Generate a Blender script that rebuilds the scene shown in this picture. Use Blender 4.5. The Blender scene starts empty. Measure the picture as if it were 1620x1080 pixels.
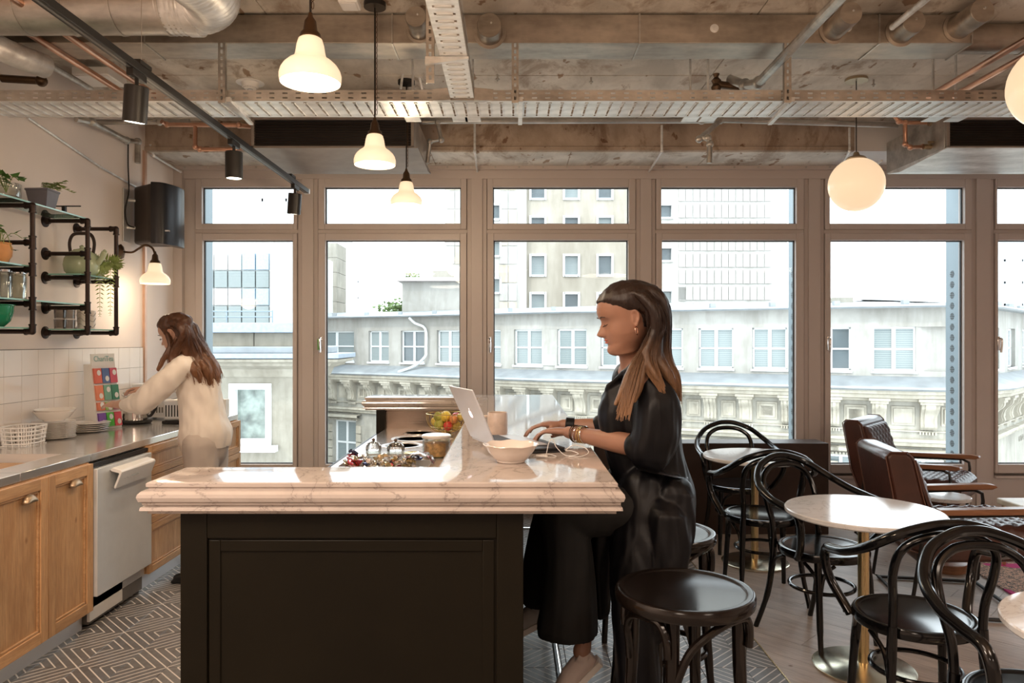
import bpy, bmesh, math, random
from mathutils import Vector, Matrix, noise
R = random.Random(7)
PI = math.pi
C = bpy.context.scene.collection
SC = bpy.context.scene
# ---------------------------------------------------------------- camera, sky, sun, exposure
F, H = 1165.0, 1.47
cam_d = bpy.data.cameras.new('camera'); cam = bpy.data.objects.new('camera', cam_d); C.objects.link(cam)
cam.location = (0, 0, H); cam.rotation_euler = (PI/2, 0, 0)
cam_d.sensor_width = 36; cam_d.lens = F/1620*36; cam_d.shift_y = -0.0012
cam_d.clip_start = .05; cam_d.clip_end = 500
SC.camera = cam
W = bpy.data.worlds.new('sky'); SC.world = W; W.use_nodes = True
bg = W.node_tree.nodes['Background']; bg.inputs[0].default_value = (.86, .94, 1, 1); bg.inputs[1].default_value = 3.1
def light(kind, name, loc, power, color, rot=(0, 0, 0), **kw):
    d = bpy.data.lights.new(name, kind); d.energy = power; d.color = color
    for k, v in kw.items(): setattr(d, k, v)
    o = bpy.data.objects.new(name, d); C.objects.link(o); o.location = loc; o.rotation_euler = rot
    return o
light('SUN', 'sun', (0, 0, 20), 1.1, (1, .93, .82), (math.radians(48), 0, math.radians(-52)), angle=.03)
WARM = (1, .82, .67)
# added warm fill: unseen area lights above and behind the camera
for (x, y, p) in ((-1.7, .6, 46), (1.6, .2, 18), (4.2, 1.2, 18), (-.2, 1.2, 9), (-1.2, -2.4, 26), (2.6, -2.4, 18)):
    light('AREA', 'warm_fill_light', (x, y, 2.55), p, WARM, (0, 0, 0), shape='DISK', size=.9)
for (x, y, p) in ((-1.0, .3, 34), (1.8, .3, 34)):  # added unseen fill, aimed up to brighten the ceiling
    light('AREA', 'ceiling_fill_light', (x, y, 1.9), p, (1, .72, .48), (PI, 0, 0), shape='DISK', size=.8)
SC.view_settings.view_transform = 'Standard'; SC.view_settings.look = 'None'
SC.view_settings.exposure = 0.62; SC.view_settings.gamma = 1; SC.view_settings.use_curve_mapping = False
def X(x, Y): return (x-810)/F*Y
def Z(y, Y): return H+(542-y)/F*Y
def YZ(y, z): return (H-z)*F/(y-542)
def at(x, y, Y): return Vector((X(x, Y), Y, Z(y, Y)))
# ---------------------------------------------------------------- materials
def sock(bs, *names):
    for n in names:
        if n in bs.inputs: return bs.inputs[n]
MATS = {}
class NT:
    def __init__(s, name):
        s.m = bpy.data.materials.new(name); s.m.use_nodes = True
        s.t = s.m.node_tree; s.n = s.t.nodes; s.b = s.n['Principled BSDF']; s.out = s.n['Material Output']
        s.tc = s.n.new('ShaderNodeTexCoord')
    def node(s, typ, **kw):
        n = s.n.new(typ)
        for k, v in kw.items():
            if k in n.inputs: n.inputs[k].default_value = v
            else: setattr(n, k, v)
        return n
    def L(s, a, b): s.t.links.new(a, b)
    def mapping(s, scale=(1, 1, 1), rot=(0, 0, 0), coord='Object'):
        m = s.node('ShaderNodeMapping'); m.inputs['Scale'].default_value = scale; m.inputs['Rotation'].default_value = rot
        s.L(s.tc.outputs[coord], m.inputs['Vector']); return m.outputs[0]
    def noise(s, vec, scale, detail=4, rough=.55, dist=0):
        n = s.node('ShaderNodeTexNoise'); n.inputs['Scale'].default_value = scale; n.inputs['Detail'].default_value = detail
        n.inputs['Roughness'].default_value = rough; n.inputs['Distortion'].default_value = dist
        if vec is not None: s.L(vec, n.inputs['Vector'])
        return n.outputs['Fac']
    def ramp(s, fac, stops):
        r = s.node('ShaderNodeValToRGB'); e = r.color_ramp.elements
        e[0].position, e[0].color = stops[0][0], (*stops[0][1], 1)
        e[1].position, e[1].color = stops[-1][0], (*stops[-1][1], 1)
        for p, c in stops[1:-1]:
            x = e.new(p); x.color = (*c, 1)
        s.L(fac, r.inputs[0]); return r.outputs[0]
    def mix(s, fac, a, b, mode='MIX'):
        m = s.node('ShaderNodeMix', data_type='RGBA', blend_type=mode)
        for v, i in ((fac, 0), (a, 6), (b, 7)):
            if isinstance(v, (int, float)): m.inputs[i].default_value = v
            elif isinstance(v, tuple): m.inputs[i].default_value = (*v, 1)
            else: s.L(v, m.inputs[i])
        return m.outputs[2]
    def math(s, op, a, b=0):
        m = s.node('ShaderNodeMath', operation=op)
        for v, i in ((a, 0), (b, 1)):
            if isinstance(v, (int, float)): m.inputs[i].default_value = v
            else: s.L(v, m.inputs[i])
        return m.outputs[0]
    def col(s, c):
        if isinstance(c, tuple): s.b.inputs['Base Color'].default_value = (*c, 1)
        else: s.L(c, s.b.inputs['Base Color'])
    def bump(s, h, strength=.3, dist=.01):
        b = s.node('ShaderNodeBump'); b.inputs['Strength'].default_value = strength; b.inputs['Distance'].default_value = dist
        s.L(h, b.inputs['Height']); s.L(b.outputs[0], s.b.inputs['Normal'])
    def rm(s, rough, metal=0):
        s.b.inputs['Roughness'].default_value = rough; s.b.inputs['Metallic'].default_value = metal; return s
def simple(name, c, rough=.5, metal=0, var=.12, scale=9, bump=0, coat=0, sheen=0):
    """plain material with slight procedural variation"""
    n = NT(name); n.rm(rough, metal)
    v = n.mapping(); f = n.noise(v, scale, 5)
    lo = tuple(max(0, x*(1-var)) for x in c); hi = tuple(min(1, x*(1+var)) for x in c)
    n.col(n.ramp(f, [(.3, lo), (.7, hi)]))
    if bump: n.bump(n.noise(v, scale*8, 3), bump, .004)
    if coat: n.b.inputs['Coat Weight'].default_value = coat; n.b.inputs['Coat Roughness'].default_value = .08
    if sheen: n.b.inputs['Sheen Weight'].default_value = sheen
    return n.m
def emis(name, c, strength, base=(.9, .9, .9)):
    n = NT(name); n.col(base); n.rm(.25)
    n.b.inputs['Emission Color'].default_value = (*c, 1); n.b.inputs['Emission Strength'].default_value = strength
    return n.m
def clear(name, tint=(1, 1, 1), gloss=.08, rough=.02, fac=None):
    """thin clear glass: transparent with a Fresnel reflection"""
    n = NT(name); n.n.remove(n.b)
    tr = n.node('ShaderNodeBsdfTransparent'); tr.inputs[0].default_value = (*tint, 1)
    gl = n.node('ShaderNodeBsdfGlossy'); gl.inputs['Roughness'].default_value = rough
    fr = n.node('ShaderNodeFresnel'); fr.inputs['IOR'].default_value = 1.45
    mx = n.node('ShaderNodeMixShader')
    f = n.math('MULTIPLY', fr.outputs[0], gloss*10); f = n.math('MINIMUM', f, .95)
    n.L(f, mx.inputs[0]); n.L(tr.outputs[0], mx.inputs[1]); n.L(gl.outputs[0], mx.inputs[2]); n.L(mx.outputs[0], n.out.inputs['Surface'])
    return n.m
def wood(name, a, b, scale=1.0, axis=2, rough=.45, knots=True):
    n = NT(name); n.rm(rough)
    sc = [9*scale]*3; sc[axis] = .9*scale
    oi = n.node('ShaderNodeObjectInfo')
    m = n.node('ShaderNodeMapping'); m.inputs['Scale'].default_value = sc
    n.L(n.tc.outputs['Object'], m.inputs['Vector']); 
    off = n.node('ShaderNodeCombineXYZ')
    for i in range(3): n.L(n.math('MULTIPLY', oi.outputs['Random'], 13.0+i*7), off.inputs[i])
    n.L(off.outputs[0], m.inputs['Location'])
    v = m.outputs[0]
    f1 = n.noise(v, 2.2, 6, .6, .8); f2 = n.noise(v, 14, 4, .6)
    c1 = n.ramp(f1, [(.28, a), (.5, tuple((x+y)/2 for x, y in zip(a, b))), (.72, b)])
    c2 = n.mix(.28, c1, n.ramp(f2, [(.35, tuple(x*.5 for x in a)), (.65, (1, .95, .9))]), 'MULTIPLY')
    if knots:
        kv = n.mapping((2.2, 2.2, 1.3)); vo = n.node('ShaderNodeTexVoronoi'); vo.inputs['Scale'].default_value = 2.3; n.L(kv, vo.inputs['Vector'])
        kf = n.ramp(vo.outputs['Distance'], [(.03, (.30, .16, .07)), (.07, (1, 1, 1))])
        c2 = n.mix(.8, c2, kf, 'MULTIPLY')
    tone = n.math('ADD', n.math('MULTIPLY', oi.outputs['Random'], .22), .87)
    hs = n.node('ShaderNodeHueSaturation'); n.L(c2, hs.inputs['Color']); n.L(tone, hs.inputs['Value'])
    n.col(hs.outputs[0]); n.bump(f2, .12, .002)
    return n.m
def marble(name, base=(.82, .77, .72), vein=(.42, .38, .36), rough=.07):
    n = NT(name); n.rm(rough)
    v = n.mapping((1, 1, 1), (.3, .2, .6))
    f = n.noise(v, 2.4, 9, .62, 1.6)
    ridge = n.math('ABSOLUTE', n.math('SUBTRACT', f, .5))
    c = n.ramp(ridge, [(0.0, vein), (.010, tuple(x*.93 for x in base)), (.09, base)])
    cloud = n.ramp(n.noise(v, 5, 6), [(.35, (.86, .85, .85)), (.65, (1, 1, 1))])
    n.col(n.mix(.7, c, cloud, 'MULTIPLY')); n.b.inputs['IOR'].default_value = 1.55
    return n.m
def concrete(name, a, b, stain=(.20, .12, .07), scale=1.0):
    n = NT(name); n.rm(.85)
    v = n.mapping((1.3*scale, .75*scale, scale))
    f1 = n.noise(v, 2.2, 8, .62, .4); f2 = n.noise(v, 18, 5, .7)
    c = n.ramp(f1, [(.38, a), (.60, b)])
    sv = n.mapping((1.5*scale, .8*scale, 1*scale))
    st = n.ramp(n.noise(sv, 2.6, 8, .68, .6), [(.52, (0, 0, 0)), (.62, (1, 1, 1))])
    c = n.mix(n.math('MULTIPLY', st, .7), c, stain)
    sp = n.ramp(f2, [(.2, (.55, .5, .45)), (.42, (1, 1, 1))])
    c = n.mix(.6, c, sp, 'MULTIPLY')
    pit = n.ramp(n.noise(n.mapping((1.3, .7, 1)), 8*scale, 3, .5, .3), [(.66, (1, 1, 1)), (.69, (.42, .27, .17))])
    n.col(n.mix(.85, c, pit, 'MULTIPLY')); n.bump(f2, .35, .008)
    return n.m
def galv(name, c=(.60, .57, .53), rough=.38):
    n = NT(name); n.rm(rough, .9)
    vo = n.node('ShaderNodeTexVoronoi'); vo.inputs['Scale'].default_value = 28; n.L(n.mapping(), vo.inputs['Vector'])
    f = n.noise(n.mapping((1, 3, 3)), 3, 6, .6)
    c1 = n.ramp(f, [(.3, tuple(x*.55 for x in c)), (.7, tuple(min(1, x*1.15) for x in c))])
    c2 = n.mix(.22, c1, n.ramp(vo.outputs['Distance'], [(.1, (.6, .6, .6)), (.6, (1, 1, 1))]), 'MULTIPLY')
    n.col(c2); n.L(n.math('ADD', n.math('MULTIPLY', f, .3), rough-.12), n.b.inputs['Roughness'])
    return n.m
def brushed(name, c, rough=.3, stretch=(1, 40, 40)):
    n = NT(name); n.rm(rough, 1.0); n.col(c)
    f = n.noise(n.mapping(stretch), 6, 4); n.bump(f, .06, .001)
    n.L(n.math('ADD', n.math('MULTIPLY', f, .14), rough-.07), n.b.inputs['Roughness'])
    return n.m
def m_(k, fn, *a, **kw):
    if k not in MATS: MATS[k] = fn(k, *a, **kw)
    return MATS[k]
BW = m_('black_bentwood_lacquer', simple, (.0035, .0035, .004), .14, 0, .2)
SEATB = m_('black_seat_lacquer', simple, (.004, .004, .005), .13)
SEATB.node_tree.nodes['Principled BSDF'].inputs['IOR'].default_value = 1.6
STOOLW = m_('dark_brown_bentwood_lacquer', simple, (.007, .0045, .0035), .17)
MARB = m_('pale_polished_marble', marble, (.56, .49, .445), (.33, .285, .26))
MARBT = m_('white_table_marble', marble, (.84, .84, .84), (.62, .6, .6), .12)
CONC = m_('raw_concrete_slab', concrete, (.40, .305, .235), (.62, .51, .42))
CONCL = m_('pale_grey_concrete', concrete, (.48, .44, .385), (.72, .67, .60), (.30, .22, .16))  # paler, greyer tone paints window light onto the concrete
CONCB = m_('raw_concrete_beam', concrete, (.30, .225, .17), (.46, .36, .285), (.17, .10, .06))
PLAST = m_('pale_plaster', simple, (.72, .68, .66), .8, 0, .04, 3, .1)
WALLM = m_('pink_white_wall_paint', simple, (.78, .70, .655), .75, 0, .03, 2, .08)
GALV = m_('galvanised_steel', galv)
GALVL = m_('bright_zinc_steel', galv, (.90, .89, .87), .34)
GALVL.node_tree.nodes['Principled BSDF'].inputs['Metallic'].default_value = .5
DUCT = m_('matte_duct_steel', galv, (.50, .44, .38), .42)
STEEL = m_('brushed_stainless', brushed, (.74, .71, .68), .17)
STEEL.node_tree.nodes['Principled BSDF'].inputs['Metallic'].default_value = .75
STEELM = m_('matte_stainless', brushed, (.78, .78, .78), .36)
STEELM.node_tree.nodes['Principled BSDF'].inputs['Metallic'].default_value = .55
CHROME = m_('chrome', simple, (.8, .8, .8), .08, 1, .03)
BRASS = m_('brushed_brass', brushed, (.72, .55, .30), .28, (40, 40, 1))
BRASSP = m_('pale_brass', simple, (.80, .74, .58), .24, 1, .03)
COPPER = m_('copper_pipe', simple, (.66, .38, .27), .28, 1, .15)
BLK = m_('matte_black_metal', simple, (.018, .016, .015), .42, .3)
BRONZE = m_('dark_bronze', simple, (.10, .06, .035), .4, .8)
PIPEB = m_('dark_iron_pipe', simple, (.035, .022, .018), .38, .7, .25)
FRAME = m_('taupe_window_frame_lacquer', simple, (.53, .465, .435), .42, 0, .03, 2)
FRAMEO = m_('blue_grey_outer_cladding', simple, (.20, .25, .28), .4, .3, .04, 2)
GLASS = m_('window_glass', clear, (.97, .985, .98), .035)
CLEARG = m_('clear_glassware', clear, (.95, .965, .95), .05)
SHELFG = m_('greenish_shelf_glass', clear, (.70, .88, .82), .12)
OAK = m_('oiled_oak_upright', wood, (.50, .27, .12), (.70, .43, .22), 1.0, 2)
OAKY = m_('oiled_oak_along', wood, (.50, .27, .12), (.70, .43, .22), 1.0, 1, .45, False)
DKGREEN = m_('dark_green_black_paint', simple, (.0085, .0065, .0032), .42, 0, .15, 3)
DKGREEN.node_tree.nodes['Principled BSDF'].inputs['Specular IOR Level'].default_value = .2
WHITEC = m_('white_glazed_ceramic', simple, (.82, .77, .71), .12, 0, .03)
WHITEP = m_('white_plastic', simple, (.80, .78, .76), .4, 0, .03)
WHITEM = m_('white_lacquer', simple, (.85, .83, .80), .3, 0, .03)
SHADE = m_('lit_opal_glass', emis, (1, .74, .46), .46, (.9, .85, .78))
GLOBE = m_('lit_opal_globe', emis, (1, .70, .43), .56, (.45, .42, .38))
BULB = m_('lit_lamp_opening', emis, (1, .90, .72), 4.0)
SKIN = m_('skin', simple, (.34, .175, .115), .45, 0, .05, 14)
SKIN2 = m_('fair_skin', simple, (.60, .35, .25), .45, 0, .05, 14)
for k in (SKIN, SKIN2):
    k.node_tree.nodes['Principled BSDF'].inputs['Subsurface Weight'].default_value = .12
    k.node_tree.nodes['Principled BSDF'].inputs['Subsurface Radius'].default_value = (.02, .008, .005)
# ---------------------------------------------------------------- mesh builder
def frames(pts, closed=False):
    pts = [Vector(p) for p in pts]; n = len(pts); T = []
    for i in range(n):
        a = pts[(i-1) % n] if (closed or i > 0) else pts[i]; b = pts[(i+1) % n] if (closed or i < n-1) else pts[i]
        t = (b-a); T.append(t.normalized() if t.length > 1e-9 else Vector((0, 0, 1)))
    up = Vector((0, 0, 1)) if abs(T[0].z) < .9 else Vector((0, 1, 0))
    N = [(up - T[0]*up.dot(T[0])).normalized()]
    for i in range(1, n):
        v = N[-1] - T[i]*N[-1].dot(T[i])
        N.append(v.normalized() if v.length > 1e-6 else N[-1])
    return pts, T, N
def smooth_path(ctrl, k=6, closed=False):
    """Catmull-Rom through control points (any dimension)"""
    c = [tuple(p) for p in ctrl]; n = len(c); out = []
    segs = n if closed else n-1
    for i in range(segs):
        p0 = c[(i-1) % n] if (closed or i > 0) else c[i]; p1 = c[i]; p2 = c[(i+1) % n]; p3 = c[(i+2) % n] if (closed or i < n-2) else c[min(i+1, n-1)]
        for j in range(k):
            t = j/k
            out.append(tuple(.5*((2*b)+(-a+c_)*t+(2*a-5*b+4*c_-d)*t*t+(-a+3*b-3*c_+d)*t**3) for a, b, c_, d in zip(p0, p1, p2, p3)))
    if not closed: out.append(c[-1])
    return out
class M:
    def __init__(s): s.v = []; s.f = []
    def add(s, verts, faces, mat=None):
        o = len(s.v); s.v += [tuple(mat @ Vector(p)) if mat else tuple(p) for p in verts]; s.f += [tuple(o+i for i in f) for f in faces]; return s
    def b(s, x0, x1, y0, y1, z0, z1, mat=None):
        return s.add([(x0, y0, z0), (x1, y0, z0), (x1, y1, z0), (x0, y1, z0), (x0, y0, z1), (x1, y0, z1), (x1, y1, z1), (x0, y1, z1)],
                     [(3, 2, 1, 0), (4, 5, 6, 7), (0, 1, 5, 4), (1, 2, 6, 5), (2, 3, 7, 6), (3, 0, 4, 7)], mat)
    def cb(s, c, d, mat=None): return s.b(c[0]-d[0]/2, c[0]+d[0]/2, c[1]-d[1]/2, c[1]+d[1]/2, c[2]-d[2]/2, c[2]+d[2]/2, mat)
    def prism(s, poly, z0, z1, axis='z', mat=None):
        """poly extruded; axis z: poly (x,y); y: poly (x,z) along y; x: poly (y,z) along x"""
        n = len(poly)
        def pt(p, h):
            return (p[0], p[1], h) if axis == 'z' else ((p[0], h, p[1]) if axis == 'y' else (h, p[0], p[1]))
        a = sum(poly[i][0]*poly[(i+1) % n][1]-poly[(i+1) % n][0]*poly[i][1] for i in range(n))
        if (a < 0) != (axis == 'y'): poly = poly[::-1]
        v = [pt(p, z0) for p in poly]+[pt(p, z1) for p in poly]
        f = [tuple(range(n))[::-1], tuple(range(n, 2*n))]+[(i, (i+1) % n, n+(i+1) % n, n+i) for i in range(n)]
        return s.add(v, f, mat)
    def tube(s, pts, r=.01, n=10, closed=False, caps=True, r2=None, mat=None):
        """round or elliptical tube; r along frame normal, r2 along binormal; either may be a list"""
        P, T, N = frames(pts, closed); k = len(P); v = []; f = []
        for i in range(k):
            ra = r[i] if isinstance(r, (list, tuple)) else r
            rb = ra if r2 is None else (r2[i] if isinstance(r2, (list, tuple)) else r2)
            B = T[i].cross(N[i])
            for j in range(n):
                a = 2*PI*j/n; v.append(P[i]+N[i]*math.cos(a)*ra+B*math.sin(a)*rb)
        for i in range(k if closed else k-1):
            for j in range(n):
                a = i*n+j; b = i*n+(j+1) % n; c = ((i+1) % k)*n+(j+1) % n; d = ((i+1) % k)*n+j
                f.append((a, b, c, d))
        if caps and not closed:
            f.append(tuple(range(n))[::-1]); f.append(tuple((k-1)*n+j for j in range(n)))
        return s.add(v, f, mat)
    def lathe(s, prof, n=24, c=(0, 0, 0), mat=None, scale=(1, 1)):
        """prof: (r, z) from bottom to top; r=0 ends close"""
        v = []; f = []; rings = []
        for (r, z) in prof:
            if r < 1e-6: rings.append([len(v)]); v.append((c[0], c[1], c[2]+z))
            else:
                rings.append(list(range(len(v), len(v)+n)))
                for j in range(n):
                    a = 2*PI*j/n; v.append((c[0]+r*math.cos(a)*scale[0], c[1]+r*math.sin(a)*scale[1], c[2]+z))
        for A, B in zip(rings, rings[1:]):
            for j in range(n):
                k = (j+1) % n
                if len(A) == 1 and len(B) == 1: continue
                if len(A) == 1: f.append((A[0], B[k], B[j]))
                elif len(B) == 1: f.append((A[j], A[k], B[0]))
                else: f.append((A[j], A[k], B[k], B[j]))
        if len(rings[0]) > 1: f.append(tuple(rings[0][::-1]))
        if len(rings[-1]) > 1: f.append(tuple(rings[-1]))
        return s.add(v, f, mat)
    def ball(s, c, r, n=14, mat=None):
        r = r if isinstance(r, (tuple, list)) else (r, r, r)
        prof = [(math.sin(PI*i/(n//2+1)), -math.cos(PI*i/(n//2+1))) for i in range(n//2+2)]
        prof[0] = (0, -1); prof[-1] = (0, 1)
        t = Matrix.Translation(c) @ Matrix.Diagonal((r[0], r[1], r[2], 1))
        if mat: t = Matrix.Translation(c) @ mat @ Matrix.Diagonal((r[0], r[1], r[2], 1))
        return s.lathe(prof, n, (0, 0, 0), t)
    def build(s, name, mat=None, parent=None, label=None, world=False, smooth=30, bevel=0, kind=None):
        me = bpy.data.meshes.new(name)
        vs = s.v
        if world and parent is not None:
            inv = (Matrix.Translation(parent.location) @ parent.rotation_euler.to_matrix().to_4x4()).inverted()
            vs = [tuple(inv @ Vector(p)) for p in vs]
        me.from_pydata(vs, [], s.f)
        if mat: me.materials.append(mat)
        if smooth: soften(me, smooth)
        return link(name, me, parent, label, bevel, kind)
def soften(me, ang=30):
    bm = bmesh.new(); bm.from_mesh(me); bmesh.ops.recalc_face_normals(bm, faces=bm.faces); lim = math.radians(ang)
    for f in bm.faces: f.smooth = True
    for e in bm.edges:
        if len(e.link_faces) == 2 and e.calc_face_angle(0) > lim: e.smooth = False
    bm.to_mesh(me); bm.free()
def link(name, me, parent=None, label=None, bevel=0, kind=None):
    o = bpy.data.objects.new(name, me); C.objects.link(o)
    if parent is not None: o.parent = parent
    if label: o['label'] = label
    if kind: o['kind'] = kind
    if bevel:
        b = o.modifiers.new('bevel', 'BEVEL'); b.width = bevel; b.segments = 2; b.limit_method = 'ANGLE'; b.angle_limit = .6
    return o
def thing(name, label, cat, loc=(0, 0, 0), rotz=0, group=None):
    o = bpy.data.objects.new(name, None); C.objects.link(o); o.empty_display_size = .1
    o.location = loc; o.rotation_euler = (0, 0, rotz); o['label'] = label; o['category'] = cat
    if group: o['group'] = group
    return o
def tag(o, label, cat, group=None):
    o['label'] = label; o['category'] = cat
    if group: o['group'] = group
    return o
def struct(o, label=None):
    o['kind'] = 'structure'
    if label: o['label'] = label
    return o
KIDS = {}
def copy_tree(o, loc=None, rotz=None, label=None, group=None, parent=None):
    c = o.copy(); C.objects.link(c)
    if parent is not None: c.parent = parent; c.matrix_parent_inverse = o.matrix_parent_inverse.copy()
    if loc is not None: c.location = loc
    if rotz is not None: c.rotation_euler = (0, 0, rotz)
    if label: c['label'] = label
    if group: c['group'] = group
    for ch in [k for k in o.children]: copy_tree(ch, parent=c)
    return c
def text(name, body, size, mat, parent, loc, rot, extrude=.0008):
    cu = bpy.data.curves.new(name, 'FONT'); cu.body = body; cu.size = size; cu.extrude = extrude; cu.align_x = 'CENTER'; cu.align_y = 'CENTER'
    o = bpy.data.objects.new(name, cu); C.objects.link(o); o.location = loc; o.rotation_euler = rot
    bpy.context.view_layer.update(); dg = bpy.context.evaluated_depsgraph_get()
    me = bpy.data.meshes.new_from_object(o.evaluated_get(dg)); me.materials.clear(); me.materials.append(mat)
    bpy.data.objects.remove(o)
    q = bpy.data.objects.new(name, me); C.objects.link(q); q.parent = parent; q.location = loc; q.rotation_euler = rot
    return q
def remesh(name, m, voxel, mat, parent=None, smooth=4, disp=None, label=None, world=True, cut=None):
    """voxel-fuse overlapping closed shapes into one continuous surface"""
    me = bpy.data.meshes.new('tmp'); me.from_pydata(m.v, [], m.f); soften(me, 180)
    o = bpy.data.objects.new('tmp', me); C.objects.link(o)
    r = o.modifiers.new('r', 'REMESH'); r.mode = 'VOXEL'; r.voxel_size = voxel; r.use_smooth_shade = True
    sm = o.modifiers.new('s', 'SMOOTH'); sm.iterations = smooth; sm.factor = .5
    bpy.context.view_layer.update(); dg = bpy.context.evaluated_depsgraph_get()
    out = bpy.data.meshes.new_from_object(o.evaluated_get(dg)); bpy.data.objects.remove(o); bpy.data.meshes.remove(me)
    if disp:
        ns = [v.normal.copy() for v in out.vertices]
        for v, nn in zip(out.vertices, ns): v.co += nn*disp(v.co)
    if cut:
        bm = bmesh.new(); bm.from_mesh(out)
        bmesh.ops.delete(bm, geom=[v for v in bm.verts if cut(v.co)], context='VERTS'); bm.to_mesh(out); bm.free()
    if world and parent is not None: out.transform((Matrix.Translation(parent.location) @ parent.rotation_euler.to_matrix().to_4x4()).inverted())
    out.materials.clear(); out.materials.append(mat)
    for p in out.polygons: p.use_smooth = True
    return link(name, out, parent, label)
# ================================================================ ROOM SHELL
XL, XR, YN, YW, ZC = -2.84, 6.4, -4.0, 6.22, 3.17
ZS = 2.934      # soffit by the windows
# floor -----------------------------------------------------------
def tile_mat():
    n = NT('patterned_cement_tile'); n.rm(.34)
    v = n.tc.outputs['Object']
    geo = n.node('ShaderNodeNewGeometry'); sp = n.node('ShaderNodeSeparateXYZ'); n.L(geo.outputs['Position'], sp.inputs[0])
    def fold(o, off):
        a = n.math('ADD', n.math('DIVIDE', n.math('SUBTRACT', o, off), .2), 100.0)
        a = n.math('MODULO', a, 2.0); return n.math('ABSOLUTE', n.math('SUBTRACT', a, 1.0))
    fx = fold(sp.outputs[0], -1.753); fy = fold(sp.outputs[1], 3.31)
    s = n.math('ADD', n.math('SUBTRACT', 1.0, fx), n.math('SUBTRACT', 1.0, fy))
    t = n.math('MINIMUM', s, n.math('SUBTRACT', 2.0, s))          # 0 at diamond centre, 1 at its edge
    q = n.math('ABSOLUTE', n.math('SUBTRACT', n.math('FRACT', n.math('ADD', n.math('MULTIPLY', t, 4.0), .5)), .5))
    line = n.math('LESS_THAN', q, .085)
    line = n.math('MULTIPLY', line, n.math('GREATER_THAN', t, .12))
    g = n.mapping((1, 1, 1)); oi = n.node('ShaderNodeObjectInfo')
    base = n.ramp(n.noise(g, 22, 6, .7), [(.3, (.105, .097, .092)), (.7, (.175, .165, .158))])
    tone = n.ramp(oi.outputs['Random'], [(0, (.86, .86, .88)), (1, (1.1, 1.08, 1.05))])
    base = n.mix(1.0, base, tone, 'MULTIPLY')
    n.col(n.mix(line, base, (.66, .60, .54)))
    n.bump(n.noise(g, 60, 3), .06, .002)
    return n.m
TILE = tile_mat()
GROUT = m_('grey_grout', simple, (.20, .18, .165), .9)
OAKF = m_('smoked_oak_plank', wood, (.37, .315, .275), (.56, .485, .435), 1.0, 0, .42)
fl = M().b(XL, XR, YN, YW+.3, -.12, -.012).build('floor', GROUT); struct(fl)
def chamfer_box(w, l, h, c=.0015):
    m = M(); a, b = w/2, l/2
    v = [(-a, -b, -h), (a, -b, -h), (a, b, -h), (-a, b, -h), (-a, -b, -c), (a, -b, -c), (a, b, -c), (-a, b, -c),
         (-a+c, -b+c, 0), (a-c, -b+c, 0), (a-c, b-c, 0), (-a+c, b-c, 0)]
    f = [(3, 2, 1, 0), (0, 1, 5, 4), (1, 2, 6, 5), (2, 3, 7, 6), (3, 0, 4, 7), (4, 5, 9, 8), (5, 6, 10, 9), (6, 7, 11, 10), (7, 4, 8, 11), (8, 9, 10, 11)]
    return m.add(v, f)
XD = 1.194   # line where tiles meet the oak boards
t0 = chamfer_box(.1986, .1986, .012).build('tile', TILE, fl, smooth=0)
rest = M(); cb = chamfer_box(.1986, .1986, .012)
first = True
for i in range(-6, 16):
    for j in range(-8, 15):
        cx = -1.753+.1+.2*i; cy = 3.31+.1+.2*j
        if cx-.1 < XL or cy > YW: continue
        if cx+.1 > XD+.01:
            continue
        seen = cy > 2.9 and not (-.95 < cx < -.02 and 2.3 < cy < 5.75) and cx > -2.25 and not (cx < -.9 and cy < 3.0)
        if seen:
            o = t0 if first else bpy.data.objects.new('tile', t0.data)
            if not first: C.objects.link(o); o.parent = fl
            first = False
            o.location = (cx, cy, R.uniform(-.0004, .0003)); o.rotation_euler = (R.uniform(-.001, .001), R.uniform(-.001, .001), 0)
        else: rest.add([(p[0]+cx, p[1]+cy, p[2]) for p in cb.v], cb.f)
# cut tiles along the brass strip
cut = M()
for j in range(-8, 15):
    cy = 3.41+.2*j
    x0 = -1.753+.2*14; 
    if cy < YW: 
        w = XD-.004-(x0+.0007); cbx = chamfer_box(w, .1986, .012)
        o = cbx.build('cut_tile', TILE, fl, smooth=0); o.location = (x0+.0007+w/2, cy, 0)
rest.build('tile_field', TILE, fl, smooth=0, kind='stuff')
M().b(XD-.003, XD+.003, YN, YW, -.012, .0012).build('trim_1', BRASS).__setitem__('kind', 'structure')
# oak boards laid diagonally
pl = M(); PWD, PLN = .18, 1.3
import itertools
u = Vector((.7071, -.7071, 0)); w_ = Vector((.7071, .7071, 0))
def clip_poly(poly, x0, x1, y0, y1):
    def cl(P, ins, inter):
        out = []
        for i in range(len(P)):
            a, b = P[i], P[(i+1) % len(P)]
            if ins(a): out.append(a)
            if ins(a) != ins(b): out.append(inter(a, b))
        return out
    def ix(x): return lambda a, b: (x, a[1]+(b[1]-a[1])*(x-a[0])/(b[0]-a[0]))
    def iy(y): return lambda a, b: (a[0]+(b[0]-a[0])*(y-a[1])/(b[1]-a[1]), y)
    for ins, it in ((lambda p: p[0] >= x0, ix(x0)), (lambda p: p[0] <= x1, ix(x1)), (lambda p: p[1] >= y0, iy(y0)), (lambda p: p[1] <= y1, iy(y1))):
        if poly: poly = cl(poly, ins, it)
    return poly
restp = M()
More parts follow.
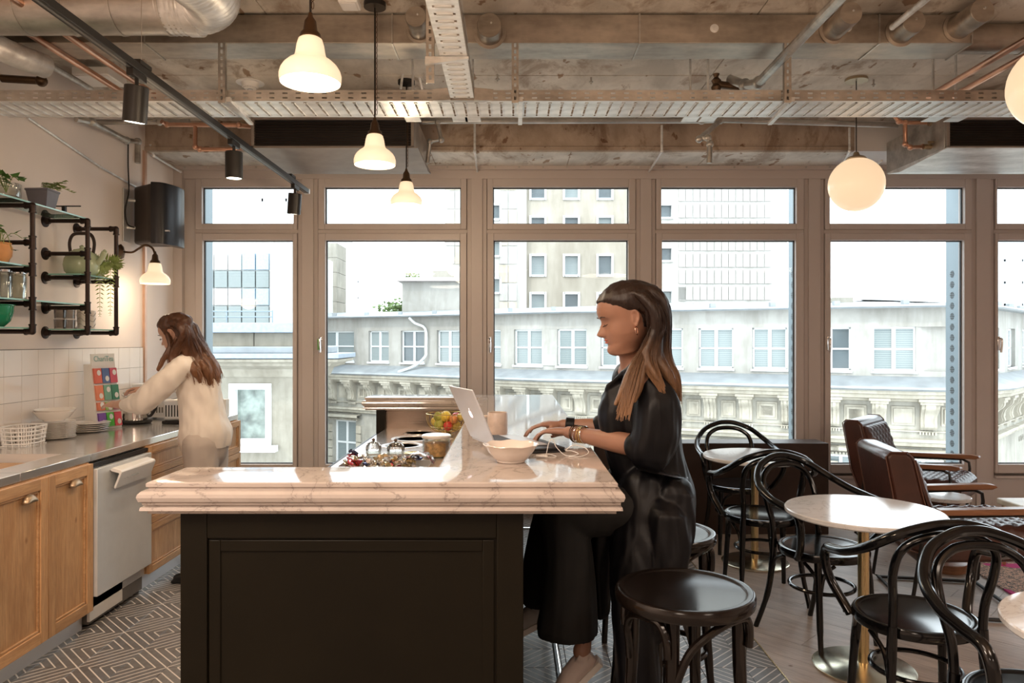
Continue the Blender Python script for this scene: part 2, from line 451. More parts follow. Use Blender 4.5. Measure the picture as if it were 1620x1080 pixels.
for r_ in range(-12, 70):
    off = R.uniform(0, PLN)
    for k in range(-9, 9):
        a0 = k*PLN+off+.001; a1 = a0+PLN-.002; b0 = r_*PWD-1.0+.001; b1 = b0+PWD-.002
        poly = [tuple((u*a+w_*b)[:2]) for a, b in ((a0, b0), (a1, b0), (a1, b1), (a0, b1))]
        poly = clip_poly(poly, XD+.004, XR, YN, YW)
        if len(poly) < 3: continue
        cx = sum(p[0] for p in poly)/len(poly); cy = sum(p[1] for p in poly)/len(poly)
        ar = abs(sum(poly[i][0]*poly[(i+1) % len(poly)][1]-poly[(i+1) % len(poly)][0]*poly[i][1] for i in range(len(poly))))/2
        if ar < 1e-4: continue
        vis = max(p[1] for p in poly) > 3.0 and cx < cy*.75+1.0
        if vis:
            th = math.atan2(u.y, u.x); c_, s_ = math.cos(-th), math.sin(-th)
            loc = [((p[0]-cx)*c_-(p[1]-cy)*s_, (p[0]-cx)*s_+(p[1]-cy)*c_) for p in poly]
            o = M().prism(loc, -.012, R.uniform(-.0006, 0)).build('plank', OAKF, fl, smooth=0)
            o.location = (cx, cy, 0); o.rotation_euler = (0, 0, th)
        else: restp.prism(poly, -.012, 0)
restp.build('plank_field', OAKF, fl, smooth=0, kind='stuff')
# walls -----------------------------------------------------------
wl = M().b(XL-.15, XL, YN, YW+.35, -.1, 3.4).build('wall_left', WALLM); struct(wl, 'pink-white painted wall behind the kitchen counter')
struct(M().b(XR, XR+.15, YN, YW+.35, -.1, 3.4).build('wall_right', WALLM))
struct(M().b(XL-.15, XR+.15, YN-.15, YN, -.1, 3.4).build('wall_back', WALLM))
struct(M().b(XL, XL+.02, 5.66, 5.69, .93, 2.93).build('trim_2', m_('copper_edge_strip', simple, (.62, .42, .32), .4, .5)))
# glazed splashback tiles
WT = m_('white_glazed_wall_tile', simple, (.80, .74, .69), .12, 0, .03, 2)
SPL = M().b(XL, XL+.002, 3.0, 5.66, .89, 1.418).build('tile_backing', GROUT, wl, world=False)
wt0 = None
for r_ in range(4):
    z1 = 1.415-.15*r_; z0 = max(z1-.15, .892)
    for k in range(18):
        y0 = 5.602-.15*k; 
        y1 = y0+.15
        if k == 0: continue
        m = chamfer_box(.1482, z1-z0-.0018, .008, .001)
        o = None
        key = ('wt', round(z1-z0, 3))
        if key not in KIDS: KIDS[key] = m.build('wall_tile', WT, wl, smooth=0); o = KIDS[key]
        else: o = bpy.data.objects.new('wall_tile', KIDS[key].data); C.objects.link(o); o.parent = wl
        o.matrix_local = Matrix.Translation((XL+.009+R.uniform(-.0003, .0003), y0+.075, (z0+z1)/2)) @ Matrix(((0, 0, 1, 0), (1, 0, 0, 0), (0, 1, 0, 0), (0, 0, 0, 1))) @ Matrix.Rotation(R.uniform(-.002, .002), 4, 'X')
for r_ in range(4):
    z1 = 1.415-.15*r_; z0 = max(z1-.15, .892)
    o = M().b(XL, XL+.009, 5.604, 5.655, z0+.001, z1-.001).build('wall_tile', WT, wl, smooth=0)
# ceiling: concrete slab with casting joints, downstand beam, soffit
ce = M()
edges = [-4.2, -1.5, 1.05, 3.05, 4.72, 5.70]
xs = [XL-.1, -1.28, 1.28, 3.84, XR+.1]
ceil = M().b(XL-.1, XR+.1, YN-.1, 5.72, ZC+.02, ZC+.25).build('ceiling', CONC); struct(ceil, 'raw stained concrete ceiling slab')
for a, b in zip(edges, edges[1:]):
    for c, d in zip(xs, xs[1:]):
        M().b(c+.003, d-.003, a+.003, b-.003, ZC-R.uniform(0, .006), ZC+.03).build('concrete_panel', CONCL if a > 3 else CONC, ceil, bevel=.002, smooth=0)  # rows towards the windows take the painted window light
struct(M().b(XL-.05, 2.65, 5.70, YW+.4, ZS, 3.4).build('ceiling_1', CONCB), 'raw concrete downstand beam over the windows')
struct(M().b(2.65, XR+.05, 5.71, YW+.4, ZS+.002, 3.4).build('ceiling_2', PLAST), 'smooth plastered part of the beam')
sof = bpy.data.objects['ceiling_1']
for k in range(5): M().b(XL+.02+1.094*k, XL+1.108+1.094*k, 5.72, YW+.0, ZS-.004, ZS+.01).build('soffit_lit_panel', CONCL, sof, bevel=.002, smooth=0)  # added thin panels, their paler colour stands for window light
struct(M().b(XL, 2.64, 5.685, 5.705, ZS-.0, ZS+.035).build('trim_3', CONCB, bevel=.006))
# steel angle along the window head
ang = M(); ang.b(XL, XR, YW-.06, YW-.0, 2.90, 2.934); ang.b(XL, XR, YW-.02, YW+.01, 2.83, 2.93)
o = struct(ang.build('trim_4', FRAME, bevel=.002), 'taupe steel angle along the window head')
bl = M()
for i in range(46): bl.lathe([(.009, 0), (.009, .006), (0, .008)], 8, (0, 0, 0), Matrix.Translation((XL+.1+i*.2, YW-.06, 2.917)) @ Matrix.Rotation(PI/2, 4, 'X'))
bl.build('bolt_row', GALV, o, kind='stuff')
# windows ---------------------------------------------------------
def xw(px): return X(px, YW)
mull = [(268, 309), (471, 503), (739, 770), (1006, 1037), (1272, 1304), (1537, 1573)]
mods = [(309, 471), (503, 739), (770, 1006), (1037, 1272), (1304, 1537), (1573, 1806)]
mull += [(1806, 1840)]
for i, (a, b) in enumerate(mull):
    x0, x1 = xw(a), xw(b)
    if i == 0: x0 = XL
    m = M(); m.b(x0, x1, YW+.005, YW+.17, 0, 2.90); 
    if i: m.b(x0+.035, x1-.035, YW-.014, YW+.02, .0, 2.90)
    else: m.b(x0, x1-.09, YW-.05, YW+.02, 0, 2.9)
    o = m.build('trim_%d' % (5+i), FRAME, bevel=.003); struct(o, 'taupe post between windows')
    fx0, fx1 = (x0+x1)/2-.045, (x0+x1)/2+.045
    M().b(fx0, fx1, YW+.17, YW+.46, -.2, 3.1).build('outer_fin', FRAMEO, o, bevel=.004)
    if i in (4, 5):
        d = M()
        n = 21
        yc = YW+.36
        for k in range(n):
            z = Z(437, 6.55)-k*.0945
            for w0, h0, dz in ((.028, .009, .0), (.022, .008, .0145), (.022, .008, -.0145), (.013, .005, .026), (.013, .005, -.026)):
                for s_ in (-1, 1):
                    d.cb((fx0-.0015, yc+s_*(w0/2+.0015), z+dz), (.003, w0, h0))
        d.build('perforation_dots', BLK, o, kind='stuff')
# sashes
GASK = m_('black_rubber_gasket', simple, (.02, .02, .022), .5)
GREENL = m_('green_plastic_insert', simple, (.10, .5, .06), .4)
def sash(parent, x0, x1, z0, z1, glass, name):
    gx0, gx1, gz0, gz1 = glass
    m = M()
    yo, yi = YW-.012, YW+.07
    m.b(x0+.004, gx0, yo, yi, z0, z1); m.b(gx1, x1-.004, yo, yi, z0, z1); m.b(gx0, gx1, yo, yi, z0, gz0); m.b(gx0, gx1, yo, yi, gz1, z1)
    f = m.build(name, FRAME, parent, bevel=.004)
    g = M(); t = .008
    for a in ((gx0, gx0+t, gz0, gz1), (gx1-t, gx1, gz0, gz1), (gx0, gx1, gz0, gz0+t), (gx0, gx1, gz1-t, gz1)):
        g.b(a[0], a[1], YW+.03, YW+.05, a[2], a[3])
    g.build('gasket', GASK, f)
    M().b(gx0, gx1, YW+.040, YW+.046, gz0, gz1).build('glass_pane', GLASS, f, smooth=0)
zt = lambda y: Z(y, YW)
glx = [(321, 463.5), (515, 728), (781, 993.5), (1047, 1258.5), (1313.5, 1524.5), (1578, 1790)]
for i, ((a, b), (ga, gb)) in enumerate(zip(mods, glx)):
    x0, x1, g0, g1 = xw(a), xw(b), xw(ga), xw(gb)
    base = M(); base.b(x0, x1, YW+.07, YW+.15, zt(755)-.35, zt(752)+.04); base.b(x0, x1, YW, YW+.15, 2.84, 2.90)
    base.b(x0, x1, YW+.005, YW+.15, zt(373), zt(367)); base.b(x0, x0+.02, YW+.07, YW+.15, .3, 2.85); base.b(x1-.02, x1, YW+.07, YW+.15, .3, 2.85)
    w = base.build('window_%d' % (i+1), FRAME, bevel=.002); struct(w, 'taupe framed window with a fixed top light')
    sash(w, x0, x1, zt(367), 2.842, (g0-.006, g1+.006, zt(358), zt(300)), 'top_light_frame')
    sash(w, x0, x1, zt(752), zt(373), (g0, g1, zt(738), zt(384)), 'sash')
    # panel under the sill
    M().b(x0, x1, YW+.01, YW+.1, 0, zt(757)).build('spandrel_panel', FRAME, w, bevel=.003)
    M().b(x0+.0, x1-.0, YW-.02, YW+.05, zt(760), zt(756)).build('sill', FRAME, w, bevel=.003)
    if i in (1, 2, 4, 5, 3):
        hx = xw(a)+.028; hz = Z(545, YW)
        h = M(); h.b(hx-.014, hx+.014, YW-.024, YW-.012, hz-.07, hz+.05)
        hh = h.build('handle_plate', CHROME, w, bevel=.003)
        M().tube(smooth_path([(hx, YW-.02, hz+.035), (hx, YW-.05, hz+.03), (hx, YW-.055, hz-.01), (hx, YW-.045, hz-.085)], 4), .009, 8).build('lever', CHROME, hh)
        if i == 1: M().cb((hx-.012, YW-.058, hz-.02), (.006, .012, .09)).build('green_insert', GREENL, hh, bevel=.002)
# dark steel panel standing in front of the windows
pn = M().b(.62, 2.40, 5.58, 5.60, .0, Z(705, 5.58)); pn.b(.62, 2.40, 5.60, 5.82, Z(705, 5.58)-.03, Z(705, 5.58)); pn.b(.62, .65, 5.6, 5.82, 0, .6); pn.b(2.40-.03, 2.40, 5.6, 5.82, 0, .6)
pn = pn.build('radiator_cover', m_('dark_brown_patinated_steel', simple, (.045, .028, .022), .42, .5, .3, 3), bevel=.004)
tag(pn, 'dark brown patinated steel panel box standing in front of the windows', 'panel')
# ================================================================ OUTSIDE
def stone(name, a, b, sc=1.2, rough=.85):
    n = NT(name); n.rm(rough)
    v = n.mapping(); f = n.noise(v, sc, 8, .65, .5); oi = n.node('ShaderNodeObjectInfo')
    c = n.ramp(f, [(.32, a), (.66, b)])
    f2 = n.noise(n.mapping((3, 3, .6)), sc*1.4, 7, .7); c = n.mix(.55, c, n.ramp(f2, [(.38, (.62, .60, .56)), (.58, (1, 1, 1))]), 'MULTIPLY')
    hs = n.node('ShaderNodeHueSaturation'); n.L(c, hs.inputs['Color']); n.L(n.math('ADD', n.math('MULTIPLY', oi.outputs['Random'], .12), .94), hs.inputs['Value'])
    n.col(hs.outputs[0]); n.bump(n.noise(v, 14, 5, .7), .2, .02); return n.m
REND = stone('grey_cement_render', (0.248, 0.239, 0.217), (0.384, 0.372, 0.347), .35)
SANDS = stone('cream_sandstone', (0.285, 0.260, 0.211), (0.409, 0.378, 0.316), .6)
SANDD = stone('grey_sandstone', (0.248, 0.236, 0.205), (0.347, 0.329, 0.285), .6)
TOWR = stone('beige_tower_render', (0.310, 0.279, 0.229), (0.422, 0.384, 0.329), .12)
TOWP = stone('pale_cladding_stone', (.43, .42, .40), (.52, .51, .49), .2)
TOWQ = stone('tan_cladding_stone', (0.465, 0.405, 0.315), (0.585, 0.525, 0.435), .2)
ZINC = m_('weathered_zinc_roof', simple, (.25, .27, .285), .5, .2, .18, 1.5)
WFR = m_('white_window_frame', simple, (.66, .67, .67), .4, 0, .02)
def pane_mat():
    n = NT('street_window_glass'); n.rm(.12); n.col((.20, .25, .26)); 
    sp = n.node('ShaderNodeSeparateXYZ'); n.L(n.tc.outputs['Object'], sp.inputs[0])
    s = n.math('FRACT', n.math('MULTIPLY', sp.outputs[2], 12.0))
    n.col(n.mix(n.math('GREATER_THAN', s, .25), (.13, .165, .17), (.22, .25, .25))); return n.m
PANEB = pane_mat()
PANED = m_('dark_street_glass', simple, (.09, .11, .12), .1, 0, .2, 1)
BLUEP = m_('pale_blue_spandrel', simple, (.30, .42, .52), .4)
gnd = M().b(-90, 130, 14, 190, -16.2, -16).build('street_ground', m_('street_asphalt', simple, (.35, .34, .32), .9)); gnd['kind'] = 'structure'; gnd['label'] = 'street far below the windows'
# --- old stone building across the street (plan line measured window by window)
PL = [(-17.0, 45.0), (-9.5, 41.3), (-5.3, 38.8), (1.73, 33.9), (9.7, 30.3), (14.5, 28.0), (16.3, 27.3), (18.2, 28.4), (24, 34.5), (31, 42)]
SL = [0]
for a, b in zip(PL, PL[1:]): SL.append(SL[-1]+math.dist(a, b))
NRM = []
for a, b in zip(PL, PL[1:]):
    t = Vector((b[0]-a[0], b[1]-a[1])).normalized(); NRM.append(Vector((t.y, -t.x)))
def fpos(s, out=0):
    for i in range(len(SL)-1):
        if s <= SL[i+1] or i == len(SL)-2:
            t = (s-SL[i])/(SL[i+1]-SL[i]); break
    p = Vector(PL[i])*(1-t)+Vector(PL[i+1])*t
    if t < .5: n = NRM[i]*(.5+t)+NRM[max(i-1, 0)]*(.5-t)
    else: n = NRM[i]*(1.5-t)+NRM[min(i+1, len(NRM)-1)]*(t-.5)
    n.normalize(); return p+n*out
def s_of_px(px):
    best = None
    for i in range(len(SL)-1):
        (x0, y0), (x1, y1) = PL[i], PL[i+1]; k = (px-810)/F
        den = (x1-x0)-k*(y1-y0)
        if abs(den) < 1e-6: continue
        t = (k*y0-x0)/den
        if -1e-6 <= t <= 1+1e-6:
            d = y0+t*(y1-y0)
            if best is None or d < best[1]: best = (SL[i]+t*(SL[i+1]-SL[i]), d)
    return best
def fbox(m, s0, s1, z0, z1, o0, o1, step=1.6):
    """a block on the curved facade between arc lengths s0..s1, heights z0..z1, offsets o0..o1"""
    n = max(1, int((s1-s0)/step)); v = []
    for i in range(n+1):
        s = s0+(s1-s0)*i/n; a = fpos(s, o0); b = fpos(s, o1)
        v += [(a.x, a.y, z0), (b.x, b.y, z0), (b.x, b.y, z1), (a.x, a.y, z1)]
    f = [(0, 1, 2, 3), tuple(4*n+i for i in (3, 2, 1, 0))]
    for i in range(n):
        o = 4*i
        for j in range(4): f.append((o+j, o+4+j, o+4+(j+1) % 4, o+(j+1) % 4))
    return m.add(v, f)
def fband(m, prof, s0, s1, step=1.2):
    """moulding profile (out, z) swept along the facade"""
    n = max(1, int((s1-s0)/step)); k = len(prof); v = []; f = []
    for i in range(n+1):
        s = s0+(s1-s0)*i/n
        for (o, z) in prof:
            p = fpos(s, o); v.append((p.x, p.y, z))
    for i in range(n):
        for j in range(k-1): f.append((i*k+j, (i+1)*k+j, (i+1)*k+j+1, i*k+j+1))
    return m.add(v, f)
old = thing('stone_building', 'old cream stone building with bracketed cornice directly across the street', 'building', (5, 36, -16))
S0, S1 = 0, SL[-1]
wins = [(478, 560), (583, 615), (634, 671), (691, 728), (752, 792), (813, 857), (881, 928), (950, 1003), (1027, 1080), (1105, 1160), (1190, 1245), (1282, 1346), (1380, 1449)]
WZ0, WZ1 = .30, 1.98
segs = []
for a, b in wins:
    if a < 560: segs.append((s_of_px(500)[0], s_of_px(560)[0])); continue
    segs.append((s_of_px(a)[0], s_of_px(b)[0]))
sc_ = s_of_px(1500)[0]
ex = []
s = SL[7]+1.2
while s < S1-2.5: ex.append((s, s+1.6)); s += 3.4
segs += ex
wall = M()
prev = S0
for a, b in segs:
    fbox(wall, prev, a, WZ0, WZ1, -.6, 0); prev = b
fbox(wall, prev, S1, WZ0, WZ1, -.6, 0)
fbox(wall, S0, S1, WZ1, 2.72, -.6, 0); fbox(wall, S0, S1, -.05, WZ0, -.6, 0)
wall.build('upper_wall', REND, old, world=True, smooth=20)
for k, (a, b) in enumerate(segs):
    fr = M(); L = b-a; t = .07
    fbox(fr, a, a+t, WZ0, WZ1, -.25, -.15); fbox(fr, b-t, b, WZ0, WZ1, -.25, -.15)
    fbox(fr, a, b, WZ0, WZ0+t, -.25, -.15); fbox(fr, a, b, WZ1-t, WZ1, -.25, -.15)
    fbox(fr, (a+b)/2-.07, (a+b)/2+.07, WZ0, WZ1, -.25, -.14); fbox(fr, a, b, 1.10, 1.17, -.25, -.15)
    fbox(fr, a-.05, b+.05, WZ0-.09, WZ0-.0, -.25, .08)
    fo = fr.build('window', WFR, old, world=True, smooth=0)
    dark = k in (2, 11)
    for (p0, p1) in ((a+t, (a+b)/2-.07), ((a+b)/2+.07, b-t)):
        for (q0, q1) in ((WZ0+t, 1.10), (1.17, WZ1-t)):
            g = M(); fbox(g, p0, p1, q0, q1, -.24, -.2); g.build('pane', PANED if dark else PANEB, fo, world=False, smooth=0).matrix_parent_inverse = (Matrix.Translation(old.location)).inverted()
# eaves roof strip with snow guards
rf = M(); fband(rf, [(-5.0, 3.25), (-.2, 2.88), (.55, 2.80), (.6, 2.74), (.52, 2.68), (.0, 2.70)], S0, S1); rf.build('eaves', ZINC, old, world=True, smooth=30)
sg = M(); s = 1
while s < S1-1:
    p = fpos(s, .30); sg.cb((p.x, p.y, 2.90), (.22, .22, .18)); s += 2.35
sg.build('snow_guard_row', ZINC, old, world=True, kind='stuff')
# ledge roof under the windows, gutter
lg = M(); fband(lg, [(0, .10), (.05, .10), (.9, -.22), (1.0, -.25), (1.05, -.33), (.95, -.40), (.85, -.36)], S0, S1); lg.build('ledge_roof', ZINC, old, world=True)
cn = M(); fband(cn, [(.9, -.34), (.9, -.52), (.80, -.56), (.78, -.68), (.55, -.74), (.5, -.80), (.12, -.86)], S0, S1); cn.build('cornice', SANDS, old, world=True, smooth=20)
lw = M(); fbox(lw, S0, S1, -2.25, -.5, -.4, .1); lw.build('frieze_wall', SANDD, old, world=True, smooth=20)
# consoles and panels
def console(s):
    m = M(); w = .17
    for dd, oo in ((-w, .0), (-w*.33, .05), (w*.33, .05), (w, 0)):
        pts = []
        p = smooth_path([(.62+oo, -.80), (.60+oo, -1.05), (.38+oo, -1.28), (.30+oo, -1.55), (.34+oo, -1.75), (.2, -1.88)], 4)
        a0, a1 = s+dd-.075, s+dd+.075
        v = []; 
        for (o_, z_) in p:
            for ss in (a0, a1): q = fpos(ss, o_); v.append((q.x, q.y, z_))
            for ss in (a0, a1): q = fpos(ss, .1); v.append((q.x, q.y, z_))
        f = []
        for i in range(len(p)-1):
            c = 4*i; f += [(c, c+1, c+5, c+4), (c, c+4, c+6, c+2), (c+1, c+3, c+7, c+5)]
        m.add(v, f)
    fbox(m, s-.36, s+.36, -.80, -.70, .1, .78); fbox(m, s-.3, s+.3, -.9, -.80, .1, .72)
    for k in range(6): fbox(m, s-.27+k*.095, s-.27+k*.095+.06, -2.06, -1.96, .1, .22)
    return m
step = 1.62; s = s_of_px(1390)[0]; cons = []
while s > 2: cons.append(s); s -= step if s > s_of_px(1200)[0] else 1.42
s = s_of_px(1390)[0]+step
while s < S1-1: cons.append(s); s += step
cons.sort()
for c0 in cons: console(c0).build('console', SANDS, old, world=True, smooth=40)
for a, b in zip(cons, cons[1:]):
    if b-a < 1: continue
    m = M(); c = (a+b)/2; hw = (b-a)/2-.42
    fbox(m, c-hw, c+hw, -1.72, -1.02, .1, .16); fbox(m, c-hw+.08, c+hw-.08, -1.64, -1.10, .16, .2)
    fbox(m, c-hw+.16, c+hw-.16, -1.56, -1.18, .2, .17)
    m.build('frieze_panel', SANDS, old, world=True, smooth=0)
md = M(); fband(md, [(.1, -1.90), (.2, -1.92), (.2, -1.96), (.12, -1.98)], S0, S1)
fband(md, [(.0, -2.20), (.32, -2.24), (.34, -2.34), (.22, -2.38), (.2, -2.5), (.05, -2.55)], S0, S1)
md.build('string_course', SANDS, old, world=True, smooth=30)
lw2 = M()
LZ0, LZ1 = -5.4, -3.0
lows = []
for px_ in (562, 650, 735, 815, 905, 985, 1075, 1185, 1275, 1330, 1462):
    if px_ == 562: a = s_of_px(528)[0]; lows.append((a, s_of_px(563)[0])); continue
    a = s_of_px(px_)[0]; lows.append((a-.75, a+.75))
prev = S0
for a, b in lows:
    fbox(lw2, prev, a, LZ0, LZ1, -.4, .0); prev = b
fbox(lw2, prev, S1, LZ0, LZ1, -.4, .0); fbox(lw2, S0, S1, LZ1, -2.2, -.4, 0); fbox(lw2, S0, S1, -16, LZ0, -.4, 0)
lw2.build('lower_wall', SANDD, old, world=True, smooth=20)
for k, (a, b) in enumerate(lows):
    fr = M(); t = .1
    fbox(fr, a, a+t, LZ0, LZ1, -.3, -.2); fbox(fr, b-t, b, LZ0, LZ1, -.3, -.2); fbox(fr, a, b, LZ1-t, LZ1, -.3, -.2); fbox(fr, (a+b)/2-.06, (a+b)/2+.06, LZ0, LZ1, -.3, -.18); fbox(fr, a, b, -4.3, -4.2, -.3, -.2)
    fo = fr.build('window', WFR, old, world=True, smooth=0)
    for (p0, p1) in ((a+t, (a+b)/2-.06), ((a+b)/2+.06, b-t)):
        for (q0, q1) in ((LZ0, -4.3), (-4.2, LZ1-t)):
            g = M(); fbox(g, p0, p1, q0, q1, -.29, -.25); g.build('pane', PANEB, fo, smooth=0).matrix_parent_inverse = Matrix.Translation(old.location).inverted()
    # pilaster blocks with courses between the windows
    for zz in range(5):
        fbm = M(); z0 = -3.25-.46*zz
        for ss in (a-.42, b+.08): fbox(fbm, ss, ss+.34, z0-.42, z0, 0, .10)
        fbm.build('stone_block', SANDS, old, world=True, smooth=0, bevel=.01)
    pd = M(); fband(pd, [(.0, -2.62), (.42, -2.66), (.42, -2.78), (.2, -2.84), (.0, -2.9)], a-.45, b+.45, .6)
    for q in range(int((b-a+.7)/.13)): fbox(pd, a-.35+q*.13, a-.35+q*.13+.08, -2.97, -2.88, 0, .16)
    pd.build('window_hood', SANDS, old, world=True, smooth=20)
# rain pipe left of the 4th window
sp = s_of_px(676)[0]
dp = M(); 
pts = [fpos(s_of_px(655)[0], .45)] ; 
path = [(s_of_px(657)[0], .5, 2.65), (s_of_px(662)[0], .25, 2.35), (s_of_px(676)[0], .15, 2.05), (s_of_px(677)[0], .15, 1.0), (s_of_px(676)[0], .18, .62), (s_of_px(665)[0], .45, .15), (s_of_px(648)[0], .9, -.18)]
dp.tube(smooth_path([(*fpos(a, o)[:2], z) for a, o, z in path], 4), .07, 8); dp.build('rain_pipe', m_('pale_zinc_pipe', simple, (.62, .64, .64), .5, .3), old, world=True)
# roof structure behind the eaves (px 637..727)
rb = M(); y0 = 44
rb.prism([(X(636, y0), y0), (X(760, y0), y0), (X(760, y0), y0+8), (X(636, y0), y0+8)], 2.9, Z(448, y0)); rb.build('roof_house', REND, old, world=True)
M().b(X(634, y0)-.2, X(764, y0), y0-.4, y0+8, Z(449, y0), Z(443, y0)).build('roof_house_cap', m_('brown_zinc_cap', simple, (.42, .37, .36), .6), old, world=True)
M().b(X(684, 46), X(716, 46), 46, 48, Z(443, 46), Z(432, 46)).build('chimney', SANDD, old, world=True)
M().b(X(1322, 31), X(1350, 31), 31, 33, 2.7, Z(474, 31)).build('chimney', SANDD, old, world=True)
text('carved_inscription', 'O TOT', .34, SANDD, old, (0, 0, 0), (0, 0, 0), .02).matrix_local = Matrix.Translation(-Vector(old.location)) @ Matrix.Translation((*fpos(s_of_px(1600)[0], .36)[:2], -2.79+.0)) @ Matrix.Rotation(math.atan2(*(Vector(PL[8])-Vector(PL[7])).yx), 4, 'Z') @ Matrix.Rotation(PI/2, 4, 'X')
# --- towers behind
def slab_windows(parent, wins, Y, mat_wall, x0, x1, z0, z1, depth=18, name='wall'):
    cols = sorted(set((a, b) for a, b, _, _ in wins)); m = M(); prev = x0
    for a, b in cols:
        m.b(prev, a, Y, Y+depth, z0, z1); rows = sorted((c, d) for a2, b2, c, d in wins if (a2, b2) == (a, b)); q = z0
        for c, d in rows: m.b(a, b, Y, Y+depth, q, c); q = d
        m.b(a, b, Y, Y+depth, q, z1); prev = b
    m.b(prev, x1, Y, Y+depth, z0, z1); m.build(name, mat_wall, parent, world=True, smooth=0)
    for a, b, c, d in wins:
        t = .13; fr = M(); fr.b(a-t, a+.04, Y-.12, Y+.35, c-t, d+t); fr.b(b-.04, b+t, Y-.12, Y+.35, c-t, d+t); fr.b(a, b, Y-.12, Y+.35, c-t, c+.04); fr.b(a, b, Y-.12, Y+.35, d-.04, d+t)
        fo = fr.build('window', WFR, parent, world=True, smooth=0)
        g = M().b(a, b, Y+.28, Y+.34, c, d).build('pane', PANED if R.random() < .5 else PANEB, fo, smooth=0); g.matrix_parent_inverse = Matrix.Translation(parent.location).inverted()
ta = thing('office_tower', 'tall beige tower with small square windows behind the old building', 'building', (5, 64, -16))
YT = 60.0
def tx(px): return X(px, YT)
def tz(y): return Z(y, YT)
wn = []
for r_ in range(7):
    yb = 318+60.5*(r_-2)
    for c0, c1 in ((840, 862), (893, 915), (946, 968)): wn.append((tx(c0), tx(c1), tz(yb), tz(yb-31)))
slab_windows(ta, wn, YT, TOWR, tx(833), tx(996), -16, tz(120))
wn = []
for r_ in range(7):
    yb = 351+58*(r_-2); wn.append((tx(777), tx(791), tz(yb), tz(yb-22)))
slab_windows(ta, wn, YT-.3, TOWP, tx(704), tx(833), -16, tz(120), 18, 'side_wall')
pp = None
for c_ in range(8):
    for r_ in range(9):
        x0 = tx(706+c_*14); y0 = 510-r_*29
        if 770 < 706+c_*14+7 < 796: continue
        o = M().b(x0+.03, x0+.72-.03, YT-.38, YT-.28, tz(y0)+.05, tz(y0-29)-.05).build('facade_panel', TOWQ if (c_*3+r_*5) % 7 in (0, 3, 4) else TOWP, ta, world=True, smooth=0)
tb = thing('clad_tower', 'pale tile-clad tower block behind the roof, pale panels in rows', 'building', (18, 66, -16))
YT = 62.0
wn = []
for r_ in range(6):
    yb = 348+68*(r_-2); wn.append((tx(1040), tx(1063), tz(yb), tz(yb-20)))
slab_windows(tb, wn, YT, TOWP, tx(1024), tx(1245), -16, tz(110))
base = M().b(.03, .6-.03, -.1, 0, .04, 1.17).build('facade_panel', TOWP, tb, smooth=0); base.matrix_parent_inverse = Matrix.Translation(tb.location).inverted(); base.location = (tx(1073), YT, tz(480))
for c_ in range(13):
    for r_ in range(9):
        if c_+r_ == 0: continue
        yy = 505-r_*26
        o = bpy.data.objects.new('facade_panel', base.data); C.objects.link(o); o.parent = tb; o.matrix_parent_inverse = base.matrix_parent_inverse.copy(); o.location = (tx(1073+c_*11.3), YT, tz(yy))
# --- near left building with parapet, blue spandrels behind
SANDC = stone('brown_grey_sandstone', (0.186, 0.167, 0.133), (0.267, 0.248, 0.205), .9)
lb = thing('corner_building', 'grey stone corner building with zinc capped parapet, outside the leftmost window', 'building', (-14, 20, -16))
YB = 20.0
bx = lambda p: X(p, YB)
bz = lambda y: Z(y, YB)
w0, w1, wz0, wz1 = bx(366), bx(426), bz(704), bz(614)
m = M(); 
m.b(-30, w0, YB, YB+1.2, -16, bz(600)); m.b(w1, bx(500), YB, YB+1.2, -16, bz(600)); m.b(w0, w1, YB, YB+1.2, -16, wz0); m.b(w0, w1, YB, YB+1.2, wz1, bz(600))
m.build('wall', SANDC, lb, world=True, smooth=0)
fr = M(); t = .10
fr.b(w0-.06, w0+t, YB-.03, YB+.25, wz0-.06, wz1+.06); fr.b(w1-t, w1+.06, YB-.03, YB+.25, wz0-.06, wz1+.06); fr.b(w0+t, w1-t, YB-.03, YB+.25, wz0-.06, wz0+t); fr.b(w0+t, w1-t, YB-.03, YB+.25, wz1-t, wz1+.06); fr.b(w0-.2, w1+.25, YB-.3, YB-.03, wz0-.22, wz0-.06)
fr = fr.build('window', WFR, lb, world=True, smooth=0); g = M().b(w0, w1, YB+.2, YB+.24, wz0, wz1).build('pane', m_('reflective_green_glass', simple, (.16, .19, .17), .08, 0, .6, 3), fr, smooth=0); g.matrix_parent_inverse = Matrix.Translation(lb.location).inverted()
cm = M(); prof = [(0, 0), (.1, .1), (.2, .55), (.5, .75), (.55, .9), (.75, 1.0), (.78, 1.15), (0, 1.2)]
cz = bz(602)
x1 = bx(500)
for (pa, pb) in zip(prof, prof[1:]):
    cm.add([(-30, YB-pa[0], cz+pa[1]*.46), (x1+pa[0], YB-pa[0], cz+pa[1]*.46), (x1+pa[0], YB+1.2, cz+pa[1]*.46), (-30, YB-pb[0], cz+pb[1]*.46), (x1+pb[0], YB-pb[0], cz+pb[1]*.46), (x1+pb[0], YB+1.2, cz+pb[1]*.46)], [(0, 1, 4, 3), (1, 2, 5, 4)])
cm.build('cornice', SANDC, lb, world=True, smooth=30)
M().b(-30, x1+.8, YB-.8, YB+1.3, cz+.55, cz+.68).build('cornice_cap', m_('blue_grey_zinc', simple, (.22, .26, .31), .5, .2), lb, world=True, bevel=.02)
M().b(-30, x1+.3, YB-.2, YB+1.2, cz+.68, cz+.86).build('cornice_step', ZINC, lb, world=True, bevel=.02)
for k in range(9):
    xa = bx(462)-k*1.15
    M().b(xa-1.13, xa, YB+.3, YB+1.2, cz+.86, bz(530)).build('stone_panel', SANDC, lb, world=True, bevel=.01, smooth=0)
M().b(-30, bx(462), YB+.1, YB+1.3, bz(530), bz(514)).build('parapet_cap', m_('blue_grey_zinc2', simple, (.25, .30, .36), .5, .2), lb, world=True, bevel=.02)
rl = M()
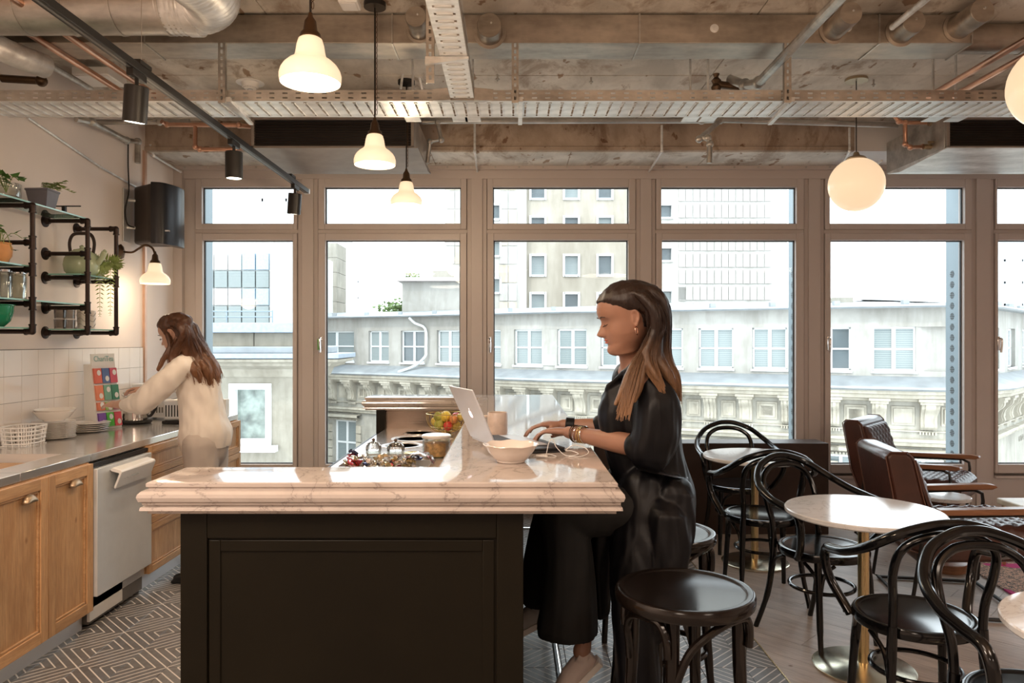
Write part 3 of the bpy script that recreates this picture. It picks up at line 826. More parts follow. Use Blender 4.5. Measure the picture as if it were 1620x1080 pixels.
for z in (bz(494), bz(503)): rl.tube([(-30, YB+1, z), (bx(412), YB+1, z)], .02, 6)
for k in range(8): rl.tube([(bx(412)-k*1.3, YB+1, bz(515)), (bx(412)-k*1.3, YB+1, bz(492))], .02, 6)
rl.build('railing', FRAMEO, lb, world=True)
# stone stair tower
st = thing('stair_tower', 'narrow pale stone tower seen between the two left windows', 'building', (-16, 53, -16))
YS = 52.0
for k in range(12):
    z1 = Z(388, YS)-k*1.04
    for (a, b) in ((446, 462), (463, 497), (498, 533)):
        M().b(X(a, YS)+.015, X(b, YS)-.015, YS, YS+3, z1-1.02, z1).build('stone_block', SANDD, st, world=True, smooth=0, bevel=.01)
# modern block with blue panels
mb_ = thing('modern_block', 'white framed office block with pale blue panels in the leftmost window', 'building', (-16, 38, -16))
YM = 38.0
M().b(X(250, YM), X(452, YM), YM+.3, YM+10, -16, Z(385, YM)).build('wall', m_('white_render', simple, (.58, .59, .58), .8, 0, .03), mb_, world=True)
for c_ in range(8):
    for r_ in range(5):
        xa, xb = X(424-c_*22-20, YM), X(424-c_*22, YM); za, zb = Z(430+r_*28, YM), Z(430+r_*28-26, YM)
        M().b(xa, xb, YM+.1, YM+.28, za, zb).build('blue_panel' if r_ % 2 == 0 else 'pane', BLUEP if (r_ % 2 == 0 and c_ < 2) else (PANEB if r_ % 2 else WFR), mb_, world=True, smooth=0)
M().b(X(428, YM), X(431, YM), YM-.1, YM+.3, -16, Z(385, YM)).build('post', WFR, mb_, world=True)
# far high-rises
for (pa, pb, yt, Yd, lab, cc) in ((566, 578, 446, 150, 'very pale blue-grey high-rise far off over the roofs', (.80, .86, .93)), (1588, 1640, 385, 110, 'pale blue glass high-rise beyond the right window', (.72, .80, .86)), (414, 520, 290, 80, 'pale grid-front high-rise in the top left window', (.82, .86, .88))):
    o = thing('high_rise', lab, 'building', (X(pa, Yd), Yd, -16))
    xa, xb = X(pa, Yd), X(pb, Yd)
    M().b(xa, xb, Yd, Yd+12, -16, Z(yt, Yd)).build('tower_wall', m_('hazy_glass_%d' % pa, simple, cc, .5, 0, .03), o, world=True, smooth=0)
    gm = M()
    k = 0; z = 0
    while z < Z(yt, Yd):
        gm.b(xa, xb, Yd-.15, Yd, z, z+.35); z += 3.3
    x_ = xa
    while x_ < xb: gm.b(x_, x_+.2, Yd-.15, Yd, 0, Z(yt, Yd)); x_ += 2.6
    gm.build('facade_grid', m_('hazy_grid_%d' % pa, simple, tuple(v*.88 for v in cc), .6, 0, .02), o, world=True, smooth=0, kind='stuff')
# tree over the roofs
LEAF = m_('tree_leaf_green', simple, (.16, .24, .09), .7, 0, .35, 2)
tr = thing('street_tree', 'loose green tree top showing above the old roof', 'tree', (X(650, 52), 52, -16))
M().tube([(X(655, 52), 52, -16), (X(650, 52), 52, Z(500, 52)), (X(652, 52), 52, Z(450, 52))], [.4, .25, .05], 8).build('trunk', m_('bark', simple, (.16, .11, .08), .9), tr, world=True)
lv = M()
for k in range(900):
    a = R.random()
    if a < .35: p = at(R.gauss(652, 6), R.uniform(436, 485), 52+R.uniform(-1, 1))
    else: p = at(R.gauss(632, 16), R.gauss(493, 6), 52+R.uniform(-1.5, 1.5))
    q = Matrix.Translation(p) @ Matrix.Rotation(R.uniform(0, 6), 4, 'Z') @ Matrix.Rotation(R.uniform(0, 3), 4, 'X')
    s_ = R.uniform(.10, .22); lv.add([(-s_, 0, 0), (0, -s_*.6, .03), (s_, 0, 0), (0, s_*.6, .03)], [(0, 1, 2, 3)], q)
lv.build('foliage', LEAF, tr, world=True, smooth=0, kind='stuff')
# ================================================================ CEILING SERVICES
RX = Matrix.Rotation(PI/2, 4, 'X')
def loc(x, y, z): return Matrix.Translation((x, y, z))
# rectangular duct
Y0, Y1, Z0, Z1 = 3.81, 4.03, 3.007, 3.155
dk = thing('air_duct', 'long rectangular galvanised air duct with round capped spigots under the ceiling', 'duct', (0, 3.9, Z0))
xe = X(1537, Y0)
segx = [XL+.01, -1.9, -.62, .66, 1.9, xe]
for a, b in zip(segx, segx[1:]):
    M().b(a+.001, b-.001, Y0, Y1, Z0, Z1).build('duct_section', DUCT if a < 2 else DUCT, dk, world=True, bevel=.003)
for x in segx[1:]:
    m = M(); m.b(x-.004, x+.004, Y0-.006, Y1+.006, Z0-.006, Z1+.004); m.build('joint_flange', GALV, dk, world=True)
for (px, py, r, d, tilt) in ((775, 49, 19, .10, 0), (664, 44, 16, .16, 0), (1318, 44, 17, .20, 1), (1424, 47, 18, .13, 0), (1515, 40, 18, .20, 1)):
    c = at(px, py+8, Y0-.002); r_ = r/F*Y0
    mt = Matrix.Translation(c) @ RX
    sp = M().lathe([(r_*1.32, 0), (r_*1.32, .006), (r_*1.05, .008), (r_, .02), (r_, d), (r_*.96, d+.004), (0, d+.004)], 28, (0, 0, 0), mt)
    o = sp.build('spigot', DUCT, dk, world=True)
    M().lathe([(.006, 0), (.006, .004), (0, .005)], 8, (0, 0, 0), Matrix.Translation((c.x+.01, Y0-d-.006, c.z+.01)) @ RX).build('screw', CHROME, o).matrix_parent_inverse = loc(*dk.location).inverted()
for (px, py) in ((1130, 49), (1341, 48)):
    c = at(px, py, Y0); M().lathe([(.022, 0), (.022, .004), (.012, .006), (.01, .014), (0, .015)], 18, (0, 0, 0), Matrix.Translation(c) @ RX).build('test_port', GALVL, dk, world=True)
# round duct continuing right
rd = M().tube([(xe+.01, 3.95, 3.085), (XR, 3.95, 3.085)], .077, 28); 
for x in (xe+.35, xe+.9, xe+1.5): rd.tube([(x-.006, 3.95, 3.085), (x+.006, 3.95, 3.085)], .081, 28)
tag(rd.build('round_duct', DUCT), 'round steel duct running on right from the end of the rectangular duct', 'duct')
# spiral duct top left with flexible branch
YD, rD = 3.46, .125; zD = 3.035
sd = thing('spiral_duct', 'fat round spiral-seam ventilation duct in the top left with a flexible elbow', 'duct', (-2, YD, zD))
m = M().tube([(XL+.02, YD, zD), (-1.50, YD, zD)], rD, 40)
m.build('pipe', GALV, sd, world=True)
for x in (-2.72, -2.5, -2.28, -2.06, -1.84, -1.62):
    M().tube([(x-.006, YD, zD), (x+.008, YD, zD)], rD+.004, 40).build('seam', GALV, sd, world=True)
fp = smooth_path([(-1.62, YD, zD), (-1.45, YD-.02, zD), (-1.36, YD-.16, zD+.0), (-1.40, YD-.5, zD+.0), (-1.44, YD-1.5, zD), (-1.46, YD-2.6, zD)], 14)
# dense resample for the corrugation
def resample(p, stepp):
    p = [Vector(q) for q in p]; out = [p[0]]; acc = 0
    for a, b in zip(p, p[1:]):
        L = (b-a).length; t = stepp-acc
        while t <= L: out.append(a.lerp(b, t/L)); t += stepp
        acc = (acc+L) % stepp
    return out
rp = resample(fp, .008)
M().tube(rp, [rD*1.0+(.0035 if i % 3 == 0 else 0) for i in range(len(rp))], 30).build('flexible_branch', GALVL, sd, world=True, smooth=60)
M().tube([(-1.52, YD, zD), (-1.47, YD, zD)], rD+.008, 40).build('clamp', GALVL, sd, world=True)
# lower small duct far left (px 0..50, 60..70)
tag(M().tube(smooth_path([(XL+.05, 3.62, 2.96), (-2.62, 3.60, 2.95), (-2.5, 3.66, 2.90), (-2.44, 3.85, 2.90)], 8), .06, 24).build('duct_stub', GALVL), 'short bright duct elbow under the spiral duct at the left wall', 'duct')
# cable tray -----------------------------------------------------
def tray(name, label, x0, x1, y0, y1, z, along='x', hooks=(), h=.055):
    t = thing(name, label, 'cable tray', ((x0+x1)/2, (y0+y1)/2, z))
    L0, L1 = (x0, x1) if along == 'x' else (y0, y1); A0, A1 = (y0, y1) if along == 'x' else (x0, x1)
    def bb(m, l0, l1, a0, a1, q0, q1): return m.b(l0, l1, a0, a1, q0, q1) if along == 'x' else m.b(a0, a1, l0, l1, q0, q1)
    # side rails cut with two rows of slots
    n = int((L1-L0)/.068); s0 = None
    for a, nm in ((A0, 'side_rail'), (A1-.0015, 'side_rail')):
        m = M(); st = (L1-L0)/n
        for q0, q1 in ((0, .012), (.020, .036), (.044, h)): bb(m, L0, L1, a, a+.0015, z+q0, z+q1)
        for k in range(n):
            for q0, q1 in ((.012, .020), (.036, .044)): bb(m, L0+k*st, L0+k*st+st*.62, a, a+.0015, z+q0, z+q1)
        bb(m, L0, L1, a-(.004 if a == A0 else -.004), a+.0015+(.0 if a == A0 else .004), z+h-.004, z+h)
        m.build(nm, GALV, t, world=True, smooth=0)
    # bottom strips (each a rung) with a raised rib
    pitch = .064; n = int((L1-L0)/pitch); proto = None
    for k in range(n):
        l0 = L0+k*pitch
        if proto is None:
            m = M(); bb(m, l0, l0+.046, A0+.002, A1-.002, z, z+.0015)
            bb(m, l0+.046, l0+.050, A0+.03, A1-.03, z-.0045, z+.0015); bb(m, l0-.004, l0, A0+.03, A1-.03, z-.0045, z+.0015)
            for q in range(3): 
                aa = A0+.04+(A1-A0-.1)*q/2; bb(m, l0+.0465, l0+.060, aa, aa+.012, z, z+.0012)
            bb(m, l0+.046, l0+.064, A0+.002, A0+.02, z, z+.0015); bb(m, l0+.046, l0+.064, A1-.02, A1-.002, z, z+.0015)
            proto = m.build('tray_rung', GALVL, t, world=True, smooth=0)
        else:
            o = bpy.data.objects.new('tray_rung', proto.data); C.objects.link(o); o.parent = t
            o.location = (k*pitch, 0, 0) if along == 'x' else (0, k*pitch, 0)
    return t
TZ = 2.711
tr1 = tray('cable_tray', 'wide perforated cable tray crossing the whole room below the ceiling', -2.80, 3.4, 3.82, 4.10, TZ)
tr2 = tray('cable_tray', 'narrow perforated cable tray running towards the window, above the bar', -.318, -.195, 1.6, 3.80, TZ+.002, 'y')
jm = M()
for s_ in (-1, 1): jm.prism([(-.2565+s_*.062, 3.79), (-.2565+s_*.16, 3.818), (-.2565+s_*.062, 3.818)], TZ-.002, TZ+.06)
jm.prism([(-.42, 3.80), (-.10, 3.80), (-.15, 3.83), (-.36, 3.83)], TZ-.004, TZ-.002)
jm.build('tee_joint', GALV, tr2, world=True)
def hanger(x, y, zt, zb, arm=None, label='', armdir='y'):
    t = thing('tray_hanger', label, 'bracket', (x, y, zb))
    m = M(); w = .036
    m.b(x-w/2, x-w/2+.003, y-.012, y+.012, zb, zt); m.b(x+w/2-.003, x+w/2, y-.012, y+.012, zb, zt)
    k = zb; 
    m.b(x-w/2, x-.006, y-.013, y-.010, zb, zt); m.b(x+.006, x+w/2, y-.013, y-.010, zb, zt)
    while k < zt-.03: m.b(x-.006, x+.006, y-.013, y-.010, k, k+.014); k += .034
    m.build('slotted_channel', GALV, t, world=True, smooth=0)
    if armdir == 'y': M().prism([(y, zb+.01), (y+.34, zb-.012+.0), (y+.34, zb+.0), (y, zb+.034)], x+w/2, x+w/2+.022, 'x').build('arm', GALVL, t, world=True)
    else: M().prism([(x-.02, TZ-.035), (x+.17, TZ-.01), (x+.17, TZ-.0), (x-.02, TZ-.0)], y-.03, y-.012, 'y').build('arm', GALVL, t, world=True)
    return t
hanger(X(815, 3.8), 3.80, 3.0, TZ-.02, label='slotted steel hanger holding the wide cable tray, right of the second pendant')
hanger(X(352, 3.8), 3.80, 3.0, TZ-.02, label='slotted steel hanger holding the wide cable tray, beside the smoke detector')
hanger(X(1245, 3.8), 3.80, 3.0, TZ-.02, label='slotted steel hanger holding the wide cable tray, right of the thick diagonal pipe')
hanger(X(681, 3.25), 3.25, 3.16, 2.60, label='slotted steel hanger carrying the narrow cable tray', armdir='x')
# shallow clips under tray
# track light ----------------------------------------------------
TX, TTZ = -1.59, 2.606
tk = thing('track_rail', 'long black ceiling track rail running towards the windows above the kitchen', 'track', (TX, 3.6, TTZ))
m = M(); m.b(TX-.018, TX+.018, 1.2, 5.70, TTZ, TTZ+.034); m.build('rail', BLK, tk, world=True, bevel=.002)
M().b(TX-.005, TX+.005, 1.22, 5.68, TTZ-.001, TTZ).build('conductor_slot', m_('grey_slot', simple, (.12, .12, .12), .4), tk, world=True)
M().b(TX-.02, TX+.02, 5.70, 5.72, TTZ-.002, TTZ+.036).build('end_cap', GALVL, tk, world=True)
for y in (3.16, 5.3): 
    M().tube([(TX, y, TTZ+.03), (TX, y, ZC)], .0015, 6).build('suspension_wire', GALV, tk, world=True)
    M().b(TX-.02, TX+.02, y-.05, y+.05, TTZ+.034, TTZ+.052).build('clip', BLK, tk, world=True)
def spot(y, tilt, label):
    t = thing('track_spotlight', label, 'spotlight', (TX, y, TTZ), 0, 'track spotlights')
    m = M(); m.b(-.014, .014, -.06, .06, -.03, 0); m.build('adapter', BLK, t, bevel=.002)
    M().tube([(0, .0, -.03), (0, .0, -.06)], .008, 10).build('swivel', BLK, t)
    rt = Matrix.Translation((0, 0, -.06)) @ Matrix.Rotation(tilt[0], 4, 'X') @ Matrix.Rotation(tilt[1], 4, 'Y')
    b = M().lathe([(.0, .0), (.045, .0), (.048, -.003), (.048, -.15), (.043, -.152), (.043, -.135), (0, -.135)][::-1], 28, (0, 0, 0), rt).build('lamp_body', BLK, t)
    M().lathe([(0, -.1495), (.040, -.1495)], 24, (0, 0, 0), rt).build('lens', BULB, b)
    L = light('SPOT', 'spot_beam', (TX, y, TTZ-.2), 14, (1, .80, .58), (0, 0, 0), spot_size=1.1, spot_blend=.6, shadow_soft_size=.04)
    d = rt.to_3x3() @ Vector((0, 0, -1)); L.location = Vector((TX, y, TTZ)) + rt @ Vector((0, 0, -.17)); L.rotation_euler = d.to_track_quat('-Z', 'Y').to_euler()
    return t
spot(3.12, (.12, .12), 'black cylinder spotlight on the track, the largest and nearest')
spot(4.21, (.02, .0), 'black cylinder spotlight on the track, lit lamp in front of the left window head')
spot(5.40, (.10, .10), 'black cylinder spotlight at the far end of the track')
# pendants -------------------------------------------------------
def bell(t, z, lamp=True, s=1.0):
    """opal glass bell shade, rim at height z (local)"""
    p = [(.101, 0), (.104, .010), (.1045, .026), (.100, .042), (.090, .058), (.074, .073), (.060, .082), (.053, .090), (.050, .102), (.046, .128), (.040, .148), (.030, .155)]
    inner = [(r-.004, q) for r, q in p[::-1]]
    m = M().lathe([(a*s, z+b*s) for a, b in p+inner], 36)
    sh = m.build('shade', SHADE, t, smooth=60)
    M().lathe([(0, z+.03*s), (.02*s, z+.034*s), (.03*s, z+.06*s), (.024*s, z+.09*s), (.012*s, z+.115*s), (0, z+.12*s)], 16).build('light_bulb', BULB, t, smooth=60)
    M().lathe([(.03*s, z+.150*s), (.036*s, z+.155*s), (.034*s, z+.168*s), (.024*s, z+.178*s), (.020*s, z+.21*s), (.010*s, z+.225*s), (.006, z+.24*s), (0, z+.24*s)], 20).build('cap', BRONZE, t, smooth=40)
    return sh
def pendant(y, label):
    x = -.69; t = thing('pendant_lamp', label, 'pendant lamp', (x, y, 2.35), 0, 'opal glass pendant lamps over the bar')
    bell(t, 0); zc = ZC-2.35
    M().tube([(0, 0, .235), (0, 0, zc-.03)], .004, 8).build('cord', BLK, t)
    ch = M(); k = .25
    while k < zc-.06:
        ch.tube([(.008+.004*math.cos(a), 0, k+.016+.014*math.sin(a)) for a in [2*PI*i/8 for i in range(8)]], .0016, 5, closed=True); k += .026
    ch.build('chain', BRONZE, t, kind='stuff')
    M().lathe([(.055, zc-.028), (.055, zc-.003), (.05, zc), (0, zc)], 24).build('ceiling_rose', BLK, t)
    light('POINT', 'pendant_glow', (x, y, 2.33), 15, (1, .76, .50), shadow_soft_size=.09)
pendant(2.52, 'lit opal glass bell pendant nearest and largest of three above the bar')
pendant(3.705, 'lit opal glass bell pendant, middle of three in the row above the bar')
pendant(4.81, 'lit opal glass bell pendant, smallest and furthest of three above the bar')
def globe(x, y, z, label, r=.172):
    t = thing('globe_pendant', label, 'pendant lamp', (x, y, z), 0, 'opal globe pendants')
    M().ball((0, 0, 0), r, 40).build('globe', GLOBE, t, smooth=60)
    M().lathe([(.062, r*.93), (.064, r*.97), (.05, r*1.04), (.022, r*1.10), (.014, r*1.22), (0, r*1.23)], 28).build('cap', m_('aged_bronze', simple, (.38, .30, .20), .35, .8), t)
    M().tube([(0, 0, r*1.2), (0, 0, ZC-z-.02)], .0035, 8).build('cord', BLK, t)
    M().lathe([(.07, ZC-z-.02), (.07, ZC-z-.005), (.055, ZC-z), (0, ZC-z)], 28).build('ceiling_rose', m_('aged_bronze', simple, (.38, .30, .20), .35, .8), t)
globe(2.235, 4.78, 2.48, 'glowing opal globe pendant hanging in front of the window head')
globe(2.16, 2.92, 2.482, 'glowing opal globe pendant cut by the right picture edge, nearest globe')
# fan coil units --------------------------------------------------
def coil(x0, x1, label):
    y0, y1 = 4.88, 5.66; z0, z1 = 2.744, 2.985
    t = thing('fan_coil_unit', label, 'air conditioner', ((x0+x1)/2, y0, z0))
    lip = .03
    M().b(x0, x1, y0+.02, y1, z0+.005, z1).build('casing', GALV, t, world=True, bevel=.003)
    fr = M(); fr.b(x0, x1, y0-.01, y0+.02, z1-.055, z1); fr.b(x0, x0+.02, y0-.01, y0+.02, z0+.0, z1-.055); fr.b(x1-.02, x1, y0-.01, y0+.02, z0, z1-.055); fr.b(x0, x1, y0-.01, y0+.02, z0, z0+.012)
    fr.build('front_frame', m_('dull_grey_metal', simple, (.30, .26, .235), .5, .4), t, world=True, bevel=.002)
    M().b(x0+.02, x1-.02, y0+.012, y0+.018, z0+.012, z1-.055).build('grille_back', BLK, t, world=True)
    for k in range(9):
        zz = z0+.02+k*.0175
        M().prism([(y0-.006, zz), (y0+.012, zz+.009), (y0+.012, zz+.011), (y0-.006, zz+.003)], x0+.02, x1-.02, 'x').build('louvre', m_('dark_louvre', simple, (.05, .032, .025), .5, .4), t, world=True, smooth=0)
    M().prism([(y0-.03, z0-.002), (y0-.03, z0-.008), (5.45, z0-.03), (5.62, z0-.006), (5.62, z0+.004)], x0-.01, x1+.03, 'x').build('drip_tray', GALVL if x0 > 0 else m_('dull_grey_metal', simple, (.30, .26, .235), .5, .4), t, world=True)
    return t
cu = coil(X(398, 4.88), X(655, 4.88), 'flat metal fan coil unit with dark louvres, left above the windows')
cu2 = coil(X(1497, 4.88), X(1497, 4.88)+1.4, 'flat metal fan coil unit with dark louvres at the right edge')
# pipework ---------------------------------------------------------
def pipe(label, pts, r, mat, name='pipe_run', k=0, n=12, fit=True):
    p = smooth_path(pts, k) if k else pts
    t = thing(name, label, 'pipe', pts[0])
    M().tube(p, r, n).build('tube', mat, t, world=True)
    if fit:
        for q in pts[1:-1]:
            a = Vector(q); M().ball(a, r*1.45, 12).build('elbow', mat, t, world=True, smooth=60)
    return t
pipe('copper pipe beside the black track rail, the inner of two', [(-2.23, 1.3, 3.0), (-2.23, 4.7, 3.0)], .018, COPPER)
pipe('copper pipe nearest the left wall under the ceiling, the outer of two', [(-2.40, 1.3, 2.995), (-2.40, 4.55, 2.995)], .018, COPPER)
pipe('thick galvanised pipe running diagonally past the duct into the tray', [(1.39, 1.2, 2.92), (1.39, 4.15, 2.92), (1.36, 4.3, 2.96), (1.30, 4.4, 3.03)], .026, GALV)
v = M().lathe([(.025, -.04), (.03, -.02), (.02, 0), (.03, .02), (.012, .04), (.02, .06), (0, .06)], 14, (1.22, 4.4, 3.0)); v.tube([(1.22, 4.4, 3.0), (1.36, 4.4, 2.98)], .022, 12)
tag(v.build('pipe_valve', BRONZE), 'brown pipe valve at the end of the thick diagonal pipe', 'valve')
pipe('galvanised conduit at the top right meeting the duct face', [(1.92, 1.2, 3.05), (1.92, 3.72, 3.05)], .016, GALVL)
pipe('copper pipe, upper of two crossing top right', [(2.48, 1.6, 2.92), (2.48, 4.6, 2.92)], .017, COPPER)
pipe('copper pipe, lower of two crossing top right', [(2.62, 1.6, 2.92), (2.62, 4.6, 2.92)], .017, COPPER)
pipe('long galvanised pipe on the front of the concrete beam', [at(500, 196, 5.45), at(1110, 195, 5.45), at(1140, 194, 5.45), at(1420, 202, 5.45)], .02, GALV)
pipe('galvanised pipe dropping to a tap in front of the beam', [at(1140, 194, 5.45), at(1106, 224, 5.0), at(1120, 222, 4.98), at(1123, 232, 4.98), at(1122, 262, 4.98)], .018, GALV)
pipe('galvanised bent pipe beside the left fan coil unit', [at(668, 197, 5.3), at(692, 197, 5.3), at(698, 225, 5.3), at(680, 228, 5.3), at(676, 262, 5.3)], .016, GALV)
for k, (px, yt) in enumerate(((751, 200), (1047, 202), (1344, 206))):
    pipe(('thin strut from the beam to the window head above the fourth post from the right', 'thin strut from the beam to the window head above the woman', 'thin strut from the beam to the window head beside the globe')[k], [at(px, yt, 5.62), at(px, 243, 5.62), at(px+4+(-24 if k else 0), 275, 6.15)], .009, GALVL, 'brace_rod')
pipe('white conduit strut at the window head right of the globe', [at(1395, 258, 5.7), at(1372, 275, 6.15)], .009, WHITEP, 'brace_rod')
# left corner pipes
pipe('copper pipe loop feeding the left fan coil unit, upper', [at(256, 196, 4.9), at(264, 201, 4.95), at(378, 202, 4.95), at(397, 204, 5.0)], .014, COPPER)
pipe('copper pipe loop feeding the left fan coil unit, lower', [at(309, 202, 4.95), at(309, 236, 4.95), at(316, 240, 4.95), at(372, 240, 4.95), at(397, 236, 5.0)], .014, COPPER)
pipe('galvanised pipe turning down in the corner above the loudspeaker', [at(120, 192, 4.6), at(145, 197, 4.7), at(200, 226, 5.35), at(218, 228, 5.55), at(218, 262, 5.55)], .02, GALV)
pipe('galvanised pipe from the left corner across to the copper loop', [at(145, 197, 4.9), at(252, 197, 5.0), at(300, 196, 5.0)], .017, GALV)
pipe('thin wall conduit above the shelves leading to the loudspeaker', [(XL+.012, 4.30, Z(190, 4.3)), (XL+.012, 5.05, 2.66), (XL+.012, 5.55, 2.62)], .008, GALVL)
pipe('dark iron pipe stub at the left wall above the tray', [(XL, 4.1, Z(128, 4.1)), (-2.62, 4.1, Z(132, 4.1)), (-2.62, 4.1, Z(112, 4.1))], .022, BRONZE)
pipe('galvanised strut above the first window head', [at(238, 232, 5.7), at(243, 250, 5.75), at(286, 276, 6.1)], .010, GALVL, 'brace_rod')
pipe('pale conduit on the ceiling left of the white junction box', [at(80, 108, 4.3), at(145, 146, 4.9)], .016, GALVL, 'conduit')
pipe('pale conduit on the ceiling near the diagonal pipe', [at(1112, 106, 4.75), at(1085, 146, 5.3)], .012, WHITEP, 'conduit')
pipe('pale conduit reaching the globe lamp junction box', [at(1382, 95, 4.6), at(1338, 128, 5.0)], .014, WHITEP, 'conduit')
pipe('pale conduit right of the globe lamp box', [at(1490, 105, 4.6), at(1440, 140, 5.2)], .014, WHITEP, 'conduit')
pipe('bent thin cable loop behind the tray by the second pendant', [at(634, 145, 4.7), at(640, 110, 4.7), at(655, 102, 4.7), at(668, 145, 4.8)], .008, GALVL, 'cable_loop', 5, fit=False)
# right coil copper
pipe('copper pipe loop feeding the right fan coil unit, upper', [at(1414, 186, 5.0), at(1422, 196, 5.0), at(1432, 198, 5.0), at(1470, 198, 5.1), at(1490, 200, 5.15)], .014, COPPER)
pipe('copper pipe loop feeding the right fan coil unit, lower', [at(1432, 198, 5.0), at(1432, 232, 5.0), at(1440, 237, 5.0), at(1460, 236, 5.1), at(1480, 232, 5.15)], .014, COPPER)
for (px, py, l) in ((1476, 199, 'upper brass valve on the right copper loop'), (1468, 236, 'lower brass valve on the right copper loop'), (388, 203, 'brass valve on the left copper loop')):
    c = at(px, py, 5.06); m = M().tube([c-Vector((.03, 0, 0)), c+Vector((.03, 0, 0))], .019, 8); m.tube([c, c+Vector((0, -.03, .02))], .009, 8); m.cb(c+Vector((0, -.035, .022)), (.04, .008, .014)); tag(m.build('pipe_valve', m_('aged_bronze', simple, (.38, .30, .20), .35, .8)), l, 'valve')
# smoke detector, junction boxes
sdm = thing('smoke_detector', 'white round smoke detector on the ceiling left of the first pendant', 'smoke detector', (X(400, 4.9), 4.85, ZC))
M().lathe([(.0, -.05), (.03, -.05), (.052, -.035), (.058, -.012), (.062, 0)], 26).build('housing', WHITEP, sdm)
for k in range(4): M().tube([(.018+.009*k, 0, -.0505+.003*k) if False else ((.016+.009*k)*math.cos(a), (.016+.009*k)*math.sin(a), -.051+.0035*k) for a in [i*PI/8 for i in range(16)]], .0012, 5, closed=True).build('vent_ring', BLK, sdm)
M().lathe([(.09, 0), (.09, .006)], 26, (X(400, 4.9), 4.85, ZC-.008)).build('mount_plate', WHITEP, sdm, world=True)
def jbox(px, py, Yd, w, h, l, lab):
    c = at(px, py, Yd); t = thing('junction_box', lab, 'box', c)
    M().b(-w/2, w/2, -l/2, l/2, 0, h).build('box_body', WHITEP, t, bevel=.006); M().b(-w/2+.01, w/2-.01, -l/2+.01, l/2-.01, -.004, 0).build('lid', WHITEP, t, bevel=.003)
jbox(158, 132, 4.55, .22, .05, .22, 'large pale square box on the ceiling above the left cabinets')
jbox(553, 14, 3.45, .09, .03, .1, 'small white junction box on the ceiling left of the second pendant rose')
jbox(1318, 128, 4.95, .11, .04, .11, 'white junction box beside the globe pendant ceiling rose')
# flat clips under the tray
for k, px in enumerate((653, 728, 748, 1092, 1120, 1476, 1512)):
    c = at(px, 193, 4.25); m = M().b(c.x-.045, c.x+.045, c.y-.05, c.y+.05, c.z, c.z+.006)
    m.b(c.x-.006, c.x+.006, c.y-.006, c.y+.006, c.z, ZC)
    tag(m.build('clip_plate', GALVL, bevel=.002), ('small flat steel plate behind the wide tray, right of the left fan coil unit', 'small flat steel plate behind the tray at the tee joint, left of two', 'small flat steel plate behind the tray at the tee joint, right of two', 'small flat steel plate behind the tray left of the pipe with the tap', 'small flat steel plate behind the tray right of the pipe with the tap', 'small flat steel plate behind the tray above the right copper loop', 'small flat steel plate behind the tray over the right fan coil corner')[k], 'bracket', 'flat plates behind the wide tray')
# anchors on the slab
for k, (px, py, Yd) in enumerate(((273, 140, 4.0), (787, 134, 4.7), (935, 137, 4.75), (608, 40, 3.5), (795, 18, 3.4), (1400, 12, 3.5), (1382, 132, 4.8))):
    x = X(px, Yd); m = M().tube([(x, Yd, ZC), (x, Yd, ZC-.05)], .006, 8); m.lathe([(.014, 0), (.014, .008), (0, .008)], 6, (x, Yd, ZC-.04)); tag(m.build('anchor_bolt', GALV), ('small anchor bolt in the slab between the hanging track spotlights', 'small anchor bolt in the slab left of the second tray hanger', 'small anchor bolt in the slab above the seated woman', 'anchor bolt in front of the duct beside the second pendant', 'anchor bolt in the slab right of the narrow tray', 'anchor bolt at the top right above the duct spigots', 'small anchor bolt right of the globe ceiling rose')[k], 'bolt', 'anchor bolts in the slab')
# ================================================================ LEFT WALL: loudspeaker, sconce, pipe shelves
sp = thing('loudspeaker', 'large black loudspeaker hung on a wall bracket beside the left window', 'loudspeaker', (-2.6, 5.36, 2.39))
z0, z1 = 2.17, 2.615
body = [(-2.755, 5.62), (-2.775, 5.44), (-2.735, 5.36), (-2.575, 5.22), (-2.45, 5.30), (-2.45, 5.62)]
M().prism([(-2.80, 5.62), (-2.80, 5.45), (-2.63, 5.325), (-2.58, 5.33), (-2.53, 5.62)], z0+.01, z1-.008).build('cabinet', m_('dark_brown_black_plastic', simple, (.035, .024, .019), .45), sp, world=True, bevel=.02)
gr = M(); pr = smooth_path([(-2.61, 5.315), (-2.54, 5.34), (-2.505, 5.42), (-2.49, 5.52), (-2.50, 5.62)], 5)
poly = [(p[0], p[1]) for p in pr]+[(-2.54, 5.62), (-2.58, 5.345)]
gr.prism(poly, z0, z1).build('grille', m_('black_perforated_grille', simple, (.022, .022, .026), .3, .3), sp, world=True, bevel=.008)
M().b(-2.835, -2.828, 5.36, 5.46, 2.19, 2.58).build('wall_plate', STEELM, sp, world=True, bevel=.002)
for z in (2.30, 2.5): M().tube([(-2.83, 5.41, z), (-2.775, 5.45, z)], .012, 10).build('bracket_arm', GALVL, sp, world=True)
M().tube(smooth_path([(-2.825, 5.42, 2.93), (-2.82, 5.41, 2.75), (-2.80, 5.38, 2.56), (-2.82, 5.37, 2.42), (-2.81, 5.38, 2.32), (-2.78, 5.42, 2.30)], 5), .005, 8).build('cable', BLK, sp, world=True)
M().prism([(-2.535, 2.262), (-2.50, 2.262), (-2.50, 2.272), (-2.535, 2.272)], 5.36, 5.385, 'y').build('badge', CHROME, sp, world=True)
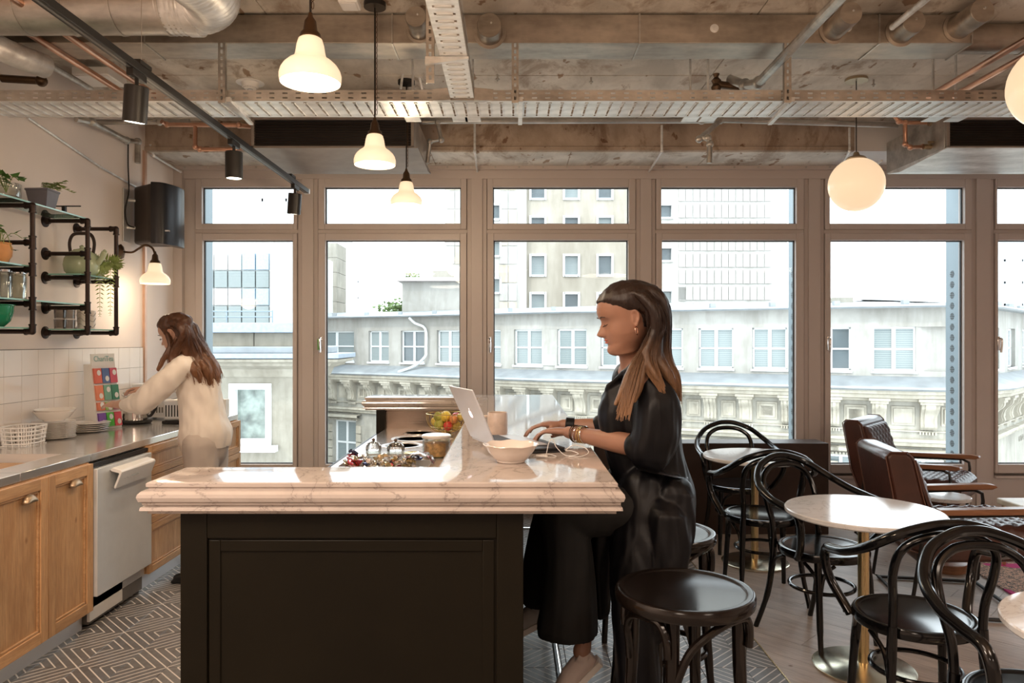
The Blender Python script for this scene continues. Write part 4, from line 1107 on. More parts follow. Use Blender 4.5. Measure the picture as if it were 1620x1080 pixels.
# sconce
sc = thing('wall_sconce', 'brass swan-neck wall lamp with lit opal bell shade under the loudspeaker', 'wall lamp', (XL, 5.34, Z(402, 5.34)))
M().lathe([(.0, 0), (.055, 0), (.055, .006), (.03, .018), (.016, .028), (0, .028)], 8, (0, 0, 0), Matrix.Rotation(PI/2, 4, 'Y')).build('wall_flange', BRONZE, sc)
M().tube(smooth_path([(.02, 0, 0), (.09, -.01, -.005), (.14, -.015, .02), (.19, -.02, .045), (.24, -.02, .025), (.26, -.02, -.02), (.262, -.02, -.05)], 6), .0075, 10).build('arm', BRONZE, sc)
tt = bpy.data.objects.new('lamp_head', None); C.objects.link(tt); tt.parent = sc; tt.location = (.262, -.02, -.235)
bell(tt, 0, s=.98)
light('POINT', 'sconce_glow', (XL+.262, 5.32, Z(402, 5.34)-.26), 6, (1, .76, .5), shadow_soft_size=.08)
# shelf frames made of pipe
LV = [1.517, 1.667, 1.850, 1.996, 2.195]
XF = -2.58
def pframe(y, rungs, label, y_=None):
    t = thing('pipe_shelf_frame', label, 'shelf frame', (XL, y, 1.517), 0, 'black iron pipe shelf frames')
    D = XF-XL
    zs = [LV[i]-1.517 for i in rungs]
    M().tube([(D, 0, zs[0]), (D, 0, zs[-1])], .0125, 12).build('upright', PIPEB, t)
    for k, z in enumerate(zs):
        M().tube([(.004, 0, z), (D, 0, z)], .0125, 12).build('rung', PIPEB, t)
        M().lathe([(.038, 0), (.038, .006), (.022, .010), (.019, .03), (.016, .032), (0, .032)], 20, (0, 0, 0), Matrix.Translation((0, 0, z)) @ Matrix.Rotation(PI/2, 4, 'Y')).build('flange', PIPEB, t)
        if k in (0, len(zs)-1):
            e = M().ball((D-.002, 0, z), .0185, 14); s_ = 1 if k == 0 else -1
            e.tube([(D-.035, 0, z), (D-.005, 0, z)], .0165, 14); e.tube([(D, 0, z+.005*s_), (D, 0, z+.035*s_)], .0165, 14)
            e.tube([(D-.04, 0, z), (D-.032, 0, z)], .0195, 14); e.tube([(D, 0, z+.032*s_), (D, 0, z+.04*s_)], .0195, 14)
            e.build('elbow', PIPEB, t, smooth=40)
        else:
            e = M().tube([(D, 0, z-.034), (D, 0, z+.034)], .0165, 14); e.tube([(D-.036, 0, z), (D, 0, z)], .0165, 14)
            for q in (-.036, .028): e.tube([(D, 0, z+q), (D, 0, z+q+.008)], .0195, 14)
            e.tube([(D-.04, 0, z), (D-.032, 0, z)], .0195, 14); e.build('tee', PIPEB, t, smooth=40)
    return t
pframe(3.963, [0, 1, 2, 3, 4], 'black iron pipe shelf frame nearest the left picture edge, five rungs')
pframe(4.477, [0, 1, 2, 3, 4], 'black iron pipe shelf frame in the middle, green kettle behind its upright')
pframe(4.80, [0, 2, 4], 'black iron pipe shelf frame furthest right, three rungs only')
pframe(3.16, [0, 1, 2, 3, 4], 'black iron pipe shelf frame carrying the hidden left ends of the glass shelves')
def shelf(y0, y1, z, label, x0=XL+.045, x1=XF-.02):
    o = M().b(x0, x1, y0, y1, z+.0145, z+.0225).build('glass_shelf', SHELFG, smooth=0, bevel=.001); tag(o, label, 'shelf', 'glass shelves on the pipe frames')
    M().b(x1, x1+.0015, y0, y1, z+.0145, z+.0225).build('polished_edge', m_('green_glass_edge', simple, (.25, .50, .42), .15), o)
    M().b(x0, x1, y0-.0015, y0, z+.0145, z+.0225).build('polished_edge', m_('green_glass_edge', simple, (.25, .50, .42), .15), o)
shelf(3.0, 4.50, LV[4], 'top glass shelf carrying the potted plants')
shelf(3.0, 4.0, LV[2], 'glass shelf under the terracotta pot')
shelf(3.0, 4.50, LV[1], 'glass shelf carrying the clear bottles')
shelf(3.0, 4.0, LV[0], 'lowest left glass shelf under the green bowl')
shelf(4.44, 4.83, LV[2], 'short glass shelf under the green kettle')
shelf(4.44, 4.83, LV[0], 'lowest right glass shelf under the tumblers')
# things on shelves
GZ = .023
PGREEN = m_('pale_green_enamel', simple, (.50, .58, .38), .15, 0, .05)
kt = thing('enamel_kettle', 'pale green enamel kettle with dark bail handle on the glass shelf', 'kettle', (-2.71, 4.64, LV[2]+GZ))
M().lathe([(0, 0), (.075, 0), (.098, .03), (.105, .07), (.098, .11), (.078, .145), (.05, .16), (.048, .165), (.0, .178)], 32).build('kettle_body', PGREEN, kt, smooth=60)
M().lathe([(0, .172), (.012, .174), (.014, .19), (.0, .198)], 12).build('knob', PGREEN, kt)
M().tube(smooth_path([(.07, 0, .07), (.115, 0, .10), (.14, 0, .15), (.15, 0, .16)], 5), [.022]*5+[.016]*6+[.012]*5, 12).build('spout', PGREEN, kt, smooth=60)
M().tube(smooth_path([(-.07, 0, .14), (-.078, 0, .21), (-.055, 0, .262), (0, 0, .27), (.055, 0, .262), (.078, 0, .21), (.07, 0, .14)], 5), .007, 8, r2=.011).build('handle', m_('dark_brown_handle', simple, (.035, .02, .015), .35), kt)
# leaves helper
def leaf(m, p, d, s, w=.5, droop=.25):
    d = Vector(d).normalized(); side = d.cross(Vector((0, 0, 1)))
    if side.length < .1: side = Vector((1, 0, 0))
    side.normalize(); up = side.cross(d)
    p = Vector(p); q = [p, p+d*s*.35+side*s*w*.5-up*s*.05, p+d*s-up*s*droop, p+d*s*.35-side*s*w*.5-up*s*.05, p+d*s*.4+up*s*.07]
    m.add(q, [(0, 1, 4), (1, 2, 4), (2, 3, 4), (3, 0, 4)])
IVY = m_('ivy_leaf', simple, (.10, .22, .05), .45, 0, .5, 20)
FERN = m_('fern_leaf', simple, (.26, .34, .10), .5, 0, .4, 20)
def ivy_leaf(m, p, d, s):
    d = Vector(d).normalized(); side = d.cross(Vector((.2, .1, 1))).normalized(); p = Vector(p)
    pts = [(0, 0), (.25, .5), (.45, .28), (1.0, 0), (.45, -.28), (.25, -.5)]
    up = side.cross(d)
    m.add([p+d*a*s+side*b*s+up*(.0 if abs(b) > .3 else .06*s) for a, b in pts], [(0, 1, 2, 3), (0, 3, 4, 5)])
ip = thing('ivy_pot', 'ivy in a clear glass jar at the left end of the top shelf', 'potted plant', (-2.70, 3.93, LV[4]+GZ))
M().lathe([(0, 0), (.06, 0), (.07, .02), (.072, .085), (.062, .09), (.066, .07), (.064, .02), (0, .012)], 26).build('jar', CLEARG, ip)
stm = M(); lv_ = []
for k in range(9):
    a = R.uniform(-2.6, .6); L = R.uniform(.06, .15)
    p = smooth_path([(0, 0, .04), (.5*L*math.cos(a), .5*L*math.sin(a), .12), (L*math.cos(a), L*math.sin(a), .10+R.uniform(-.03, .06))], 4)
    stm.tube(p, .002, 5)
    for q in (p[4], p[6], p[-1]): lv_.append((q, (math.cos(a+R.uniform(-.8, .8)), math.sin(a), R.uniform(-.3, .5)), R.uniform(.04, .058)))
stm.build('stem', FERN, ip, kind='stuff')
for q, d, s_ in lv_: 
    m = M(); ivy_leaf(m, q, d, s_); m.build('leaf', IVY, ip, smooth=0)
gp = thing('grey_planter', 'grey-purple tapered planter with small round-leaved plant on the top shelf', 'potted plant', (-2.69, 4.22, LV[4]+GZ))
M().lathe([(0, 0), (.062, 0), (.085, .10), (.090, .102), (.090, .112), (.08, .112), (.076, .09), (0, .09)], 4, scale=(1, 1.25), mat=Matrix.Rotation(PI/4, 4, 'Z')).build('pot', m_('grey_purple_pot', simple, (.16, .155, .19), .4), gp, bevel=.004, smooth=20)
lf = M(); stm = M()
for k in range(10):
    a = R.uniform(-.9, .9); L = R.uniform(.04, .19)
    p = smooth_path([(0, 0, .08), (.5*L*math.cos(a), .5*L*math.sin(a), .14), (L*math.cos(a), L*math.sin(a), .125+R.uniform(-.02, .05))], 4); stm.tube(p, .0016, 5)
    for q in p[3:]:
        for s_ in (-1, 1): leaf(lf, q, (math.cos(a+s_), math.sin(a+s_), .3), .024, .8)
lf.build('foliage', FERN, gp, smooth=0, kind='stuff'); stm.build('stem', FERN, gp, kind='stuff')
m = M().tube([(-2.80, 4.44, LV[4]+GZ+.06), (-2.60, 4.44, LV[4]+GZ+.06)], .004, 8); m.cb((-2.70, 4.44, LV[4]+GZ+.03), (.02, .02, .06)); tag(m.build('shelf_clamp', BLK), 'thin black rod clamp beside the grey planter', 'clamp')
tp = thing('terracotta_pot', 'orange ribbed terracotta pot with trailing ivy on the second shelf', 'potted plant', (-2.685, 3.86, LV[2]+GZ))
M().lathe([(0, 0), (.03, 0), (.055, .04), (.058, .08), (.05, .10), (.054, .108), (.048, .108), (.044, .09), (0, .09)], 20).build('pot', m_('terracotta', simple, (.72, .34, .13), .6), tp)
stm = M(); lv_ = []
for k in range(6):
    a = R.uniform(-1.6, .5); L = R.uniform(.06, .15)
    p = smooth_path([(0, 0, .09), (.5*L*math.cos(a), .5*L*math.sin(a), .16), (L*math.cos(a), L*math.sin(a), .12+R.uniform(-.07, .08))], 4); stm.tube(p, .0018, 5)
    for q in (p[5], p[-1]): lv_.append((q, (math.cos(a), math.sin(a), R.uniform(-.5, .6)), R.uniform(.032, .045)))
stm.build('stem', FERN, tp, kind='stuff')
for q, d, s_ in lv_:
    m = M(); ivy_leaf(m, q, d, s_); m.build('leaf', IVY, tp, smooth=0)
def bottle(x, y, z, hgt, label, grp):
    t = thing('swing_top_bottle', label, 'bottle', (x, y, z), 0, grp)
    r = .036
    M().lathe([(0, 0), (r, 0), (r, hgt*.55), (r*.5, hgt*.78), (.013, hgt*.86), (.013, hgt), (.009, hgt), (.009, hgt*.86), (r*.9, hgt*.5), (r*.9, .01), (0, .01)], 20).build('bottle_body', CLEARG, t, smooth=50)
    M().lathe([(.014, hgt), (.015, hgt+.012), (0, hgt+.016)], 14).build('stopper', WHITEC, t)
    M().tube(smooth_path([(-.016, 0, hgt*.86), (-.02, 0, hgt+.0), (0, 0, hgt+.024), (.02, 0, hgt), (.016, 0, hgt*.86)], 4), .0016, 5).build('wire_clasp', CHROME, t)
for k, y in enumerate((3.80, 3.90, 3.975)):
    pass
GB = 'clear swing top bottles on the pipe shelves'
bottle(-2.76, 3.985, LV[2]+GZ, .105, 'short clear swing-top bottle just right of the terracotta pot', GB)
bottle(-2.80, 3.93, LV[2]+GZ, .105, 'short clear swing-top bottle standing behind the terracotta pot', GB)
for k, (x, y, l) in enumerate(((-2.69, 3.80, 'clear glass jar at left on the bottle shelf'), (-2.70, 3.905, 'clear glass jar second on the bottle shelf'), (-2.70, 4.02, 'clear glass jar third on the bottle shelf, behind the upright'), (-2.77, 4.12, 'clear glass jar furthest right on the bottle shelf, near the wall'))):
    t = thing('glass_jar', l, 'jar', (x, y, LV[1]+GZ), 0, 'clear jars on the bottle shelf')
    M().lathe([(0, 0), (.042, 0), (.044, .01), (.044, .13), (.038, .142), (.034, .142), (.040, .128), (.040, .012), (0, .008)], 20).build('jar_body', CLEARG, t, smooth=50)
    M().lathe([(.044, .142), (.045, .154), (.0, .156)], 20).build('lid', CHROME, t)
gb = thing('green_bowl', 'dark green glass footed bowl at the left on the lowest shelf', 'bowl', (-2.69, 3.83, LV[0]+GZ))
M().lathe([(0, 0), (.04, 0), (.07, .03), (.083, .075), (.085, .108), (.092, .112), (.092, .116), (.08, .114), (.076, .075), (.06, .03), (0, .012)], 28).build('bowl_body', m_('green_glazed_glass', simple, (.02, .22, .11), .06), gb, smooth=50)
for k, (y, z, l) in enumerate(((4.50, 0, 'grey tumbler, lower left of the four stacked by the wall'), (4.59, 0, 'grey tumbler, lower right of the four stacked'), (4.50, 1, 'grey tumbler, upper left of the four stacked'), (4.59, 1, 'grey tumbler, upper right of the four stacked'))):
    t = thing('grey_tumbler', l, 'tumbler', (-2.76, y, LV[0]+GZ+z*.062), 0, 'stacked grey tumblers')
    M().lathe([(0, 0), (.033, 0), (.036, .058), (.033, .058), (.030, .006), (0, .006)], 20).build('tumbler_body', m_('smoky_grey_glass', clear, (.74, .72, .70), .05), t)
for k, (y, l) in enumerate(((4.665, 'white patterned cup stack left on the lowest right shelf'), (4.745, 'white patterned cup stack right on the lowest right shelf'))):
    t = thing('patterned_cup_stack', l, 'cups', (-2.72, y, LV[0]+GZ), 0, 'white patterned cup stacks')
    M().lathe([(0, 0), (.028, 0), (.034, .12), (.031, .12), (.026, .006), (0, .006)], 20).build('cup_body', WHITEC, t)
    for q in range(3): M().tube([(.0285+.0022*q+.006, .0, .022+.036*q)] and [((.032+.001*q)*math.cos(a0)+0, (.032+.001*q)*math.sin(a0), .024+.036*q+.012*math.sin(3*a0)) for a0 in [i*PI/12 for i in range(24)]], .0018, 5, closed=True).build('pattern_band', m_('grey_glaze', simple, (.45, .42, .4), .3), t)
fn = thing('hanging_fern', 'light green fern trailing down from the short glass shelf', 'potted plant', (-2.68, 4.77, LV[2]+GZ))
M().lathe([(0, 0), (.034, 0), (.044, .07), (.04, .07), (.036, .06), (0, .06)], 18).build('pot', m_('clear_grey_pot', simple, (.55, .55, .5), .3), fn)
fr_ = M()
for k in range(9):
    a = R.uniform(-1.7, .3); L = R.uniform(.05, .12); dn = R.choice([-.24, -.18, -.12, .02, .08, .12]) if k else -.25
    p = smooth_path([(0, 0, .06), (L*math.cos(a), L*math.sin(a), .10), (L*1.15*math.cos(a), L*1.15*math.sin(a), .05+dn*.4), (L*1.1*math.cos(a), L*1.1*math.sin(a), dn)], 8)
    if dn < -.1 and p[-1][0] < -.0: pass
    fr_.tube(p, .0012, 4)
    for i, q in enumerate(p[6:]):
        d = Vector(p[min(i+7, len(p)-1)])-Vector(p[i+5]); sd_ = d.cross(Vector((.55, -.83, .05)))
        if sd_.length < 1e-6: continue
        sd_.normalize(); L2 = .066*max(.15, 1-i/(len(p)*.85))
        for s_ in (-1, 1):
            A = Vector(q); e1 = (sd_*s_+d.normalized()*.6).normalized(); e2 = d.normalized(); fr_.add([A, A+e1*L2*.5-e2*L2*.20, A+e1*L2, A+e1*L2*.5+e2*L2*.12], [(0, 1, 2, 3)])
fr_.build('frond', FERN, fn, smooth=0, kind='stuff')
# ================================================================ KITCHEN RUN
CZ, CX = .89, -2.15
wt = thing('stainless_worktop', 'long brushed stainless steel worktop with a sunken sink along the left wall', 'worktop', (-2.5, 4.4, CZ))
SX0, SX1, SY0, SY1 = -2.74, -2.30, 3.22, 3.76
m = M(); yN, yF = 1.5, 5.78; xb = XL+.012
m.b(xb, CX, SY1, yF, CZ-.04, CZ); m.b(xb, CX, yN, SY0, CZ-.04, CZ); m.b(xb, SX0, SY0, SY1, CZ-.04, CZ); m.b(SX1, CX, SY0, SY1, CZ-.04, CZ)
m.build('slab', STEEL, wt, world=True, bevel=.003)
m = M(); m.b(SX0, SX0+.002, SY0, SY1, CZ-.2, CZ); m.b(SX1-.002, SX1, SY0, SY1, CZ-.2, CZ); m.b(SX0, SX1, SY0, SY0+.002, CZ-.2, CZ); m.b(SX0, SX1, SY1-.002, SY1, CZ-.2, CZ); m.b(SX0, SX1, SY0, SY1, CZ-.202, CZ-.2)
m.build('sink_basin', STEELM, wt, world=True)
M().b(xb, xb+.016, 1.5, 4.22, CZ, CZ+.055).build('upstand', STEEL, wt, world=True, bevel=.002)
DXF = -2.125
ZB = .10
def framed(name, y0, y1, z0, z1, parent, vertical=True):
    """shaker front on plane x = DXF: rails, stiles, bead and panel"""
    w = .052 if z1-z0 > .3 else .04
    t = .022; x0, x1 = DXF-t, DXF
    MI = Matrix.Translation(parent.location).inverted()
    d = M().b(x0, x1-.014, y0+w-.003, y1-w+.003, z0+w-.003, z1-w+.003).build(name, OAK, parent, world=True)
    for a_, b2 in ((y0, y0+w), (y1-w, y1)): M().b(x0, x1, a_, b2, z0, z1).build('stile', OAK, d, bevel=.002).matrix_parent_inverse = MI
    for a_, b2 in ((z0, z0+w), (z1-w, z1)): M().b(x0, x1, y0+w, y1-w, a_, b2).build('rail', OAKY, d, bevel=.002).matrix_parent_inverse = MI
    b_ = M(); q = .012
    b_.b(x0+.004, x1-.006, y0+w, y0+w+q, z0+w, z1-w); b_.b(x0+.004, x1-.006, y1-w-q, y1-w, z0+w, z1-w); b_.b(x0+.004, x1-.006, y0+w, y1-w, z0+w, z0+w+q); b_.b(x0+.004, x1-.006, y0+w, y1-w, z1-w-q, z1-w)
    bb_ = b_.build('bead', OAKY, d, bevel=.003); bb_.matrix_parent_inverse = Matrix.Translation(parent.location).inverted()
    return d
def cup(parent, top, y, z):
    m = M(); n = 12; prof = []
    v = []; f = []
    for i in range(n+1):
        a = PI*i/n
        for j in range(6):
            b = PI/2*j/5
            v.append((DXF+.001+.026*math.cos(b) if False else DXF+.001+.026*math.sin(b)*1.0, y-.042*math.cos(a)*(math.cos(b)*.35+.65), z+.036*math.sin(a)*(math.cos(b)*.95+.05)-.004))
    for i in range(n):
        for j in range(5): f.append((i*6+j, (i+1)*6+j, (i+1)*6+j+1, i*6+j+1))
    m.add(v, f)
    o = m.build('cup_handle', m_('aged_brass_handle', simple, (.40, .29, .19), .35, .8), parent, smooth=60); o.matrix_parent_inverse = Matrix.Translation(top.location).inverted()
    s = o.modifiers.new('s', 'SOLIDIFY'); s.thickness = .002
def cab(name, label, y0, y1, fronts):
    t = thing(name, label, 'cabinet', (-2.5, (y0+y1)/2, 0), 0, 'oak kitchen cabinets')
    M().b(XL+.02, DXF-.024, y0+.001, y1-.001, ZB, CZ-.042).build('carcass', OAKY, t, world=True)
    M().b(-2.78, -2.185, y0, y1, .001, ZB).build('plinth', STEELM, t, world=True)
    for (nm, a, b, za, zb, hy, hz) in fronts:
        d = framed(nm, a+.002, b-.002, za, zb, t)
        if hy: cup(d, t, hy, hz)
    return t
cab('base_cabinet', 'oak cabinet door at the left picture edge, brass cup handle', 3.0, 3.377, [('door', 3.0, 3.377, ZB, .845, 3.235, Z(797, 3.235))])
cab('base_cabinet', 'oak cabinet door between the left cabinet and the dishwasher', 3.377, 3.74, [('door', 3.377, 3.74, ZB, .845, 3.575, Z(771, 3.575))])
cab('base_cabinet', 'oak cabinet out of the picture to the left', 1.5, 3.0, [('door', 1.5, 2.0, ZB, .845, 0, 0), ('door', 2.0, 2.5, ZB, .845, 0, 0), ('door', 2.5, 3.0, ZB, .845, 0, 0)])
dr = cab('drawer_cabinet', 'oak drawer cabinet right of the dishwasher, labelled lower drawer', 4.313, 5.05, [('drawer', 4.313, 5.05, .672, .845, 0, 0), ('drawer', 4.313, 5.05, .39, .668, 0, 0), ('drawer', 4.313, 5.05, ZB, .386, 4.82, .30)])
cab('drawer_cabinet', 'oak drawer cabinet by the window, partly behind the woman in white', 5.05, 5.77, [('drawer', 5.05, 5.77, .60, .845, 5.4, .78), ('drawer', 5.05, 5.77, .35, .596, 5.4, .53), ('drawer', 5.05, 5.77, ZB, .346, 5.4, .28)])
sign = M().b(DXF, DXF+.001, 4.72, 4.95, .405, .44).build('paper_label', m_('paper_white', simple, (.85, .84, .82), .7), dr, world=True)
tx_ = text('label_text', 'BOWLS', .026, BLK, dr, (0, 0, 0), (0, 0, 0), .0004); tx_.matrix_local = Matrix.Translation((DXF+.0015+2.5, 4.835-(4.313+5.05)/2, .4225)) @ Matrix.Rotation(PI/2, 4, 'Z') @ Matrix.Rotation(PI/2, 4, 'X')
# dishwasher
dw = thing('dishwasher', 'built-in dishwasher with plain steel front and pale control handle', 'dishwasher', (-2.5, 4.03, 0))
ya, yb = 3.745, 4.308
M().b(XL+.1, -2.15, ya+.004, yb-.004, .10, .84).build('body', STEELM, dw, world=True)
M().b(-2.15, -2.108, ya, yb, .165, .815).build('door', m_('dull_steel_front', simple, (.66, .68, .69), .38, .25, .04), dw, world=True, bevel=.003)
M().b(-2.16, -2.13, ya, yb, .822, .842).build('control_strip', BLK, dw, world=True)
hp = M(); 
prof = [(-2.108, .79), (-2.095, .802), (-2.052, .790), (-2.045, .778), (-2.075, .700), (-2.082, .690), (-2.088, .700), (-2.060, .772), (-2.098, .782)]
hp.prism([(a, b) for a, b in prof], 3.86, 4.23, 'y'); hnd = hp.build('control_handle', WHITEM, dw, world=True, bevel=.003)
M().b(-2.063, -2.0585, 3.99, 4.06, .735, .760, ).build('display', m_('grey_display', simple, (.55, .58, .58), .2), dw, world=True)
tx_ = text('panel_print', 'o  ooo   o o', .014, m_('grey_print', simple, (.45, .45, .45), .5), dw, (0, 0, 0), (0, 0, 0), .0002)
tx_.matrix_local = Matrix.Translation((-2.0585+2.5, 3.95-4.03, .738)) @ Matrix.Rotation(PI/2, 4, 'Z') @ Matrix.Rotation(PI/2-.35, 4, 'X')
M().b(-2.7, -2.16, ya+.01, yb-.01, .02, .10).build('kick_space', m_('dark_grey_kick', simple, (.16, .15, .14), .6), dw, world=True)
M().b(-2.165, -2.150, ya+.004, ya+.32, .035, .155).build('kick_panel', WHITEM, dw, world=True, bevel=.002)
for y in (ya+.38, yb-.08): M().lathe([(.02, 0), (.02, .012), (.008, .02), (.008, .10), (0, .10)], 14, (-2.20, y, .001)).build('adjustable_foot', GALV, dw, world=True)
# things on the worktop
def plate(z, r, sx=0, sy=0):
    return M().lathe([(0, 0), (r*.55, 0), (r*.6, .003), (r, .012), (r*1.0, .0145), (r*.6, .006), (0, .005)], 36)
pp0 = plate(0, .113)
first = None
for k in range(13):
    if first is None: first = pp0.build('dinner_plate', WHITEC, smooth=40); o = first
    else: o = bpy.data.objects.new('dinner_plate', first.data); C.objects.link(o)
    o.location = (-2.70+R.uniform(-.002, .002), 4.34+R.uniform(-.002, .002), CZ+.001+.0075*k)
    tag(o, ['bottom white dinner plate of the tall stack', 'second white dinner plate from the bottom of the tall stack', 'third white dinner plate from the bottom of the tall stack', 'fourth white dinner plate from the bottom of the tall stack', 'fifth white dinner plate from the bottom of the tall stack', 'sixth white dinner plate from the bottom of the tall stack', 'white dinner plate exactly in the middle of the tall stack', 'sixth white dinner plate from the top of the tall stack', 'fifth white dinner plate from the top of the tall stack', 'fourth white dinner plate from the top of the tall stack', 'third white dinner plate from the top of the tall stack', 'second white dinner plate from the top of the tall stack', 'top white dinner plate of the tall stack, under the bowls'][k], 'plate', 'plates in the tall stack')
ps = plate(0, .12); f2 = None
for k in range(5):
    if f2 is None: f2 = ps.build('serving_plate', WHITEC, smooth=40); o = f2
    else: o = bpy.data.objects.new('serving_plate', f2.data); C.objects.link(o)
    o.location = (-2.69+.003*k, 4.66+.002*k, CZ+.001+.0115*k)
    tag(o, ('bottom', 'second lowest', 'middle', 'second highest', 'topmost')[k]+' large white plate of the low stack beside the tea display', 'plate', 'plates in the low stack')
def wbowl(x, y, z, r, h, label, grp=None, name='soup_bowl', tilt=0):
    t = M().lathe([(0, 0), (r*.5, 0), (r*.52, .006), (r*.75, h*.35), (r*.98, h), (r, h), (r*1.0, h+.003), (r*.96, h+.002), (r*.7, h*.36), (r*.45, .01), (0, .009)], 40).build(name, WHITEC, smooth=50)
    t.location = (x, y, z); t.rotation_euler = (tilt, 0, 0); return tag(t, label, 'bowl', grp)
zt_ = CZ+.001+.0075*12+.015
wbowl(-2.70, 4.34, zt_, .108, .055, 'white oval bowl, lower of two on the tall plate stack', 'bowls on the plate stack')
wbowl(-2.695, 4.345, zt_+.012, .112, .055, 'white oval bowl, upper of two on the tall plate stack', 'bowls on the plate stack')
bk = thing('white_basket', 'white woven plastic basket at the left edge of the worktop', 'basket', (-2.705, 4.08, CZ+.001))
n = 30
for k in range(5): 
    z = .015+.022*k
    M().tube([((.075+.012*z*8)*math.copysign(abs(math.cos(a))**.5, math.cos(a)), (.095+.012*z*8)*math.copysign(abs(math.sin(a))**.5, math.sin(a)), z) for a in [i*2*PI/n for i in range(n)]], .0045, 6, closed=True).build('weave_band', WHITEP, bk)
m = M()
for i in range(n):
    a = 2*PI*(i+.5)/n; c_, s_ = math.copysign(abs(math.cos(a))**.5, math.cos(a)), math.copysign(abs(math.sin(a))**.5, math.sin(a))
    m.tube([(.073*c_, .093*s_, 0), (.086*c_, .107*s_, .108)], .003, 6)
m.b(-.07, .07, -.09, .09, 0, .004); m.build('basket_stakes', WHITEP, bk, kind='stuff')
# tea display
td = thing('tea_display', 'white cardboard tea display with rows of coloured tea packets', 'display stand', (-2.70, 4.76, CZ+.001), math.atan2(.917, .40))
td.scale = (.85, 1, 1.14)
# local: x along front (to the far right), y pointing back to the wall
CARD = m_('white_card', simple, (.80, .78, .74), .7, 0, .02)
M().add([(0, -.03, 0), (.21, -.03, 0), (.21, .09, 0), (0, .09, 0), (0, .035, .37), (.21, .035, .37), (.21, .105, .37), (0, .105, .37)], [(3, 2, 1, 0), (4, 5, 6, 7), (0, 1, 5, 4), (1, 2, 6, 5), (2, 3, 7, 6), (3, 0, 4, 7)]).build('stand_body', CARD, td, bevel=.002, smooth=0)
M().add([(0.005, .030, .36), (.205, .030, .36), (.205, .042, .36), (.005, .042, .36), (.005, .040, .43), (.205, .040, .43), (.205, .046, .43), (.005, .046, .43)], [(3, 2, 1, 0), (4, 5, 6, 7), (0, 1, 5, 4), (1, 2, 6, 5), (2, 3, 7, 6), (3, 0, 4, 7)]).build('header_card', CARD, td, smooth=0)
tx_ = text('header_text', 'ChariTea', .045, m_('teal_print', simple, (.25, .45, .42), .6), td, (.105, .029, .40), (PI/2-.14, 0, 0), .0006)
cols = [[(.72, .16, .10), (.10, .16, .34), (.62, .10, .14)], [(.80, .26, .14), (.20, .42, .30), (.06, .24, .14)], [(.68, .20, .10), (.35, .50, .16), (.5, .15, .2)], [(.20, .08, .36), (.10, .50, .06), (.66, .08, .10)]]
sl = math.atan2(.065, .37)
pk = {}
for r_ in range(4):
    for c_ in range(3):
        h_ = (.085 if r_ in (0, 1) else (.045 if r_ == 2 else .078)); zb = [.262, .165, .108, .015][r_]
        cc = cols[r_][c_]
        yb = -.03+.065*zb/.37
        t_ = M().add([(p[0], p[1], p[2]) for p in [(.010+.066*c_, yb-.016, zb), (.070+.066*c_, yb-.016, zb), (.070+.066*c_, yb-.001, zb), (.010+.066*c_, yb-.001, zb)]]+[(.010+.066*c_, yb-.016+.176*h_, zb+h_), (.070+.066*c_, yb-.016+.176*h_, zb+h_), (.070+.066*c_, yb-.001+.176*h_, zb+h_), (.010+.066*c_, yb-.001+.176*h_, zb+h_)], [(3, 2, 1, 0), (4, 5, 6, 7), (0, 1, 5, 4), (1, 2, 6, 5), (2, 3, 7, 6), (3, 0, 4, 7)])
        p_ = t_.build('tea_packet', m_('packet_print_%d_%d' % (r_, c_), simple, cc, .45), td, smooth=0)
        k_ = M().lathe([(0, 0), (.016, 0), (.016, .001), (0, .001)], 18, (0, 0, 0), Matrix.Translation((.046+.066*c_, yb-.017+.176*h_*(.3 if (r_+c_) % 2 else .7), zb+h_*(.3 if (r_+c_) % 2 else .7))) @ Matrix.Rotation(PI/2-.176, 4, 'X')).build('printed_circle', CARD, p_)
# electric kettle
ek = thing('steel_kettle', 'polished steel electric kettle on its base, reflected in the worktop', 'kettle', (-2.62, 5.13, CZ+.001))
M().lathe([(0, 0), (.095, 0), (.105, .012), (.1, .024), (0, .024)], 30).build('base', BLK, ek)
M().lathe([(0, .026), (.082, .026), (.084, .05), (.07, .14), (.058, .205), (.052, .215), (.03, .222), (0, .224)], 32).build('kettle_body', m_('polished_steel', simple, (.66, .62, .58), .13, 1, .03), ek, smooth=50)
M().tube(smooth_path([(.05, .02, .20), (.12, .03, .21), (.135, .03, .14), (.10, .02, .06), (.075, .01, .05)], 6), .010, 10).build('handle', BLK, ek)
M().tube(smooth_path([(-.04, 0, .17), (-.07, -.01, .195), (-.085, -.01, .205)], 5), .014, 10).build('spout', STEEL, ek)
M().lathe([(0, .224), (.012, .225), (.012, .24), (0, .244)], 12).build('lid_knob', BLK, ek)
tag(M().tube(smooth_path([(-2.70, 5.10, CZ+.01), (-2.76, 5.02, CZ+.05), (-2.79, 5.0, CZ+.14), (-2.82, 5.0, CZ+.20)], 5), .004, 8).build('power_cord', BLK), 'black power cord rising behind the steel kettle', 'cord')
tag(M().lathe([(0, 0), (.035, 0), (.038, .07), (.034, .07), (.03, .01), (0, .01)], 20, (-2.745, 5.09, CZ+.001)).build('dark_mug', m_('dark_brown_glaze', simple, (.05, .035, .03), .2)), 'small dark mug behind the kettle', 'mug')
mw = thing('microwave_oven', 'grey metal microwave oven behind the woman in white', 'microwave', (-2.56, 5.53, CZ+.001))
M().b(-.22, .19, -.15, .16, .015, .26).build('casing', STEELM, mw, bevel=.006)
for k in range(14): M().b(-.12+.02*k, -.11+.02*k, -.1515, -.149, .05, .09).build('vent_slot', m_('dark_grey_kick', simple, (.16, .15, .14), .6), mw, smooth=0)
